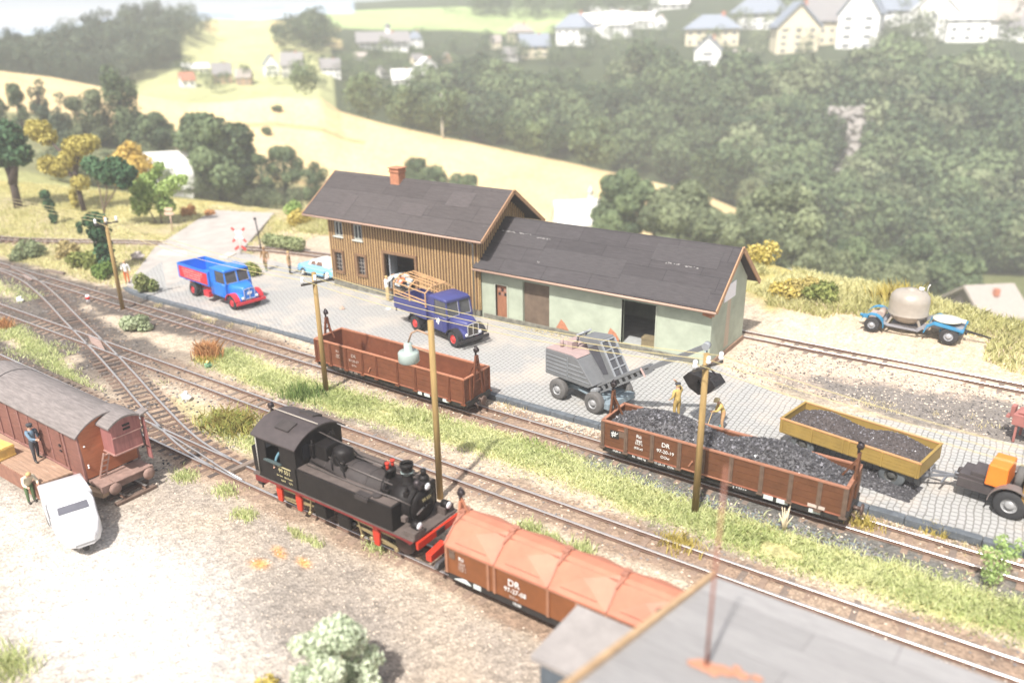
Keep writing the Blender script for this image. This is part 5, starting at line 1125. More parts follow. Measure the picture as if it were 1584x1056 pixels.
for (y,z) in ((-1.03,2.05),(-1.03,2.25),(-1.03,2.75),(-.77,2.93),(-.5,3.12),(-.18,3.12),(.18,3.12),(.5,3.12),(.77,2.93),(1.03,2.75),(1.03,2.25),(1.03,2.05)): ho.bar((bx0+.02,y,z),(bx1-.02,y,z),.05,.05)
ho.build('hoop_frame',hoop,dtk)
fender(dtk,0,-.87,.64,.42,.1,PI-.1,blk,z=.5); fender(dtk,0,.87,.64,.42,.1,PI-.1,blk,z=.5)
for s in (-1,1): b=MB(); b.cyl((xf-.05,s*1.0,.62),(xf+.02,s*1.06,1.25),.022,n=6); b.build('marker_rod',blk,dtk)
b=MB(); b.box((bx0-.15,-.7,.95),(.45,.1,.1)); b.box((bx0-.35,-.7,.82),(.06,.08,.3)); b.build('tow_bracket',blk,dtk)
b=MB(); e0=x0+1.0
for q in ((0,0,.2,.14),(.1,.12,.16,.1),(-.1,-.08,.12,.1),(.05,-.16,.1,.12),(-.16,.1,.16,.03),(.12,-.02,.08,.2)): b.box((e0+q[0],-.99,1.32+q[1]),(q[2],.012,q[3]),(0,.5,0))
b.build('emblem',white_t,dtk)
b=MB()
for q in ((-.06,0,.12,.03),(.0,.03,.03,.1),(.06,0,.1,.03),(0,-.03,.05,.08)): b.box((x1-.3+q[0],-.9,2.42+q[1]),(q[2],.012,q[3]))
b.build('emblem',white_t,dtk)
# ---- excavator
exg=mat('excavator_grey',(.15,.155,.16),.55,.12,2); exl=mat('excavator_pale',(.27,.285,.3),.55,.12,2); exr=mat('excavator_roof',(.34,.25,.235),.7,.12,2); hubs=mat('hub_silver',(.3,.3,.3),.4,.1)
ec=Vector((-18.05,32.15,.12)); ex=thing('excavator','grey wheeled excavator with long perforated boom in front of the green shed','excavator',ec,math.radians(-11))
b=MB(); b.box((0,0,.62),(3.0,1.1,.22)); b.box((1.15,0,.55),(.55,2.1,.2)); b.box((-1.15,0,.55),(.4,2.1,.2)); b.box((1.75,0,.48),(.4,2.0,.3)); b.box((.6,-.75,.72),(1.3,.3,.12),(0,.12,0)); b.build('chassis',mat('chassis_bluegrey',(.2,.25,.28),.6,.15),ex,bevel=.02)
b=MB(); b.cyl((0,0,.7),(0,0,1.1),.6,n=20); b.build('turntable',exg,ex)
for sx in (-1.16,1.16):
    for s in (-1,1): wheel(ex,sx,s*1.08,.54,.36,hubs,tyre_g,side=s)
ho_=MB(); prof=[(-2.05,1.15),(.75,1.15),(1.05,1.32),(.05,2.42),(-.3,2.52),(-2.05,2.45)]
ho_.prism(prof,'y',-1.12,1.12); hs=ho_.build('house',exg,ex,bevel=.03)
b=MB()
for k in range(5): b.bar((-1.98,-1.135,1.42+.2*k),(-.62,-1.135,1.42+.2*k),.02,.03)
for k in range(4): b.bar((-.5,-1.135,1.42+.22*k),(.85-.2*k*1.0,-1.135,1.42+.22*k),.02,.03)
for x in (-2.0,-.56): b.bar((x,-1.135,1.25),(x,-1.135,2.38),.02,.04)
b.build('louvres',exl,hs)
b=MB(); b.prism([(-2.03,2.47),(-2.03,2.5),(-.3,2.57),(.02,2.47),(-.3,2.53)],'y',-1.1,1.1); b.cyl((-1.5,-.5,2.5),(-1.5,-.5,2.95),.09,n=10); b.box((-.95,-.35,2.72),(.3,.4,.4)); b.build('roof',exr,hs)
# slanting operator cabin in the middle with open glazed front
cb=MB(); cb.prism([(-.75,2.95),(-.65,3.15),(.55,3.3),(.62,3.2),(1.65,1.55),(1.0,1.3),(.0,2.45),(-.2,2.9)],'y',-.15,.95); co=cb.build('cabin',exg,ex,bevel=.03)
b=MB(); b.prism([(.62,3.15),(1.55,1.66),(1.58,1.68),(.65,3.17)],'y',-.02,.36); b.prism([(.62,3.15),(1.55,1.66),(1.58,1.68),(.65,3.17)],'y',.46,.82); b.build('window',MATS['screen_glass'],co)
b=MB(); b.prism([(-.1,2.75),(.45,3.05),(1.2,1.75),(.9,1.62)],'y',-.17,-.145); b.build('window',mat('cab_glass_dark',(.07,.07,.08),.2,.2),co)
b=MB()
for y in (-.1,.42,.9): b.bar((.66,y,3.2),(1.66,y,1.6),.07,.06)
for t_ in (0,.25,.5,.75,1): b.bar((.66+t_,-.1,3.2-1.6*t_),(.66+t_,.9,3.2-1.6*t_),.06,.05)
b.build('cabin_frame',exl,co)
b=MB(); b.tube([(-1.0,.0,2.6),(-.85,.0,3.2),(-.55,.1,3.38)],.06,6); b.tube([(-1.0,.6,2.6),(-.85,.6,3.2),(-.55,.55,3.38)],.06,6); b.cyl((-.9,-.1,3.15),(-.9,.8,3.15),.07,n=8); b.build('gantry',exl,ex)
# boom
Rz=Matrix.Rotation(math.radians(11),3,'Z'); base=Vector((1.0,-.55,1.05)); tip=Rz@(Vector((-12.1,31.75,4.32))-ec)
d=tip-base; Lb=d.length; dn=d/Lb; side=Vector((0,0,1)).cross(dn).normalized(); upv=dn.cross(side)
mid=base+dn*(Lb*.46)
bm=MB()
def boomseg(a,b_,h0,h1,w,n,holes):
    for s in (-1,1):
        # side plates with round openings approximated by short webs
        for e in (-1,1): bm.bar(a+side*s*w+upv*e*h0,b_+side*s*w+upv*e*h1,.05,.09,0,upv)
        for i in range(n+1):
            t=i/n; p=a+(b_-a)*t; hh=h0+(h1-h0)*t; wdt=.16 if holes else (b_-a).length/n*1.05
            q=dn*wdt/2; bm.add([p-q+side*s*w-upv*hh,p+q+side*s*w-upv*hh,p+q+side*s*w+upv*hh,p-q+side*s*w+upv*hh]+[p-q+side*s*(w-.03)-upv*hh,p+q+side*s*(w-.03)-upv*hh,p+q+side*s*(w-.03)+upv*hh,p-q+side*s*(w-.03)+upv*hh],[(0,1,2,3),(7,6,5,4),(0,1,5,4),(2,3,7,6),(1,2,6,5),(3,0,4,7)])
    bm.bar(a+upv*h0,b_+upv*h1,2*w,.03,0,upv)
boomseg(base,mid+dn*.3,.17,.14,.16,9,True)
bm.bar(mid-dn*.2,tip,.24,.2,0,upv)
bm.cyl(base-side*.45,base+side*.45,.12,n=12); bo=bm.build('boom',exg,ex)
b=MB(); b.cyl(tip-side*.16,tip+side*.16,.17,n=16); b.cyl(base-side*.2-Vector((.1,0,0)),base-side*.5-Vector((.1,0,0)),.15,n=12); b.build('sheave',exl,bo)
b=MB(); b.bar(mid-dn*.1-side*.2-upv*.25,mid-dn*.1-side*.2+upv*.2,.07,.07); b.build('boom_clamp',mat('clamp_pink',(.5,.36,.33),.7,.1),bo)
b=MB()
for s in (-.12,.12): b.tube([tip+side*s,tip+side*s+Vector((0,0,-1.1))],.035,6)
b.build('hoist_cable',mat('cable_teal',(.3,.4,.42),.6,.1),ex)
g=MB(); gt=tip+Vector((0,0,-1.05)); g.box(gt,(.3,.3,.22)); 
g2=MB()
for s in (-1,1):
    pr=[(0,.05),(s*.55,.12),(s*.85,-.2),(s*.5,-.62),(0,-.78),(s*.12,-.3)]
    g2.prism([(p[0]+gt.x,p[1]+gt.z-.35) for p in pr],'y',gt.y-.42,gt.y+.42)
    g.bar(gt+Vector((s*.08,-.2,0)),gt+Vector((s*.7,-.2,-.4)),.06,.06); g.bar(gt+Vector((s*.08,.2,0)),gt+Vector((s*.7,.2,-.4)),.06,.06)
gh=g.build('grab_head',iron,ex); g2.build('clamshell',mat('grab_black',(.03,.027,.026),.4,.5,4,metal=.4),gh,bevel=.02)
# ---- ochre trailer with coal
och=mat('trailer_ochre',(.3,.2,.05),.6,.15,2); ochr=mat('trailer_rim',(.5,.26,.11),.6,.12,2)
tA=at(1207,650,1.5); tB=at(1424,722,1.5); ang=math.atan2(tB.y-tA.y,tB.x-tA.x); LT=(tB-tA).length; hwT=1.15
tc=(tA+tB)/2+Vector((-math.sin(ang),math.cos(ang),0))*hwT
tr=thing('trailer','ochre four wheeled trailer with slatted sides loaded with coal','trailer',(tc.x,tc.y,.12),ang); h=LT/2
zA,zB=.86,1.47
for s in (-1,1):
    b=MB()
    for k in range(4): b.box((0,s*(hwT-.03),zA+.08+.153*k),(2*h,.06,.145))
    b.box((0,s*(hwT-.035),(zA+zB)/2),(2*h-.02,.04,zB-zA)); so=b.build('side_wall',och,tr)
    b=MB(); b.box((0,s*(hwT-.03),zB+.02),(2*h+.04,.1,.05)); b.build('top_rail',ochr,so)
    b=MB()
    for x in (-h+.1,-h*.5,-.12,.12,h*.5,h-.1): b.box((x,s*(hwT+.02),(zA+zB)/2),(.07,.05,zB-zA))
    b.build('stanchions',och,so)
    b=MB(); b.box((s*(h-.03),0,(zA+zB)/2),(.06,2*hwT-.1,zB-zA)); b.box((s*(h-.03),0,zB+.02),(.1,2*hwT-.1,.05),None,0); b.build('end_wall',och,tr)
b=MB(); b.box((0,0,zA),(2*h-.05,2*hwT-.05,.08)); b.build('floor',och,tr)
b=MB(); b.box((0,.4,.74),(2*h-.8,.1,.16)); b.box((0,-.4,.74),(2*h-.8,.1,.16)); b.box((h-1.05,0,.6),(.7,1.3,.12)); b.box((-h+1.0,0,.6),(.2,1.9,.12)); b.build('chassis',black_m,tr)
tyd=mat('tyre_bluegrey',(.09,.1,.105),.8,.2)
for x in (-h+1.0,h-1.05):
    for s in (-1,1): wheel(tr,x,s*(hwT-.3),.52,.32,mat('hub_dark',(.06,.06,.055),.6,.2),tyd,side=s)
hp=Matrix.Rotation(-ang,3,'Z')@(at(1480,735,.75)-Vector((tc.x,tc.y,.12)))
b=MB(); b.bar((h-.7,.45,.5),(hp.x,hp.y,.62),.09,.1); b.bar((h-.7,-.45,.5),(hp.x,hp.y,.62),.09,.1); b.bar((h+.55,-.32+hp.y*.3,.53),(h+.55,.32+hp.y*.3,.53),.07,.08); b.cyl((hp.x,hp.y,.5),(hp.x,hp.y,.8),.1,n=10); b.tube([(h+.05,.1,.8),(h+.15,.0,1.05),(h+.1,-.2,.95),(h+.2,-.3,.7)],.03,6); b.build('drawbar',mat('drawbar_grey',(.16,.165,.18),.5,.15),tr)
heap_load('coal','fine dark coal grit heaped in two mounds in the ochre trailer',-h+.07,h-.07,-hwT+.08,hwT-.08,1.15,[(.25,.24,1),(.75,.24,1)],.62,2600,.035,[mat('coal_grit',(.075,.062,.06),.8,.4,12,.5),coal2],(tc.x,tc.y,.12),ang)
heap_load('coal','flat dark heap of coal lying on the yard under the ochre trailer',-1.9,2.2,-.9,.7,.0,[(.5,.5,1)],.28,900,.05,[coal,coal2],(tc.x+.5,tc.y-.9,.12),ang)
# ---- ochre tractor at the picture edge
tx=thing('tractor','ochre road tractor with black tail and orange tool box, cut by the picture edge','tractor',(.2,32.35,.12),math.radians(-8))
dkb=mat('tractor_brownblack',(.06,.05,.05),.55,.2); 
b=MB(); b.box((-.6,0,.72),(2.6,1.3,.4)); b.box((-1.45,0,.98),(.9,1.1,.16)); b.box((-1.2,0,1.14),(.65,1.0,.2)); b.box((1.8,0,.7),(2.4,.8,.3)); b.cyl((-2.0,0,.72),(-1.95,0,1.0),.1,n=10); b.box((-1.95,0,.72),(.3,.3,.1)); b.build('chassis',dkb,tx,bevel=.02)
b=MB(); b.box((-.62,-.1,1.42),(.72,1.35,.85),None,0,(.92,.94)); b.build('tool_box',mat('box_orange',(.8,.2,.02),.5,.08),tx,bevel=.05)
sw_=wheel(tx,-.05,.0,.46,.28,hubs,tyre_g,side=-1,name='spare_wheel'); sw_.rotation_euler=(0,0,PI/2); sw_.location=(.05,-.1,1.4)
b=MB(); b.box((1.15,0,1.35),(1.7,2.0,1.35)); cbn=b.build('cab',mat('tractor_ochre',(.36,.2,.05),.5,.12),tx,bevel=.06)
b=MB(); b.box((1.15,0,2.36),(1.6,1.9,.6),None,0,(.9,.9)); b.build('cab_window',MATS['screen_glass'],cbn); b=MB(); b.box((1.15,0,2.72),(1.65,1.9,.12)); b.build('cab_roof',mat('roof_charcoal',(.06,.06,.065),.5,.2),cbn,bevel=.04)
b=MB(); b.box((2.7,0,1.25),(1.5,1.1,.9)); b.build('hood',MATS['tractor_ochre'],tx,bevel=.1)
for s in (-1,1):
    wheel(tx,.0,s*.85,.56,.34,hubs,tyre_m,side=s); wheel(tx,2.9,s*.8,.45,.26,hubs,tyre_m,side=s)
    fender(tx,.0,s*.88,.74,.44,.1,PI,mat('fender_taupe',(.17,.14,.13),.45,.15),z=.56)
# ---- red machine at the edge
rm=thing('conveyor','dull red box machine on the gravel, cut by the picture edge','machine',(.35,38.75,.1),math.radians(-12)); rmm=mat('machine_red',(.33,.13,.11),.6,.15)
b=MB(); b.box((.2,0,1.05),(2.0,1.1,.5)); b.box((.2,.0,1.36),(1.7,.8,.08)); b.build('hopper',rmm,rm,bevel=.02); b=MB(); b.box((-.95,.1,1.2),(.16,.35,.5)); b.box((-1.08,.0,.95),(.14,.3,.12)); b.build('hand_grip',rmm,rm)
for x in (-.6,1.0):
    for y in (-.45,.45): b=MB(); b.box((x,y,.4),(.09,.09,.82)); b.build('leg',rmm,rm)
# ---- silo trailer
bl=mat('silo_blue',(.03,.2,.36),.5,.15); blg=mat('silo_frame_grey',(.24,.24,.26),.6,.2); sil=mat('silo_tank',(.36,.32,.27),.38,.12,1.5,metal=.15); hubg=mat('hub_grey',(.35,.36,.38),.5,.1)
sz=float(base_height(np.array(-6.6),np.array(50.0)))-.02; st=thing('silo_trailer','blue trailer carrying a beige round cement tank by the grassy edge','trailer',(-6.6,50.05,sz),0)
b=MB()
for s in (-1,1):
    b.prism([(-1.5,.72),(-1.2,.62),(.3,.55),(.75,.98),(1.2,1.12),(2.6,.95),(2.6,.82),(1.2,.96),(.85,.85),(.45,.42),(-1.2,.48),(-1.5,.58)],'y',s*.85-.04,s*.85+.04)
b.box((-1.8,0,.66),(.9,1.5,.12)); b.box((1.8,0,.86),(1.7,1.6,.1)); b.box((-.1,0,.5),(2,.8,.1)); b.build('frame',blg,st)
b=MB(); b.lathe([(.25,.62),(.6,.7),(.95,.98),(1.06,1.15),(1.12,1.2),(1.1,1.25),(1.08,1.3),(1.09,1.95),(1.04,2.25),(.85,2.48),(.5,2.6),(.25,2.64),(.24,2.7),(.02,2.72)],(-.35,0,0),36); tk=b.build('tank',sil,st)
b=MB(); b.cyl((.15,.1,2.6),(.15,.1,2.78),.14,n=12); b.tube([(.45,.2,2.5),(.47,.2,2.85),(.55,.2,3.0)],.03,6); b.build('tank_valve',mat('valve_white',(.75,.75,.72),.5,.1),tk)
for x in (-1.3,.55):
    for s in (-1,1): b=MB(); b.bar((x,s*.8,.55),(-.35+(x+.35)*.75,s*.7,1.05),.1,.1); b.build('tank_leg',sil,st)
b=MB(); b.lathe([(.75,1.12),(.78,1.16),(.76,1.22),(.3,1.3),(.02,1.32)],(1.75,.05,0),26); b.box((2.45,.1,1.18),(.5,.3,.14)); b.build('hatch_cover',mat('cover_cream',(.58,.56,.45),.5,.12),st)
b=MB(); b.cyl((-1.75,-.5,.95),(-1.75,.5,.95),.22,n=14); b.box((-2.1,.1,.8),(.5,.8,.2)); b.build('compressor',mat('compressor_taupe',(.36,.28,.24),.7,.15),st)
for x,r in ((-2.05,.43),(2.05,.5)):
    for s in (-1,1): wheel(st,x,s*.9,r,.28,hubg,tyre_m,side=s,hubr=.62)
for s in (-1,1): fender(st,-2.05,s*.88,.66,.42,-.1,PI-.35,bl,z=.42); b=MB(); b.prism([(.72,.5),(.78,.5),(.9,.85),(1.2,1.06),(2.75,.84),(2.75,.92),(1.2,1.15),(.85,.95)],'y',s*.88-.2,s*.88+.2); b.build('fender',bl,st)
b=MB(); b.box((2.05,0,.62),(1.1,1.1,.2)); b.box((2.6,0,.75),(.2,1.5,.2)); b.build('bogie_turntable',bl,st)
b=MB(); b.bar((2.6,.3,.65),(4.05,.35,.38),.05,.06); b.bar((2.6,.0,.65),(4.05,.3,.38),.05,.06); b.cyl((2.75,.1,.55),(2.85,.1,.55),.14,n=10); b.build('drawbar',black_m,st)
b=MB(); b.box((-2.6,0,.6),(.3,.5,.12)); b.cyl((-2.85,0,.55),(-2.85,0,.7),.1,n=8); b.build('tow_bar',bl,st)
# ---- pale blue car
cb_=mat('car_blue',(.2,.46,.66),.25,.05); cw_=mat('car_white',(.8,.8,.78),.25,.04)
ca=thing('car','pale blue saloon car with white roof beside the wooden shed','car',(-46.15,40.25,.12),math.radians(178))
def csec(x,hw,z0,z1,r=.18): return rsec(x,hw,z0,z1,min(r,(z1-z0)*.45),.06)
b=MB(); b.loft([csec(2.15,.5,.42,.68,.1),csec(2.05,.68,.3,.8),csec(1.5,.76,.28,.92),csec(.7,.8,.26,.98),csec(-.9,.8,.26,1.0),csec(-1.6,.76,.28,.95),csec(-2.05,.66,.34,.8),csec(-2.15,.5,.42,.66,.1)]); bd=b.build('body',cb_,ca)
b=MB(); b.loft([rsec(.75,.7,.9,1.0,.04,.02),rsec(.35,.66,.9,1.36,.1,.02),rsec(-.1,.64,.9,1.48,.14,.02),rsec(-.7,.63,.9,1.46,.14,.02),rsec(-1.15,.62,.9,1.25,.12,.02),rsec(-1.6,.6,.88,.97,.03,.02)]); b.build('roof',cw_,ca)
for s in (-1,1):
    for (xa,xb,za,zb) in ((.42,-.12,1.02,1.32),(-.2,-.85,1.02,1.34)):
        b=MB(); b.add([(xa,s*.69,za),(xb,s*.68,za),(xb,s*.655,zb),(xa-.18,s*.655,zb),(xa,s*.64,za),(xb,s*.64,za),(xb,s*.6,zb),(xa-.18,s*.6,zb)],[(0,1,2,3),(7,6,5,4),(0,1,5,4),(1,2,6,5),(2,3,7,6),(3,0,4,7)]); b.build('side_window',mat('car_glass',(.2,.12,.09),.15,.2),ca)
    b=MB(); b.box((-.05,s*.81,.75),(2.6,.02,.03)); b.build('trim_strip',MATS['chrome_pale'],ca)
    for x in (1.3,-1.3): wheel(ca,x,s*.72,.32,.18,MATS['chrome_pale'],side=s)
    b=MB(); b.lathe([(.1,0),(.08,.03),(.01,.04)],(2.08,s*.52,.68),12,0,'x'); b.build('headlight',lamp_w,ca)
b=MB(); b.add([(.72,-.6,1.0),(.72,.6,1.0),(.42,.55,1.33),(.42,-.55,1.33),(.68,-.6,1.0),(.68,.6,1.0),(.38,.55,1.33),(.38,-.55,1.33)],[(0,1,2,3),(7,6,5,4),(0,1,5,4),(1,2,6,5),(2,3,7,6),(3,0,4,7)]); b.build('windscreen',MATS['car_glass'],ca)
b=MB(); b.box((2.17,0,.42),(.08,1.4,.1)); b.box((-2.17,0,.42),(.08,1.4,.1)); b.build('bumper',MATS['chrome_pale'],ca)
# ---- white three wheeled van
vw=mat('van_white',(.74,.74,.75),.3,.03)
rear=at(92,742,1.25); fr=at(130,826,.75); va=math.atan2(fr.y-rear.y,fr.x-rear.x); vl=math.hypot(fr.x-rear.x,fr.y-rear.y)
vn=thing('delivery_van','white three wheeled delivery van backed up to the loading platform','van',(rear.x,rear.y,-.13),va)
b=MB(); b.loft([rsec(0,.78,.42,1.42,.08,.05),rsec(1.7,.8,.42,1.46,.08,.05)]); b.build('cargo_body',vw,vn)
b=MB(); b.loft([rsec(1.72,.76,.4,1.44,.12,.05),rsec(2.15,.76,.4,1.42,.14,.05),rsec(2.42,.74,.4,1.1,.16,.05),rsec(vl-.75,.7,.38,1.0,.2,.06),rsec(vl-.25,.52,.36,.86,.22,.06),rsec(vl,.3,.4,.72,.14,.06)]); cbv=b.build('cab',vw,vn)
b=MB(); b.add([(2.21,-.5,1.385),(2.21,.5,1.385),(2.4,.52,1.17),(2.4,-.52,1.17),(2.15,-.5,1.33),(2.15,.5,1.33),(2.34,.52,1.12),(2.34,-.52,1.12)],[(0,1,2,3),(7,6,5,4),(0,1,5,4),(1,2,6,5),(2,3,7,6),(3,0,4,7)]); b.build('windscreen',mat('van_glass',(.13,.13,.15),.1,.15),cbv)
for s in (-1,1):
    b=MB(); b.box((1.98,s*.765,1.16),(.34,.02,.26)); b.build('side_window',MATS['van_glass'],cbv)
    wheel(vn,.75,s*.68,.36,.2,blk,side=s); b=MB(); b.lathe([(.09,0),(.07,.03),(.01,.04)],(vl-.1,s*.3,.68),12,0,'x'); b.build('headlight',lamp_w,cbv)
wheel(vn,vl-.45,0,.34,.2,blk,side=-1)
for s in (-1,1):
    b=MB(); b.box((1.72,s*.775,.95),(.02,.02,.9)); b.box((2.3,s*.745,.85),(.02,.03,.6)); b.box((.85,s*.79,.62),(1.5,.015,.025)); b.build('panel_gap',mat('gap_grey',(.2,.2,.21),.7,.1),vn)
b=MB(); b.box((vl-.02,0,.5),(.06,.7,.07)); b.build('bumper',mat('bumper_grey',(.3,.3,.3),.4,.1),vn)
b=MB(); b.box((.9,.2,1.465),(.2,.2,.02)); b.build('roof_patch',mat('patch_beige',(.6,.52,.45),.8,.1),vn); b=MB(); b.box((1.4,0,.42),(2.9,.7,.14)); b.build('chassis',blk,vn)
# ================================================================== POLES, WIRES, SIGNS, SMALL THINGS
pole_m=mat('pole_wood',(.3,.2,.075),.8,.25,1.5,.3,streak=(8,8,.7)); por=mat('insulator_white',(.82,.82,.82),.25,.03); wire_m=mat('wire_brass',(.5,.42,.2),.5,.1)
ARMS={}
def telegraph(px,bpx,tpx,h,label,cross,armrot,z=-.15,lean=(0,0)):
    p=at(bpx[0],bpx[1],z); t=thing('telegraph_pole',label,'telegraph pole',p,armrot,'telegraph poles along the tracks')
    b=MB(); b.cyl((0,0,-.1),(lean[0],lean[1],h),.14,.11,n=14); b.build('pole',pole_m,t)
    a=MB()
    for k,zz in enumerate(cross): a.bar((-.75,-.1,h-zz),(.75,-.1,h-zz),.08,.1)
    ar=a.build('cross_arm',mat('arm_iron',(.08,.07,.06),.6,.2),t); pts=[]
    for k,zz in enumerate(cross):
        for x in ((-.66,.0,.66) if k==0 else (-.42,.42)):
            i=MB(); i.tube([(x,-.1,h-zz+.03),(x,-.1,h-zz+.12)],.025,6); i.lathe([(.04,.1),(.09,.12),(.1,.2),(.07,.24),(.085,.27),(.08,.36),(.03,.4),(.01,.4)],(x,-.1,h-zz),12); i.build('insulator',por,t)
            M=Matrix.Rotation(armrot,3,'Z'); pts.append(p+M@Vector((x,-.1,h-zz+.25)))
    ARMS[px]=pts; return t
telegraph('L',(190,478),None,6.45,'wooden telegraph pole at the left beside the rear wagon track',(.45,),1.35)
telegraph('C',(505,607),None,6.5,'wooden telegraph pole in front of the empty open wagon',(.5,),1.25)
telegraph('R',(1075,790),None,6.55,'wooden telegraph pole in front of the coal wagon',(.45,),1.2)
L2=[Vector((-98,30.0+k*.5,6.3)) for k in (-1,0,1)]; R2=[Vector((12,25.2+k*.5,5.6)) for k in (-1,0,1)]
def wires(A,B,sag,label,grp):
    for a,c in zip(A,B):
        n=16; pts=[a+(c-a)*(i/n)-Vector((0,0,sag*4*(i/n)*(1-i/n))) for i in range(n+1)]
        b=MB(); b.tube([p-pts[0] for p in pts],.014,5); tag(b.build('overhead_wire',wire_m,loc=pts[0]),label,'wire',grp)
wires(L2,ARMS['L'],.5,'thin brass telegraph wire running off left from the left pole','wires left of the left pole')
wires(ARMS['L'],ARMS['C'],.5,'thin brass telegraph wire between the left pole and the middle pole','wires from left to middle pole')
wires(ARMS['C'],ARMS['R'],.5,'thin brass telegraph wire between the middle pole and the coal wagon pole','wires from middle to right pole')
wires(ARMS['R'],R2,.5,'thin brass telegraph wire running off right over the ochre trailer','wires right of the right pole')
# yard lamp
p=at(681,770,-.15); lp=thing('street_lamp','wooden lamp post with a grey lamp hanging from a bent arm','street lamp',p)
b=MB(); b.cyl((0,0,-.1),(0,0,7.55),.13,.115,n=14); b.build('post',pole_m,lp)
b=MB(); b.tube([(0,0,6.95),(-.55,-.12,7.1),(-.82,-.18,6.95),(-.98,-.22,6.55)],.035,8); b.tube([(0,-.02,6.25),(-.6,-.14,6.35),(-.95,-.21,6.5)],.022,6); b.build('arm',mat('arm_copper',(.35,.22,.14),.6,.2),lp)
b=MB(); b.lathe([(.1,6.55),(.16,6.5),(.17,6.2),(.36,6.19),(.4,6.14),(.405,5.8),(.37,5.76),(.3,5.76)],(-1.0,-.22,0),26); ls=b.build('lamp_shade',mat('lamp_greygreen',(.32,.38,.35),.4,.05),lp)
b=MB(); b.ball((-1.0,-.22,5.82),.16,12); b.build('bulb',por,ls)
# St Andrew's cross
signr=mat('sign_red',(.6,.05,.04),.5,.05); signw=mat('sign_white',(.8,.8,.8),.5,.04)
p=at(374,394,.1); sx=thing('crossing_sign','red and white crossbuck sign on a pale post by the level crossing','road sign',p,math.radians(25))
b=MB(); b.cyl((0,0,0),(0,0,2.1),.05,n=8); b.build('post',mat('post_pale',(.6,.58,.52),.6,.1),sx)
for zc in (1.72,):
    for s in (-1,1):
        b=MB(); b.bar((-.35*s,-.06-.02*s,zc-.35),(.35*s,-.06-.02*s,zc+.35),.03,.16); o=b.build('cross_board',signw,sx)
        for e in (-1,1): b=MB(); b.bar((e*.34*s,-.06-.02*s,zc+e*.34),(e*.6*s,-.06-.02*s,zc+e*.6),.03,.18); b.build('board_tip',signr,o)
for s in (-1,1): b=MB(); b.bar((s*.12,-.07,.75),(s*.5,-.07,.45),.03,.2); b.build('lower_board',signr,sx)
# slanting lever post
p=at(404,386,.1); q=thing('post','thin dark leaning post beside the small hedge','post',p); b=MB(); b.tube([(0,0,0),(-.12,0,1.5),(-.3,0,2.6)],.06,8); b.ball((-.33,0,2.65),.13,8); b.build('stake',mat('post_dark',(.06,.055,.055),.7,.2),q)
# wooden signpost, arrows
p=at(267,356,.25); q=thing('signpost','small weathered pinkish wooden signpost standing in the grass','signpost',p,math.radians(30)); b=MB(); b.cyl((0,0,-.1),(0,0,1.9),.05,n=8); b.build('post',mat('post_pink',(.6,.42,.32),.8,.1),q)
b=MB(); b.prism([(-.5,1.45),(.25,1.45),(.5,1.6),(.25,1.75),(-.5,1.75)],'y',-.09,-.05); b.build('arrow_board',MATS['post_pink'],q)
b=MB(); b.prism([(.35,1.85),(-.3,1.85),(-.5,2.0),(-.3,2.15),(.35,2.15)],'y',-.09,-.05); b.build('arrow_board',MATS['post_pink'],q)
# shunting limit marker, white lump, paper scrap, red hydrant-like post by the road
p=at(137,467,-.15); q=thing('track_marker','tiny red and white marker between the diverging tracks','marker',p); b=MB(); b.cyl((0,0,-.05),(0,0,.5),.13,n=10); b.build('stub',signw,q); b=MB(); b.cyl((0,0,.2),(0,0,.42),.14,n=10); b.build('band',signr,q)
def rock(loc,r,m,label,name='boulder',sc=(1,1,.8)):
    b=MB(); b.ball((0,0,0),r,10,0,sc); 
    for i,v in enumerate(b.v): k=1+.22*math.sin(v[0]*9/r*.3+i)+random.uniform(-.12,.12); b.v[i]=(v[0]*k,v[1]*k,v[2]*k)
    b.sm=[False]*len(b.sm); return tag(b.build(name,m,loc=loc),label,'rock' if name=='boulder' else 'lump')
rock(at(288,618,-.1)+Vector((0,0,.15)),.3,white_t,'white lump lying beside the curved track behind the boxcar','plaster_lump',(.9,.7,1))
rock(at(31,466,-.1)+Vector((0,0,.12)),.32,white_t,'crumpled white lump at the left edge between the tracks','plaster_lump',(1,.6,.7))
rock(at(529,478,.12)+Vector((0,0,.05)),.17,mat('stone_rosy',(.5,.36,.28),.9,.1),'small rosy stone lying on the yard near the wooden shed')
rock(at(213,400,.1)+Vector((0,0,.2)),.5,mat('stone_lilac',(.42,.37,.34),.9,.15),'grey boulder at the road edge')
rock(at(601,478,.12)+Vector((0,0,.03)),.16,white_t,'white bag scrap on the yard below the wooden shed door','paper_scrap',(1.2,.7,.4))
for (px,py,lab) in ((672,617,'pink flower in the grass by the lamp post'),): 
    p=at(px,py+10,-.1); q=thing('flower',lab,'flower',p); b=MB(); b.tube([(0,0,0),(.03,0,.45)],.015,5); b.build('stem',mat('stem_green',(.12,.25,.05),.8,.1),q)
    b=MB()
    for k in range(6): b.ball((.03+.11*math.cos(k*1.05),.11*math.sin(k*1.05),.48),.07,6); 
    b.build('petals',mat('petal_pink',(.75,.2,.25),.7,.1),q)
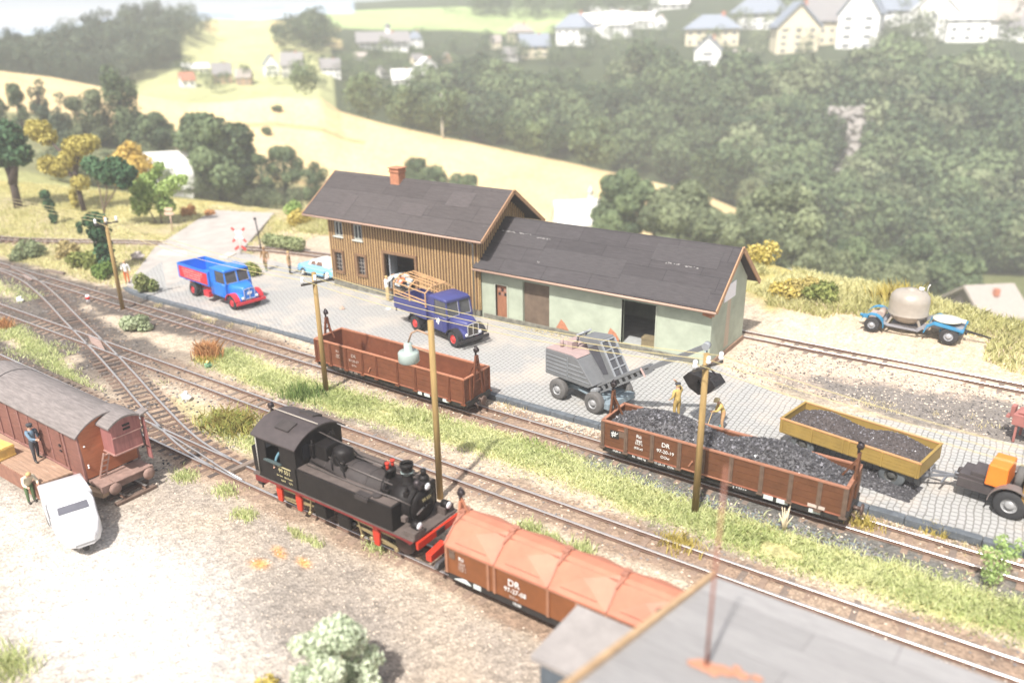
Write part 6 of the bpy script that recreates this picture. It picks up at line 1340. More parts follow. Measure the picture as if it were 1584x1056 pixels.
# loading platform beside the boxcar
dk=mat('deck_boards',(.34,.22,.15),.85,.25,2,.3,streak=(.7,6,1),spots=((.5,.42,.35),.6,1.5))
pf=thing('loading_platform','low wooden loading platform in front of the old boxcar','platform',(-35.8,12.62,-.13))
b=MB()
for k in range(7): b.prism([(-4.2,-.62+.18*k),(4.1+.03*k,-.62+.18*k),(4.16+.03*k,-.45+.18*k),(-4.2,-.45+.18*k)],'z',.86,.93)
b.build('deck',dk,pf); b=MB(); b.box((0,-.6,.5),(8.3,.1,.72)); b.box((0,.6,.5),(8.3,.1,.72)); b.box((4.08,0,.5),(.1,1.1,.72)); b.build('skirt',mat('skirt_brown',(.25,.12,.08),.85,.25),pf)
crm=mat('crate_yellow',(.62,.42,.12),.75,.2,4)
def crate(label,loc,rz,dx,dy,dz,m):
    t=thing('crate',label,'crate',loc,rz); b=MB(); b.box((0,0,dz/2),(dx,dy,dz)); b.build('body',m,t)
    b=MB()
    for s in (-1,1):
        for k in (.12,.88): b.bar((-dx/2,s*(dy/2+.012),dz*k),(dx/2,s*(dy/2+.012),dz*k),.025,.07); b.bar((s*(dx/2+.012),-dy/2,dz*k),(s*(dx/2+.012),dy/2,dz*k),.025,.07)
    for y in (-.35,0,.35): b.box((0,y*dy,dz+.012),(dx,dy*.28,.025))
    b.build('lid_battens',m,t); return t
crate('yellow wooden crate on the loading platform by the man in blue',at(2,708,.8)+Vector((-.35,.05,0)),.1,1.3,.75,.5,crm)
crate('small dark wooden crate inside the black doorway of the green shed',(-18.55,39.75,.34),.1,.8,.55,.55,mat('crate_dark',(.2,.16,.09),.8,.2))
b=MB(); b.bar((0,0,0),(1.1,.3,.0),.3,.22); tag(b.build('timber_beam',mat('timber_pale',(.5,.36,.24),.8,.2),loc=(-30.6,13.15,.32)),'short pale timber between platform and boxcar end','timber')
# sacks in the goods door
b=MB()
for k in range(9): b.ball((random.uniform(-.5,.5),random.uniform(-.3,.3),.25+.28*(k//3)),.36,10,0,(1.2,.8,.5))
tag(b.build('sack_pile',mat('sack_pale',(.5,.55,.58),.9,.2,4,.3),loc=(-37.4,39.9,.72)),'heap of pale grey sacks inside the wooden shed door','sacks',kind='stuff')
# ================================================================== PEOPLE
skin_m=mat('skin',(.6,.36,.25),.6,.08)
def person(label,loc,rz,coat,trousers,hair_m,pose,hat=None,shoes=None,H=1.75,long_coat=False,cap_brim=False,bare_arm=False):
    "one skinned body; pose gives joints in metres for a 1.75 m figure facing +x"
    t=thing('person',label,'person',loc,rz); k=H/1.75
    J=dict(pel=(0,0,.92),che=(0,0,1.28),nec=(0,0,1.47),hed=(.02,0,1.6),top=(.02,0,1.7),
      shl=(0,.2,1.41),ell=(-.02,.27,1.13),hal=(.05,.29,.9),shr=(0,-.2,1.41),elr=(-.02,-.27,1.13),har=(.05,-.29,.9),
      hil=(0,.1,.9),knl=(.03,.11,.5),anl=(0,.11,.09),tol=(.17,.12,.05),hir=(0,-.1,.9),knr=(.03,-.11,.5),anr=(0,-.11,.09),tor=(.17,-.12,.05)); J.update(pose)
    names=list(J); R=dict(pel=.16,che=.175,nec=.062,hed=.1,top=.075,shl=.085,ell=.062,hal=.042,shr=.085,elr=.062,har=.042,hil=.11,knl=.075,anl=.055,tol=.042,hir=.11,knr=.075,anr=.055,tor=.042)
    E=[('pel','che'),('che','nec'),('nec','hed'),('hed','top'),('che','shl'),('shl','ell'),('ell','hal'),('che','shr'),('shr','elr'),('elr','har'),('pel','hil'),('hil','knl'),('knl','anl'),('anl','tol'),('pel','hir'),('hir','knr'),('knr','anr'),('anr','tor')]
    V_=[Vector(J[n])*k for n in names]; rad=[R[n]*k for n in names]; Ed=[(names.index(a),names.index(b)) for a,b in E]
    # fingers: four unequal chains and a thumb rooted in each palm
    for hnd,el in (('hal','ell'),('har','elr')):
        d=(Vector(J[hnd])-Vector(J[el])).normalized(); sd=d.cross(Vector((1,0,0.2))).normalized(); up=sd.cross(d)
        root=names.index(hnd)
        for i,(o_,ln) in enumerate(((-.03,.085),(-.01,.1),(.012,.095),(.032,.075))):
            a=Vector(J[hnd])+d*.05+sd*o_; b_=a+d*ln*.6+up*.01; c_=b_+d*ln*.35+up*.035
            ids=[]
            for q in (a,b_,c_): V_.append(q*k); rad.append(.011*k); ids.append(len(V_)-1)
            Ed+= [(root,ids[0]),(ids[0],ids[1]),(ids[1],ids[2])]
        a=Vector(J[hnd])+up*.035+d*.01; b_=a+d*.04+up*.025
        V_.append(a*k); rad.append(.014*k); V_.append(b_*k); rad.append(.011*k); Ed+=[(root,len(V_)-2),(len(V_)-2,len(V_)-1)]
    me=bpy.data.meshes.new('body'); me.from_pydata([tuple(v) for v in V_],Ed,[])
    o=bpy.data.objects.new('body_src',me); COL.objects.link(o)
    sk=o.modifiers.new('skin','SKIN'); 
    for i,sv in enumerate(me.skin_vertices[0].data): sv.radius=(rad[i],rad[i]*(.72 if i<2 else 1.0)) ; sv.use_root=(i==0)
    ss=o.modifiers.new('sub','SUBSURF'); ss.levels=1; ss.render_levels=1
    dg=bpy.context.evaluated_depsgraph_get(); dg.update(); m2=bpy.data.meshes.new_from_object(o.evaluated_get(dg)); bpy.data.objects.remove(o)
    for q in (coat,trousers,skin_m,shoes or mat('shoe_dark',(.04,.035,.03),.6,.2)): 
        m2.materials.append(q)
    hedz=Vector(J['nec'])*k
    wr=[Vector(J['hal'])*k,Vector(J['har'])*k]
    cen=np.array([p.center[:] for p in m2.polygons]); pelz=Vector(J['pel'])*k; hip=(pelz.z-(.28 if long_coat else .02))
    segs=[(np.array(Vector(J[a])*k),np.array(Vector(J[b])*k),c_) for a,b,c_ in (('pel','che',0),('che','nec',0),('nec','top',2),('shl','ell',0),('ell','hal',0),('shr','elr',0),('elr','har',0),('che','shl',0),('che','shr',0),('hil','knl',1),('knl','anl',1),('anl','tol',3),('hir','knr',1),('knr','anr',1),('anr','tor',3))]
    dm=[]; 
    for a,b,c_ in segs:
        ab=b-a; tt_=np.clip(((cen-a)@ab)/(ab@ab),0,1); dm.append(np.linalg.norm(cen-a-tt_[:,None]*ab,axis=1))
    best=np.argmin(np.array(dm),0); mi=np.array([s[2] for s in segs])[best]
    for w in wr: mi[np.linalg.norm(cen-np.array(w),axis=1)<.05*k]=2; 
    for hnd,el in (('hal','ell'),('har','elr')):
        w=np.array(Vector(J[hnd])*k); dd=np.array((Vector(J[hnd])-Vector(J[el])).normalized()); mi[((cen-w)@dd>-.01)&(np.linalg.norm(cen-w,axis=1)<.25)]=2
    if long_coat: mi[(mi==1)&(cen[:,2]>hip)]=0
    m2.polygons.foreach_set('material_index',mi.astype(np.int32)); m2.polygons.foreach_set('use_smooth',np.ones(len(m2.polygons),bool)); m2.update()
    link('body',m2,t)
    # face and hair
    hc=Vector(J['hed'])*k; up=(Vector(J['top'])-Vector(J['nec'])).normalized(); fwd=Vector((1,0,0)); fwd=(fwd-up*fwd.dot(up)).normalized(); sdv=up.cross(fwd)
    f=MB(); f.ball(hc+fwd*.1*k-up*.005,.022*k,8,0); 
    for s in (-1,1): f.ball(hc+sdv*s*.098*k,.026*k,8,0,(.6,.6,1.2)); f.ball(hc+fwd*.092*k+sdv*s*.036*k+up*.022*k,.012*k,6,1)
    f.box(hc+fwd*.094*k-up*.05*k,(.012*k,.045*k,.01*k),None,2); f.build('face',[skin_m,mat('eye_dark',(.03,.025,.02),.4,.1),mat('lip_rose',(.4,.18,.14),.6,.1)],t)
    hr=MB(); hr.ball(hc+up*.045*k-fwd*.02*k,.104*k,12,0,(1,.98,.86)); hr.build('hair',hair_m,t)
    if hat:
        h=MB(); M=Matrix((fwd,sdv,up)).transposed(); o_=len(h.v)
        if cap_brim=='wide': h.lathe([(.02,.06),(.17,.055),(.175,.07),(.105,.085),(.1,.16),(.06,.185),(.01,.19)],(0,0,0),16)
        else: h.lathe([(.103,.05),(.11,.07),(.135,.115),(.12,.14),(.01,.15)],(0,0,0),16); h.box((.12,0,.055),(.1,.13,.014))
        h.v=[tuple(hc+M@(Vector(v)*k)) for v in h.v]; h.build('hat',hat,t)
    return t
hairb=mat('hair_brown',(.1,.06,.035),.8,.2); hairy=mat('hair_straw',(.5,.36,.15),.8,.15)
cblue=mat('cloth_blue',(.13,.2,.27),.85,.2,6); cdark=mat('cloth_charcoal',(.045,.045,.05),.85,.2,6); cyel=mat('cloth_sand',(.5,.36,.12),.85,.2,6); cbrown=mat('cloth_brown',(.28,.17,.08),.85,.2,6); cgreen=mat('cloth_green',(.1,.16,.07),.85,.2,6); ccream=mat('cloth_cream',(.62,.56,.42),.85,.12,6); cor=mat('cloth_orange',(.65,.16,.05),.85,.1,6); cwhite=mat('cloth_white',(.75,.74,.7),.85,.1,6); steal=mat('shoe_teal',(.08,.25,.22),.6,.1)
person('man in blue jacket and dark cap on the loading platform pointing at the boxcar',at(58,712,.8),math.radians(10),cblue,cdark,hairb,dict(har=(.6,-.18,1.2),elr=(.33,-.27,1.22),ell=(-.12,.33,1.15),hal=(-.16,.36,.92),knl=(-.08,.16,.5),anl=(-.16,.18,.1),tol=(-.02,.24,.05),knr=(.12,-.15,.5),anr=(.14,-.17,.1),tor=(.3,-.2,.05)),hat=cdark,H=1.72)
person('person in cream shirt and green trousers bending over behind the white van',at(50,777,-.13),math.radians(-5),ccream,cgreen,hairy,dict(che=(.2,0,1.2),nec=(.33,0,1.36),hed=(.42,0,1.46),top=(.48,0,1.54),shl=(.24,.2,1.3),shr=(.24,-.2,1.3),ell=(.4,.26,1.08),hal=(.62,.2,1.04),elr=(.4,-.26,1.08),har=(.62,-.2,1.04)),H=1.7)
person('worker in sand coloured clothes raising one arm behind the coal wagon',at(1046,648,.12),math.radians(150),cyel,mat('cloth_khaki',(.36,.25,.08),.85,.2,6),hairy,dict(har=(.5,-.22,1.6),elr=(.26,-.27,1.46),ell=(-.05,.28,1.15),hal=(.1,.3,.98),shr=(0,-.2,1.43)),hat=cdark,H=1.86)
sh=person('worker in yellow smock and straw hat shovelling behind the coal wagon',at(1117,664,.12),math.radians(215),cyel,mat('cloth_tan',(.4,.24,.12),.85,.2,6),hairy,dict(che=(.16,0,1.22),nec=(.26,0,1.36),hed=(.33,0,1.47),top=(.37,0,1.56),shl=(.18,.2,1.32),shr=(.18,-.2,1.32),ell=(.36,.26,1.08),hal=(.52,.06,.98),elr=(.22,-.32,1.06),har=(.36,-.18,.86),knl=(.1,.2,.5),anl=(.05,.26,.09),tol=(.2,.3,.05),knr=(.0,-.2,.5),anr=(-.06,-.24,.09),tor=(.1,-.26,.05)),hat=mat('straw_pale',(.68,.55,.3),.9,.1),cap_brim='wide',shoes=steal,H=1.7)
M_=Matrix.Rotation(math.radians(215),3,'Z'); p=at(1117,664,.12)
sv=thing('shovel','long handled shovel held by the worker in the straw hat','shovel',p,math.radians(215)); b=MB(); b.tube([(.18,-.4,.72),(.36,-.18,.84),(.52,.06,.95),(1.0,.75,.12)],.02,6); b.build('handle',mat('handle_wood',(.45,.32,.16),.7,.1),sv); b=MB(); b.box((1.08,.86,.03),(.26,.3,.03),(0.05,.1,.9)); b.build('blade',iron,sv)
person('left man in long brown coat walking beside the rear track',at(412,418,.12),math.radians(-60),cbrown,mat('cloth_olive',(.2,.16,.08),.85,.2,6),hairb,dict(knl=(.14,.1,.5),anl=(.16,.1,.09),tol=(.32,.1,.05),knr=(-.04,-.1,.5),anr=(-.2,-.1,.1),tor=(-.05,-.1,.05),har=(.1,-.27,.95)),hat=cbrown,shoes=steal,long_coat=True,H=1.88)
person('right man in brown jacket standing near the pale blue car',at(449,424,.12),math.radians(40),mat('cloth_fawn',(.34,.22,.11),.85,.2,6),cdark,hairy,dict(har=(.18,-.22,1.0),elr=(.0,-.28,1.14)),long_coat=True,H=1.85)
person('loader in white shirt reaching up to the wooden shed doorway',at(600,466,.12),math.radians(70),cwhite,mat('cloth_beige',(.55,.42,.22),.85,.15,6),hairy,dict(har=(.42,-.15,1.72),elr=(.25,-.22,1.52),hal=(.45,.15,1.62),ell=(.26,.22,1.45)),H=1.85)
person('man in orange shirt crouching among the sacks inside the shed door',Vector((-36.9,39.35,.73)),math.radians(-100),cor,cdark,hairb,dict(pel=(-.1,0,.55),hil=(-.1,.1,.53),hir=(-.1,-.1,.53),che=(.14,0,.86),nec=(.26,0,1.0),hed=(.34,0,1.1),top=(.38,0,1.19),shl=(.16,.2,.95),shr=(.16,-.2,.95),ell=(.34,.25,.75),hal=(.5,.16,.62),elr=(.34,-.25,.75),har=(.5,-.16,.62),knl=(.24,.14,.5),anl=(.05,.14,.09),tol=(.2,.15,.05),knr=(.24,-.14,.5),anr=(.05,-.14,.09),tor=(.2,-.15,.05)),H=1.75)
person('person in orange trousers and white top half hidden by the bush at the road edge',at(198,438,.1),math.radians(-40),cwhite,cor,hairy,dict(har=(.2,-.2,1.1)),H=1.8)
dr=person('engine driver in blue sleeves leaning out of the locomotive cab window',(-22.85,17.18,1.25),math.radians(-90),mat('cloth_teal',(.1,.2,.25),.85,.15,6),cdark,hairb,dict(elr=(.3,-.2,1.2),har=(.44,-.16,.94),shr=(.08,-.2,1.38),ell=(-.1,.28,1.15),hal=(-.2,.3,.95)),H=1.6)
# ================================================================== GRASS AND PLANTS ON THE LAYOUT
gy_=leaf_mat('grass_yellow',(.46,.45,.18),(.82,.78,.45),.4); gg_=leaf_mat('grass_green',(.42,.5,.18),(.84,.84,.5),.4); gd_=leaf_mat('grass_straw',(.6,.5,.28),(.82,.74,.45),.4)
def scatter(n,xr,yf,keep=None):
    x=RNG.uniform(*xr,n); y=yf(x,n); 
    if keep is not None: k=keep(x,y); x=x[k];y=y[k]
    return np.stack([x,y,base_height(x,y)-.02],1)
def clump_noise(x,y,s=.9,seed=11): return fbm(x,y,s,seed,4)
P=scatter(75000,(-40,6),lambda x,n:25.75+.35*np.sin(x*.25)+RNG.normal(0,.62,n),lambda x,y:(clump_noise(x,y)>-.95)&(np.abs(y-25.7)<1.7))
o=link('grass',blade_mesh('grass',P,.07+.17*RNG.random(len(P))**2,gg_,1.5,.02,np.clip(.55+.35*clump_noise(P[:,0],P[:,1],.5,4)+RNG.normal(0,.2,len(P)),0,1))); o['kind']='stuff'; o['label']='long strip of pale green grass between the two main tracks'
P=scatter(9000,(-44,-26),lambda x,n:20.4+RNG.normal(0,.55,n),lambda x,y:(clump_noise(x,y,.8,8)>.15)&(y<22)&(y>np.interp(x,[p[0] for p in XROUTE],[p[1] for p in XROUTE])+1.0))
P=np.concatenate([P,scatter(5000,(-62,-47),lambda x,n:20.5+RNG.normal(0,.7,n),lambda x,y:(clump_noise(x,y,.8,8)>.0)),scatter(5000,(-55,-40),lambda x,n:20.0-.2*(x+47)+RNG.normal(0,.35,n),lambda x,y:(y<np.interp(x,[p[0] for p in XROUTE],[p[1] for p in XROUTE])-1.1)&(y>19.3)),scatter(1500,(-70,-60),lambda x,n:25.5+RNG.normal(0,.6,n))])
o=link('grass',blade_mesh('grass',P,.08+.2*RNG.random(len(P)),gg_,1.3,.02)); o['kind']='stuff'; o['label']='bright green grass tufts between the left turnout tracks'
keep=lambda x,y:(dist_route(x,y,TROUTE)>1.0)&(dist_route(x,y,BROUTE)>1.7)&~inpoly(x,y,[(a,b) for a,b in YARD])&~inpoly(x,y,rp)&(clump_noise(x,y,.4,12)>-.7)
P=scatter(34000,(-112,-56),lambda x,n:RNG.uniform(29.5,52,n),keep)
o=link('grass',blade_mesh('grass',P,.1+.22*RNG.random(len(P)),gy_,1.3,.04,np.clip(.55+.4*clump_noise(P[:,0],P[:,1],.25,6)+RNG.normal(0,.15,len(P)),0,1))); o['kind']='stuff'; o['label']='yellowish meadow grass in the left corner around the trees'
def rimg(x,n): return rim(x)-RNG.random(n)**1.0*9.5+.7
P=scatter(60000,(-66,9),rimg,lambda x,y:(y>rim(x)-8.2-2*fbm(x,y,.35,1))&~((np.abs(x+69)<7))&((x>-42)|(y>rim(x)-7))&(clump_noise(x,y,.5,3)>-.8)&~((np.abs(x+6.2)<3.6)&(y<51.3)))
o=link('grass',blade_mesh('grass',P,.2+.35*RNG.random(len(P)),gy_,1.1,.035,np.clip(.5+.35*clump_noise(P[:,0],P[:,1],.3,9)+RNG.normal(0,.2,len(P)),0,1))); o['kind']='stuff'; o['label']='tall yellow green grass along the far edge behind the sheds'
P=scatter(5200,(-56,4),lambda x,n:np.interp(x,[k[0] for k in K],[k[1] for k in K])-.35+RNG.normal(0,.22,n),lambda x,y:(clump_noise(x,y,1.2,15)>.35))
P=np.concatenate([P,scatter(3500,(-13,3),lambda x,n:RNG.uniform(38.6,43.8,n),lambda x,y:clump_noise(x,y,.7,16)>.5),scatter(2600,(-44,-14),lambda x,n:38.85+RNG.normal(0,.18,n),lambda x,y:(clump_noise(x,y,.5,17)>.1)&(y<39))])
o=link('grass',blade_mesh('grass',P,.1+.16*RNG.random(len(P)),gd_,.6,.018)); o['kind']='stuff'; o['label']='dry grass tufts along the kerb and shed plinths'
P=scatter(3200,(-15,-5),lambda x,n:19.6+RNG.normal(0,.35,n),lambda x,y:clump_noise(x,y,1.1,21)>.1)
P=np.concatenate([P,scatter(700,(-23,-17),lambda x,n:16.2+RNG.normal(0,.12,n),lambda x,y:clump_noise(x,y,1.1,22)>.3)])
for (px,py,n) in ((379,797,260),(285,738,420),(349,760,260),(420,640,0),(352,652,900),(820,0,0)):
    if n: c=at(px,py,-.15); P=np.concatenate([P,np.stack([RNG.normal(c.x,.3,n),RNG.normal(c.y,.22,n),np.full(n,-.15)],1)])
o=link('grass',blade_mesh('grass',P,.12+.16*RNG.random(len(P)),gg_,.7,.02)); o['kind']='stuff'; o['label']='small green tufts beside the locomotive and the lidded wagon'
# ---- single plants
bark=mat('bark_dark',(.075,.055,.045),.9,.3,4,.5); bark_g=mat('bark_grey',(.22,.17,.12),.9,.25,4,.5)
def plant(name,cat,label,loc,blobs,leaf,n,mt,stems=(),stem_m=bark,sr=.06,hollow=.35,group=None,crown='foliage',tflat=0,aspect=1.0):
    "stem tubes plus a crown of leaf-sized faces in several clumps"
    t=thing(name,label,cat,loc,0,group)
    if stems:
        b=MB()
        for s in stems: 
            m=len(s); b.tube(s,[sr*(1-.6*i/(m-1)) for i in range(m)],7)
        b.build('trunk' if cat=='tree' else 'stem',stem_m,t)
    tot=sum(bl[1]**2 for bl in blobs); pts=[];tint=[];BN.clear()
    for bl in blobs:
        k=max(8,int(n*bl[1]**2/tot)); pts.append(blob_pts(bl[0],bl[1],k,hollow,bl[2] if len(bl)>2 else (1,1,.85))); tint.append(np.clip(RNG.normal(bl[3] if len(bl)>3 else RNG.uniform(.3,.7),.22,k),0,1))
    pts=np.concatenate(pts); me=leaf_mesh(crown,pts,leaf*(.7+.6*RNG.random(len(pts))),mt,np.concatenate(tint),tflat,aspect,np.concatenate(BN)); link(crown,me,t); return t
Lg=leaf_mat('leaf_dark',(.02,.06,.03),(.1,.19,.085),.15); Lo=leaf_mat('leaf_olive',(.3,.25,.05),(.62,.54,.17),.25); Lm=leaf_mat('leaf_mustard',(.45,.3,.05),(.75,.56,.18),.25); Ll=leaf_mat('leaf_fresh',(.18,.28,.07),(.48,.6,.22),.3); Lb=leaf_mat('leaf_bush',(.12,.16,.04),(.36,.38,.12),.3); Ls=leaf_mat('leaf_sage',(.42,.5,.32),(.78,.83,.65),.3); Lr=leaf_mat('leaf_rust',(.48,.2,.07),(.75,.46,.22),.25); Ly=leaf_mat('leaf_yellow',(.42,.34,.06),(.7,.58,.2),.3)
def gz(px,py,z=.1):
    p=at(px,py,z); return Vector((p.x,p.y,float(base_height(np.array(p.x),np.array(p.y)))))
# left tree group (heights from the photograph)
p=gz(28,320); plant('broadleaf_tree','tree','dark green tree with black trunk at the left edge',p,[((-1.6,-.5,7.2),1.9),((.8,.3,7.6),1.8),((1.4,.6,5.9),1.6),((-.6,0,5.8),1.8),((-2.4,-.8,5.6),1.5),((.2,.2,8.6),1.0)],.3,3600,Lg,[[(0,0,-.3),(.1,0,2.0),(-.1,0,3.6),(-.8,0,5.2),(-1.4,-.3,6.6)],[(-.05,0,2.6),(.8,.3,4.6),(1.1,.4,6)]],bark,.5)
p=gz(128,326); plant('broadleaf_tree','tree','olive green tree with separate cushion crowns on dark branches',p,[((-4.2,-.8,8.3),1.35,(1.3,1,.9)),((-3.2,-.5,7.6),1.1),((-3.6,-.6,4.7),1.3,(1.4,1,.8)),((-2.2,-.3,4.3),1.1),((-.2,0,5.6),1.2),((1.3,.3,6.9),1.5,(1.4,1,.7)),((3.0,.5,7.3),1.1),((.6,.1,3.1),1.0),((-1.2,0,1.2),.8,(.6,.6,1.3))],.22,4200,Lo,[[(.3,0,-.3),(0,0,2.4),(-.3,0,3.4),(-1.6,0,4.2),(-3,-.4,4.6)],[(0,0,2.6),(.2,0,4.8),(-1.6,-.3,6.3),(-3.2,-.5,7.4)],[(.2,0,4.4),(1.2,.3,6.6)]],bark,.3)
p=gz(205,290); plant('broadleaf_tree','tree','mustard yellow tree in front of the white barn',p,[((-2.4,0,4.6),2.0),((.2,0,5.4),2.1),((2.2,0,5.0),1.9),((1.0,0,6.9),1.3),((-1.2,0,3.4),1.5),((2.6,0,3.4),1.3)],.3,3200,Lm,[[(0,0,-.3),(0,0,2),(.3,0,4)]],bark_g,.32)
p=gz(165,352); plant('broadleaf_tree','tree','spreading dark green tree on several thin grey stems',p,[((.5,.2,5.6),1.1),((2.2,.8,5.9),1.2),((-.4,-.1,6.1),.9),((3.4,1.1,5.4),1.0),((1.4,.4,5.0),.9),((3.0,.9,4.5),.7)],.24,2600,Lg,[[(0,0,-.2),(.1,0,2.2),(.0,0,4.2),(-.2,0,5.6)],[(.1,0,1.6),(.8,.3,3.6),(.9,.3,5.2)],[(.1,0,1.8),(1.6,.6,3.6),(2.6,.9,5.2)]],bark_g,.1)
p=gz(168,418); plant('conifer_column','shrub','narrow dark green column tree right behind the left telegraph pole',p,[((0,0,.8),.7,(1,1,1.5)),((-.1,0,2.0),.75,(1,1,1.3)),((-.3,0,3.3),.9),((-.6,-.1,4.2),.8),((.1,0,4.3),.6)],.2,1700,Lg,[[(.1,0,-.2),(0,0,2),(-.3,0,4)]],bark_g,.1)
p=gz(250,345); plant('broadleaf_tree','tree','airy fresh green young tree with pale stems by the road',p,[((-1.6,-.5,2.2),1.3),((-1.9,-.5,3.4),1.0),((.1,0,3.0),1.2),((1.4,.3,3.5),1.0),((2.6,.6,4.2),.9),((3.5,.8,4.5),.6),((.3,0,4.9),.6),((1.0,.2,5.6),.6),((-.9,-.2,4.2),.9),((.8,.2,1.8),1.0),((-2.4,-.5,1.3),.9)],.22,2400,Ll,[[(0,0,-.2),(0,0,1.6),(-.4,0,3.2)],[(0,0,.6),(.9,.2,2.6),(2.2,.5,4)],[(0,0,1.2),(.5,.1,3.4),(.8,.2,5.4)],[(-.6,-.2,-.1),(-1.6,-.5,2.4)]],bark_g,.09,.5)
p=gz(85,346); plant('shrub','shrub','small dark green feather shaped plant left of the olive tree',p,[((0,0,.8),.5,(.8,.8,1.5)),((-.4,0,1.9),.55,(.9,.9,1.3)),((-.8,0,2.9),.5)],.2,600,Lg,[[(.1,0,-.1),(0,0,1),(-.5,0,2.4)]],bark,.07)
p=gz(125,362); plant('shrub','shrub','short dark green upright sprig in the left meadow',p,[((0,0,.5),.3,(.8,.8,1.6)),((0,0,1.0),.28)],.15,240,Lg,[[(0,0,-.1),(0,0,.9)]],bark,.04)
def bush(px,py,label,r,mt,n,h=1.0,leaf=.12,z=.05,name='bush',sc=None,k=5,**kw):
    p=gz(px,py,z); bl=[((random.uniform(-.7,.7)*r,random.uniform(-.5,.5)*r,r*h*random.uniform(.25,.75)),r*random.uniform(.45,.65),sc or (1,1,h)) for _ in range(k)]
    return plant(name,'bush',label,p,bl,leaf,n,mt,[[(0,0,-.1),(random.uniform(-.2,.2),0,r*.6)],[(.1,0,-.1),(r*.3,.1,r*.5)]],bark_g,.03,.2,**kw)
bush(212,507,'spiky pale sage bush at the foot of the left pole',.95,leaf_mat('leaf_spike',(.2,.25,.12),(.55,.6,.4),.3),1500,.8,.13)
bush(228,452,'bushy green tuft at the start of the kerb',.85,leaf_mat('leaf_tuft',(.12,.17,.05),(.38,.4,.16),.3),1500,1.3,.12)
bush(160,425,'dense green bush under the dark column tree',1.0,leaf_mat('leaf_mid',(.08,.16,.03),(.25,.33,.09),.25),1500,1.0,.14)
bush(135,410,'loose yellow green bush left of the dark column tree',1.3,Lb,1500,.8,.14)
bush(38,395,'grey green shrub by the far left track',1.5,leaf_mat('leaf_greygreen',(.16,.2,.1),(.36,.4,.22),.25),1500,.9,.17)
bush(105,395,'straw coloured shrub in the left meadow',1.1,leaf_mat('leaf_straw',(.3,.24,.1),(.55,.46,.22),.3),900,1.1,.15)
bush(390,425,'olive weeds beside the level crossing',1.0,Lb,900,.8,.13)
bush(290,335,'orange brown dry shrub at the road edge',.8,Lr,350,1.3,.14)
bush(322,336,'small russet shrub beside the pale road',.6,Lr,260,1.0,.13)
bush(456,338,'fresh green shrub beside the wooden shed corner',1.2,Ll,700,1.1,.17)
bush(470,350,'yellow shrub behind the wooden shed corner',1.5,Ly,800,.9,.18)
bush(1236,470,'golden brown shrub in the grass right of the green shed',1.3,leaf_mat('leaf_golden',(.32,.26,.07),(.6,.5,.2),.3),1700,1.0,.13)
bush(1205,468,'yellow green shrub beside the green shed gable',1.2,Ly,900,.9,.14)
bush(1275,475,'olive shrub between golden shrub and silo trailer',1.2,Lb,1000,.8,.14)
bush(1172,415,'bright yellow shrub behind the green shed gable',1.4,Ly,900,1.0,.15)
bush(300,815+0,'tiny tuft',.01,Lb,8) if False else None
hd=gz(437,386); plant('hedge','hedge','short clipped light green hedge between the rear track and the field',hd,[((-1.8+.45*i,.05*i,.65),.55,(1,1,1.1)) for i in range(9)],.15,1900,leaf_mat('leaf_hedge',(.16,.2,.08),(.42,.46,.24),.25))
# red bush: long thin upright stems
def tuft(px,py,label,h,n,mt,r=.3,lean=.5,w=.025,name='grass_tuft',cat='grass tuft',z=-.1):
    n=int(n*1.6)
    p=gz(px,py,z); c=np.stack([RNG.normal(0,r,n),RNG.normal(0,r*.7,n),np.zeros(n)],1); t=thing(name,label,cat,p); link('blades',blade_mesh('blades',c,h*.8*(.35+.65*RNG.random(n)**1.3),mt,lean*1.7,w*.8),t); return t
tuft(322,550,'rust red dry grass bush beside the wagon track',1.25,520,Lr,.38,.55,.03,'dry_bush','dry bush')
tuft(322,556,'yellow base tuft under the rust red dry bush',.5,260,Ly,.42,.6)
tuft(8,505,'small rust coloured dry tuft at the left edge',1.0,160,Lr,.3,.5,.03,'dry_bush','dry bush')
tuft(357,655,'large mixed green and rust grass tussock behind the boxcar',.75,900,leaf_mat('leaf_tussock',(.3,.2,.06),(.45,.5,.14),.3),.75,.9,.03)
tuft(470,610,'dark green weeds left of the middle telegraph pole',.85,300,leaf_mat('leaf_weed',(.1,.18,.05),(.3,.38,.12),.3),.6,.35,.03)
tuft(1388,470,'tall pale yellow reed tuft behind the silo trailer',1.9,420,Ly,.7,.5,.035,z=.3)
tuft(640,645,'green weeds in front of the empty wagon',.6,260,gg_,.5,.5)
tuft(1050,840,'ochre dry tuft in front of the coal wagon pole',.55,200,Ly,.4,.5)
tuft(585,0+842,'bright green tuft under the locomotive cylinders',.3,220,gg_,.3,.6)
for (px,py,lab) in ((820,818,'fresh green weed behind the first lid of the wagon'),(850,835,'small bright weed behind the second lid of the wagon'),(900,850,'young weed behind the third lid of the wagon'),(1335,810,'yellow tuft at the kerb by the coal wagon end'),(1445,820,'yellow grass tuft between kerb and rails at the right')):
    tuft(px,py,lab,.55,160,gg_ if 'weed' in lab else Ly,.25,.5)
p=gz(1530,905,-.1); plant('young_shrub','shrub','thin fresh green sapling at the right edge between the tracks',p,[((0,0,.5),.35),((.1,0,1.0),.42),((.3,.1,1.5),.38),((-.25,0,1.3),.28),((.6,.2,1.8),.25),((.05,0,1.9),.25)],.065,700,leaf_mat('leaf_sapling',(.25,.38,.1),(.55,.68,.3),.35),[[(0,0,-.1),(.05,0,.9),(.1,0,1.9)],[(.05,0,.8),(.5,.2,1.7)]],mat('stem_light',(.4,.45,.2),.8,.1),.025,.3)
p=gz(1213,818,-.1); q=thing('dead_twig','pale bleached twig plant in front of the coal wagon','twig',p); b=MB()
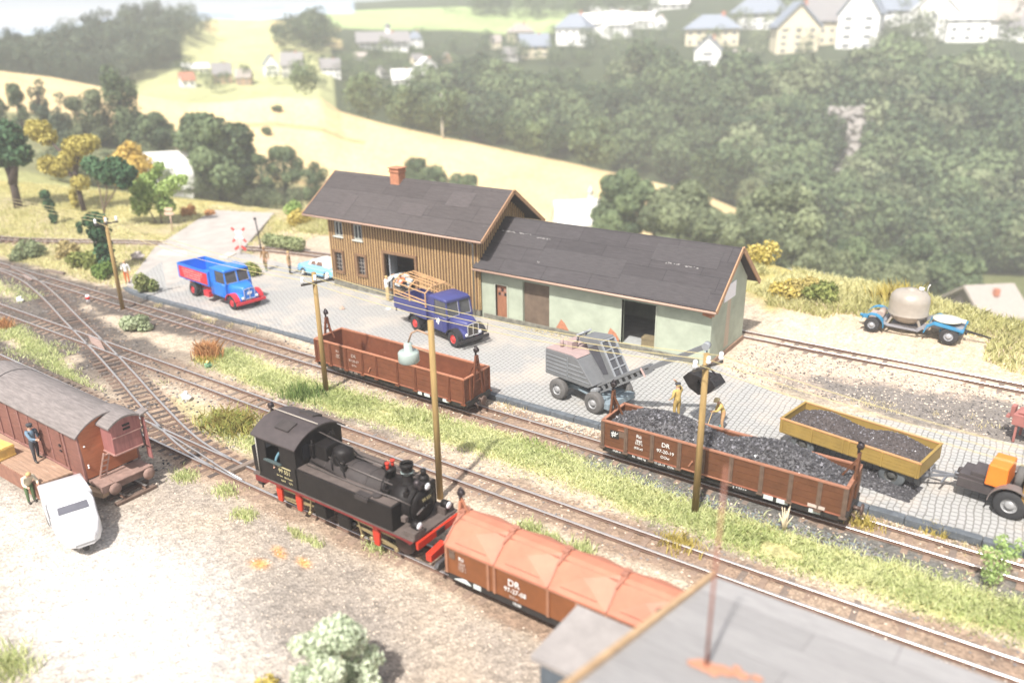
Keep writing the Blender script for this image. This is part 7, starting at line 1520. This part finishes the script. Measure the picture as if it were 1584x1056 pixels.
for k in range(9): a=random.uniform(-.5,.5); b.tube([(0,0,-.1),(a*.35,.05*k-.2,.4),(a*.9,.08*k-.3,random.uniform(.6,1.1))],[.04,.03,.012],5)
b.build('twigs',mat('twig_cream',(.72,.6,.42),.8,.1),q)
p=gz(322,567,-.1); q=thing('flower','small green plant with pale yellow bloom before the rust red bush','flower',p); link('leaves',leaf_mesh('leaves',blob_pts((0,0,.12),.2,70),.08,leaf_mat('leaf_mint',(.1,.35,.2),(.4,.6,.4),.2)),q); b=MB(); b.ball((0,0,.33),.09,8); b.build('bloom',mat('bloom_cream',(.75,.65,.25),.7,.1),q)
# blurred bush close to the camera
p=at(525,1085,-.15); bl=[]
for k in range(26): 
    a=random.random()*6.28; r=random.uniform(.1,1.15); bl.append(((math.cos(a)*r,math.sin(a)*r*.9,random.uniform(.5,2.55)*(1-.22*r)),random.uniform(.3,.5),(1,1,.9),random.uniform(.2,.9)))
plant('bush','bush','large blurred sage green bush at the near edge',p,bl,.075,9000,Ls,[[(0,0,-.2),(.1,0,1),(.3,.1,2)],[(0,0,0),(-.5,.1,1.6)]],bark_g,.06,.1)
bush(412,1060,'small yellow tuft left of the near sage bush',.35,Ly,260,1.0,.07)
tuft(5,1030,'blurred green yellow tuft at the lower left corner',.7,260,gg_,.5,.5)
# ================================================================== BEYOND THE LAYOUT: TREES, HOUSES, WOOD
far_d=leaf_mat('leaf_wood',(.045,.075,.04),(.2,.26,.125),.2); far_o=leaf_mat('leaf_wood_pale',(.09,.115,.06),(.27,.31,.17),.2); far_s=leaf_mat('leaf_wood_blue',(.05,.075,.05),(.14,.18,.11),.15)
fbark=mat('bark_far',(.06,.05,.045),.9,.2)
def fartree(px,base,top,width,label,mt=far_d,n=900,d0=150,d1=600,kind='broadleaf_tree',D=None,shape='round',leaf=None,group='trees beyond the yard'):
    "a tree rooted on the hills where the photo shows its foot"
    if D is None: p,D=hill_row(px,base,d0,d1)
    else: p=hill_pt(px,D)
    dist=math.hypot(p.x,p.y); hgt=(base-top)/F_PX*math.hypot(dist,CAM_H-p.z)*1.02; w=width/F_PX*dist/2
    t=thing(kind,label,'tree',p,0,group); b=MB(); b.tube([(0,0,-1),(0,0,hgt*.3),(w*.05,0,hgt*.75)],[.05*hgt,.04*hgt,.015*hgt],7); b.build('trunk',fbark,t)
    bl=[]; 
    if shape=='cone':
        for k in range(9): z=hgt*(.12+.1*k); bl.append(((0,0,z),w*(1.02-.1*k),(1,1,.8),RNG.uniform(.25,.7)))
    elif shape=='tall':
        for k in range(16): a=random.random()*6.28; z=hgt*random.uniform(.12,.88); bl.append(((math.cos(a)*w*.4,math.sin(a)*w*.4,z),w*random.uniform(.45,.65)*(1.15-.5*z/hgt),(1,1,1.2),RNG.uniform(.2,.75)))
    else:
        hgt*=.86; bl.append(((0,0,hgt*.5),w*.72,(1,1,hgt*.42/w/.72),.4))
        for k in range(15): 
            a=random.random()*6.28; e=random.uniform(-.75,1)*1.3; c=math.cos(e); bl.append(((math.cos(a)*c*w*.72,math.sin(a)*c*w*.72,hgt*(.5+.44*math.sin(e)*.95)),w*random.uniform(.26,.42),(1,1,.9),RNG.uniform(.15,.85)))
    tot=sum(q[1]**2 for q in bl); pts=[];ti=[];BN.clear()
    for c,r,sc,tn in bl:
        k=max(10,int(2.6*n*r*r/tot)); pts.append(blob_pts(c,r,k,.5,sc)); ti.append(np.clip(RNG.normal(tn,.2,k),0,1))
    pts=np.concatenate(pts); lf=leaf or max(.22,w*.07); me=leaf_mesh('crown',pts,lf*(.7+.6*RNG.random(len(pts))),mt,np.concatenate(ti),nor=np.concatenate(BN),loose=.5); link('crown',me,t); return t
# big trees one can tell apart
fartree(330,292,150,112,'tallest round dark tree left of the wooden shed, beside the white barn',far_d,5200,150,260,D=152)
fartree(432,300,218,60,'dark tree right of the tallest round tree',far_d,1800,D=158)
fartree(478,318,243,44,'small dark tree at the field edge left of the shed roof',far_d,1300,D=156)
fartree(395,310,228,46,'lower dark tree tucked against the tallest round tree',far_d,1400,D=153)
fartree(140,222,140,58,'rounded grey green tree above the mustard tree',far_o,2200,D=170)
fartree(192,220,116,62,'tall pointed dark tree above the white barn',far_d,2600,D=172,shape='tall')
fartree(232,225,158,70,'broad low dark tree directly above the white barn',far_d,2000,D=168)
fartree(35,212,144,26,'slim dark tree at the far left behind the yard',far_d,900,D=172,shape='tall')
fartree(68,230,150,28,'second slim dark tree from the left behind the yard',far_s,900,D=168,shape='tall')
fartree(95,240,168,34,'narrow dark tree beside the olive tree',far_s,900,D=165,shape='tall')
fartree(8,205,166,18,'small pale bush tree at the very left edge beyond the yard',far_o,500,D=175)
fartree(640,282,234,58,'left of two dark tree tops peeping over the shed roof by the chimney',far_d,1700,D=175)
fartree(712,296,262,62,'right of two dark tree tops peeping over the shed roof',far_d,1500,D=172)
fartree(658,290,243,60,'middle dark tree top right behind the red chimney',far_d,1500,D=170)
fartree(965,372,258,104,'large round tree beside the white house behind the green shed',far_d,4200,D=152)
fartree(1060,402,292,130,'broad pale tree behind the ridge of the green shed',far_o,5000,D=150)
fartree(1130,400,320,90,'second pale tree behind the end of the green shed roof',far_o,2600,D=150)
fartree(1215,415,270,130,'large feathery pale tree beyond the grassy edge right of the shed',far_o,4400,D=152)
fartree(1350,430,352,100,'wide dark tree beyond the grassy edge above the silo trailer',far_d,3000,D=152)
fartree(1450,395,300,90,'dark tree on the slope above the black gabled house',far_d,2600,D=170)
fartree(1530,420,335,90,'dark tree right behind the black gabled house',far_d,2600,D=162)
fartree(1285,420,345,80,'pale bushy tree between feathery tree and dark tree',far_o,2200,D=151)
p_,D_=hill_row(432,171,180,218); 
for (px,py,w,h,lab) in ((432,172,16,9,'small dark bush on the golden field crest'),(412,208,18,11,'lone dark bush in the golden field below the crest'),(345,188,10,5,'tiny bush at the left end of the golden field')): fartree(px,py,py-h,w,lab,far_d,200,150,217,kind='field_bush',group='bushes on the golden field')
D=213.0; p=hill_pt(684,D); q=thing('dead_tree','bare pale birch trunk standing on the golden field edge','tree',p); s=D/F_PX; b=MB(); b.tube([(0,0,-.5),(0,0,30*s),(.3*s,0,66*s)],[1.6*s,1.3*s,.4*s],6)
for k in range(14): z=random.uniform(35,62)*s; a=random.uniform(-1,1); b.tube([(0,0,z),(a*7*s,random.uniform(-4,4)*s,z+6*s)],[.4*s,.15*s],4)
b.build('trunk',mat('birch_pale',(.8,.77,.7),.8,.15),q)
# ---- the wood: more crowns than anyone could count
def wood(label,poly,n,size,mt,d0,d1,leaves=150,seed=1,tall=False):
    R_=np.random.default_rng(seed); xs=[q[0] for q in poly];ys=[q[1] for q in poly]; pts=[];ti=[];lf=[];BN.clear(); cnt=0;tries=0
    while cnt<n and tries<n*30:
        tries+=1; px=R_.uniform(min(xs),max(xs)); py=R_.uniform(min(ys),max(ys))
        if 1272<px<1352 and 205<py<305: continue
        if not inpoly(np.array([px]),np.array([py]),poly)[0]: continue
        p,D=hill_row(px,py+size*(1.15 if not tall else 1.7),d0,d1); r=size*R_.uniform(.7,1.3)*D/1250; hgt=r*(2.3 if not tall else 3.4); tn=R_.uniform(.0,.9); bl=[((p.x,p.y,p.z+hgt*.55),r,(1,1,hgt*.5/r))]
        for k in range(5): a=R_.random()*6.28; bl.append(((p.x+math.cos(a)*r*.65,p.y+math.sin(a)*r*.65,p.z+hgt*R_.uniform(.5,.95)),r*R_.uniform(.35,.6),(1,1,.9)))
        m=int(2.0*leaves*R_.uniform(.8,1.2)); tot=sum(q[1]**2 for q in bl)
        for c,rr,sc in bl: k=max(4,int(m*rr*rr/tot)); pts.append(blob_pts(c,rr,k,.6,sc)); ti.append(np.clip(R_.normal(tn,.18,k),0,1)); lf.append(np.full(k,r*.105))
        cnt+=1
    pts=np.concatenate(pts); me=leaf_mesh('wood',pts,np.concatenate(lf)*(.7+.6*RNG.random(len(pts))),mt,np.concatenate(ti),nor=np.concatenate(BN),loose=.5); o=link('wood',me); o['kind']='stuff'; o['label']=label; return o
wood('dark wooded strip filling the valley behind the golden field',[(440,162),(452,146),(560,148),(640,160),(720,125),(800,128),(900,140),(1000,150),(1090,200),(1180,330),(1165,300),(1000,255),(900,245),(800,231),(700,211),(600,190),(530,172),(500,150)],120,25,far_d,217,330,560,2)
wood('leafy wooded hillside below the white town on the right',[(860,135),(1000,135),(1060,140),(1130,140),(1180,138),(1290,132),(1330,118),(1380,120),(1400,138),(1584,150),(1640,170),(1640,520),(1540,470),(1420,440),(1300,420),(1190,345),(1100,215),(980,150)],175,32,far_d,216,420,760,3)
wood('paler crowns mixed into the wooded hillside on the right',[(860,135),(1000,135),(1060,140),(1130,140),(1180,138),(1290,132),(1330,118),(1380,120),(1400,138),(1584,150),(1640,170),(1640,520),(1540,470),(1420,440),(1300,420),(1190,345),(1100,215),(980,150)],70,30,far_o,216,420,760,4)
wood('dark conifer wood covering the left hill',[(-80,112),(-60,92),(0,86),(60,76),(110,68),(160,54),(240,36),(290,32),(303,70),(262,92),(205,124),(160,120),(100,112),(0,98)],230,10,far_s,230,395,200,5,True)
wood('treetops along the skyline of the far hill',[(250,27),(330,27),(352,48),(300,52)],40,11,far_s,330,440,90,6)
wood('dark grove on the pale hillside',[(442,64),(455,40),(500,38),(540,60),(520,70)],24,15,far_d,330,470,260,7)
wood('trees among the village houses',[(290,110),(380,98),(440,100),(560,88),(620,55),(700,60),(790,60),(900,50),(1000,40),(1060,60),(1000,105),(820,105),(700,105),(620,125),(540,128),(440,125),(330,135)],120,9,far_d,240,480,150,8)
wood('trees between the town houses at the top right',[(1000,20),(1060,10),(1200,5),(1330,5),(1584,10),(1584,95),(1400,85),(1330,80),(1150,95),(1060,70)],55,13,far_o,330,520,150,9)
wood('row of trees on the highest meadow edge',[(690,12),(700,2),(860,2),(1000,5),(1000,22),(820,18)],70,13,far_d,430,640,110,10)
wood('hedge and brush on the slope beneath the right hand trees',[(1180,425),(1260,405),(1400,430),(1480,440),(1475,500),(1450,490),(1300,445)],55,20,far_o,150,200,420,12)
wood('brush at the foot of the left hand trees',[(60,240),(250,240),(400,310),(500,330),(470,345),(300,320),(60,285)],50,14,far_o,148,175,260,13)
# ---- houses far behind
hw_=[mat('house_white',(.88,.87,.84),.8,.04),mat('house_cream',(.72,.64,.46),.8,.05),mat('house_grey',(.5,.49,.46),.8,.05),mat('house_umber',(.13,.11,.1),.8,.1),mat('house_timber',(.36,.25,.16),.8,.1)]
hr_=[mat('slate_blue',(.2,.23,.28),.7,.12),mat('slate_grey',(.22,.21,.21),.7,.12),mat('tile_red',(.42,.16,.1),.7,.12),mat('roof_white',(.74,.73,.7),.7,.05),mat('roof_taupe',(.33,.29,.26),.7,.12)]
def house(x0,x1,top,base,label,wall=0,roof=0,yaw=None,hip=False,roofshare=.45,D=None,win=(3,2),chim=1,gable_front=False,tower=None,d0=217,d1=560,group='houses of the village and town',name='house',cat='house'):
    px=(x0+x1)/2
    if D is None: p,D=hill_row(px,base,d0,d1)
    else: p=hill_pt(px,D)
    s=math.hypot(math.hypot(p.x,p.y),CAM_H-p.z)/F_PX; w=(x1-x0)*s; hh=(base-top)*s; a=float(colaz(px)); yaw=-a+(random.uniform(-.5,.5) if yaw is None else yaw)
    zr=hh; zw=hh*(1-roofshare); w*=.96; d=w*.7 if w<14 else 10
    t=thing(name,label,cat,p,yaw,group); b=MB(); b.box((0,d/2,zw/2-1.5),(w,d,zw+3)); 
    if gable_front: b.prism([(-w/2,zw),(w/2,zw),(0,zr)],'y',0,d)
    elif not hip: b.prism([(0,zw),(d,zw),(d/2,zr)],'x',-w/2,w/2)
    b.build('wall',hw_[wall],t)
    b=MB(); o=.06*w
    if gable_front: 
        for sg in (-1,1): b.prism([(sg*(w/2+o),zw-o*.6),(0,zr+.02*w),(0,zr+.07*w),(sg*(w/2+o),zw-o*.6+.05*w)],'y',-o,d+o)
    elif hip:
        b.add([(-w/2-o,-o,zw),(w/2+o,-o,zw),(w/2+o,d+o,zw),(-w/2-o,d+o,zw),(-w*.2,d/2,zr),(w*.2,d/2,zr)],[(0,1,5,4),(1,2,5),(2,3,4,5),(3,0,4),(3,2,1,0)])
    else:
        k=(zr-zw)/(d/2); b.prism([(-o,zw-o*k),(d/2,zr),(d+o,zw-o*k),(d+o,zw-o*k+.3),(d/2,zr+.4),(-o,zw-o*k+.3)],'x',-w/2-o,w/2+o)
    rf=b.build('roof',hr_[roof],t)
    if chim: b=MB(); b.box((w*.2,d/2,zr*1.0),(w*.07,w*.07,hh*.2)); b.build('chimney',hr_[2],rf)
    nx,nz=win
    wm=MB(); wm.box((0,0,0),(w/nx*.36,.2,zw/nz*.42)); 
    wo=None
    for i in range(nx):
        for j in range(nz):
            loc=(-w/2+w*(i+.5)/nx,-.02,zw*(j+.5)/nz)
            if wo is None: wo=wm.build('window',mat('window_far',(.16,.17,.18),.3,.1),t,loc=loc)
            else: child_copy(wo,t,loc)
    if tower:
        b=MB(); b.box((tower*w,d/2,zr+hh*.12),(w*.1,w*.1,hh*.35)); tw=b.build('tower',hw_[wall],t); b=MB(); b.lathe([(w*.09,zr+hh*.29),(w*.03,zr+hh*.48),(.01,zr+hh*.6)],(tower*w,d/2,0),4); b.build('tower_roof',hr_[roof],tw)
    return t
house(217,278,206,262,'white barn with broad pale roof left of the tallest round tree',0,3,-.1,D=150,roofshare=.72,win=(5,1),chim=0,name='barn',cat='barn')
house(866,936,318,358,'white house with white roof and dormer behind the green shed',0,3,.25,D=152,roofshare=.7,win=(3,1),chim=0,tower=.3)
house(1500,1590,426,474,'black gabled house with grey roof and red chimneys at the right',3,4,-.95,D=150,roofshare=.55,win=(2,2),gable_front=True,chim=1)
house(300,334,102,112,'long low white building in the left village',0,3,.1,win=(5,1),chim=0)
house(293,312,117,135,'small red roofed house at the left end of the village',0,2,win=(2,1))
house(343,368,104,130,'timbered house with dark roof in the left village',4,1,win=(2,2)); house(375,396,112,132,'small brown timbered house in the left village',4,4,win=(2,2))
house(420,441,90,118,'tall white gabled house in the left village',0,0,.1,gable_front=True,win=(2,2)); house(446,476,88,120,'grey house with slate roof beside the tall white gable',2,1,win=(3,2)); house(506,534,96,120,'white house with grey roof at the wood edge',0,1,win=(3,2))
house(566,638,54,78,'long white manor with dark roof and small tower',0,1,.05,win=(8,2),chim=1,tower=.12); house(641,661,52,74,'white annex right of the long manor',0,0,win=(2,2),hip=True)
house(594,616,106,122,'small white cottage above the dark valley wood',0,1); house(613,645,112,138,'white cottage lowest above the dark valley wood',0,3); house(650,683,94,122,'big white gabled house in the middle of the village',0,3,.3,gable_front=True,win=(2,2)); house(645,662,87,102,'small cream house behind the big white gable',1,1,win=(2,1))
house(556,576,84,94,'flat little house left of the cottages',2,4,win=(2,1)); house(690,704,84,98,'small brown peaked roof hut in the village trees',4,4,win=(1,1),gable_front=True,chim=0); house(763,778,58,76,'narrow cream house among village trees',1,4,win=(2,2))
house(794,829,40,66,'cream house with hipped pale roof in the upper village',1,4,hip=True,win=(3,2)); house(808,850,58,90,'cream villa with blue roof and front gable',1,0,.2,win=(3,2)); house(777,803,77,95,'small grey flat roofed house below the upper village',2,1,win=(2,1),chim=0)
house(857,905,28,70,'large pale villa under a blue hipped roof',0,0,hip=True,win=(4,2)); house(893,934,26,52,'white house behind the large blue roofed villa',0,3,win=(4,2)); house(936,974,24,58,'white block right of the large villa',0,3,win=(4,3)); house(912,1004,14,27,'long white hall on the upper meadow edge',0,3,.05,win=(10,1),chim=0); house(966,1002,24,44,'white house at the upper wood edge',0,3,win=(3,2)); house(1006,1024,28,46,'small white gable half in the trees',0,3,gable_front=True,win=(1,1))
house(1054,1130,30,72,'wide cream house with broad blue slate roof and dormers',1,0,.05,hip=True,win=(6,2)); house(1068,1106,64,102,'small white gatehouse with blue roof below the wide blue roof',0,0,gable_front=True,win=(1,2)); house(1118,1192,0,46,'large cream building with steep hipped slate roof',0,0,hip=True,win=(5,3),roofshare=.55)
house(1190,1250,20,84,'yellow castle wing with stepped gable',1,0,.3,gable_front=True,win=(3,4)); house(1238,1302,4,70,'long yellow castle range with slate roof',1,1,win=(5,3)); house(1280,1334,-4,78,'tall white gable of the castle with slate spire',0,0,-.2,gable_front=True,win=(2,4),tower=.45)
house(1392,1448,0,62,'tall white town house with steep pale roof',0,3,gable_front=True,win=(3,3)); house(1448,1500,8,66,'white town house with small balconies',0,3,win=(3,3)); house(1482,1545,14,60,'white block with grey windows near the right corner',0,4,win=(4,3)); house(1540,1610,24,70,'rightmost pale town block',0,1,win=(4,3)); house(1345,1392,2,40,'white house between castle and town house',0,0,win=(3,2)); house(1545,1620,-6,24,'grey roofed house at the top right corner',2,1,win=(4,1))
house(1000,1052,0,16,'pale house at the top behind trees',0,3,win=(4,1)); house(1128,1150,80,92,'tiny terrace wall house below the castle',1,4,win=(2,1),chim=0)
for (x0,x1,t_,b_,lab) in ((1245,1266,404,424,'small white shed right of the golden shrub'),(1295,1312,418,436,'tiny white shed beyond the grass by the silo trailer'),(1415,1452,443,456,'low white hut roof behind the reed tuft')): house(x0,x1,t_,b_,lab,0,3,D=148,roofshare=.5,win=(1,1),chim=0,group='sheds beyond the grass',name='shed',cat='shed')
# ---- rock face in the wood
p,D=hill_row(1312,258,217,420); p=hill_pt(1312,D-9)+Vector((0,0,5)); s=D/F_PX*1.15; b=MB(); nx,nz=14,18; P=[]
for j in range(nz+1):
    for i in range(nx+1):
        u=i/nx-.5;v=j/nz; P.append((u*72*s*(1-.3*v)+random.uniform(-3,3)*s,-4*s+v*34*s+random.uniform(-5,5)*s,-8*s+v*74*s))
b.add(P,[(j*(nx+1)+i,j*(nx+1)+i+1,(j+1)*(nx+1)+i+1,(j+1)*(nx+1)+i) for j in range(nz) for i in range(nx)])
o=b.build('rock_face',mat('rock_cliff',(.27,.25,.23),.9,.4,.35,.6,spots=((.07,.09,.05),.55,.4)),loc=(p.x,p.y,p.z),rot=(0,0,-float(colaz(1312)))); tag(o,'grey rock face showing through the wooded hillside','cliff')
so=o.modifiers.new('thick','SOLIDIFY'); so.thickness=3
# ================================================================== HAZE
def haze_box():
    zb=float(Zg.min())-2; b=MB(); b.box((-300,330,(zb+48)/2),(1500,770,48-zb))
    o=b.build('haze',[]); m=bpy.data.materials.new('haze_air'); m.use_nodes=True; t=m.node_tree; t.nodes.remove(t.nodes['Principled BSDF'])
    v=t.nodes.new('ShaderNodeVolumePrincipled'); v.inputs['Color'].default_value=(.97,.97,.98,1); v.inputs['Density'].default_value=HAZE; v.inputs['Anisotropy'].default_value=.0
    t.links.new(v.outputs[0],t.nodes['Material Output'].inputs['Volume']); o.data.materials.append(m); o['kind']='stuff'; o['label']='pale air haze over the far hills'
    return o
HAZE=.00078
haze_box()
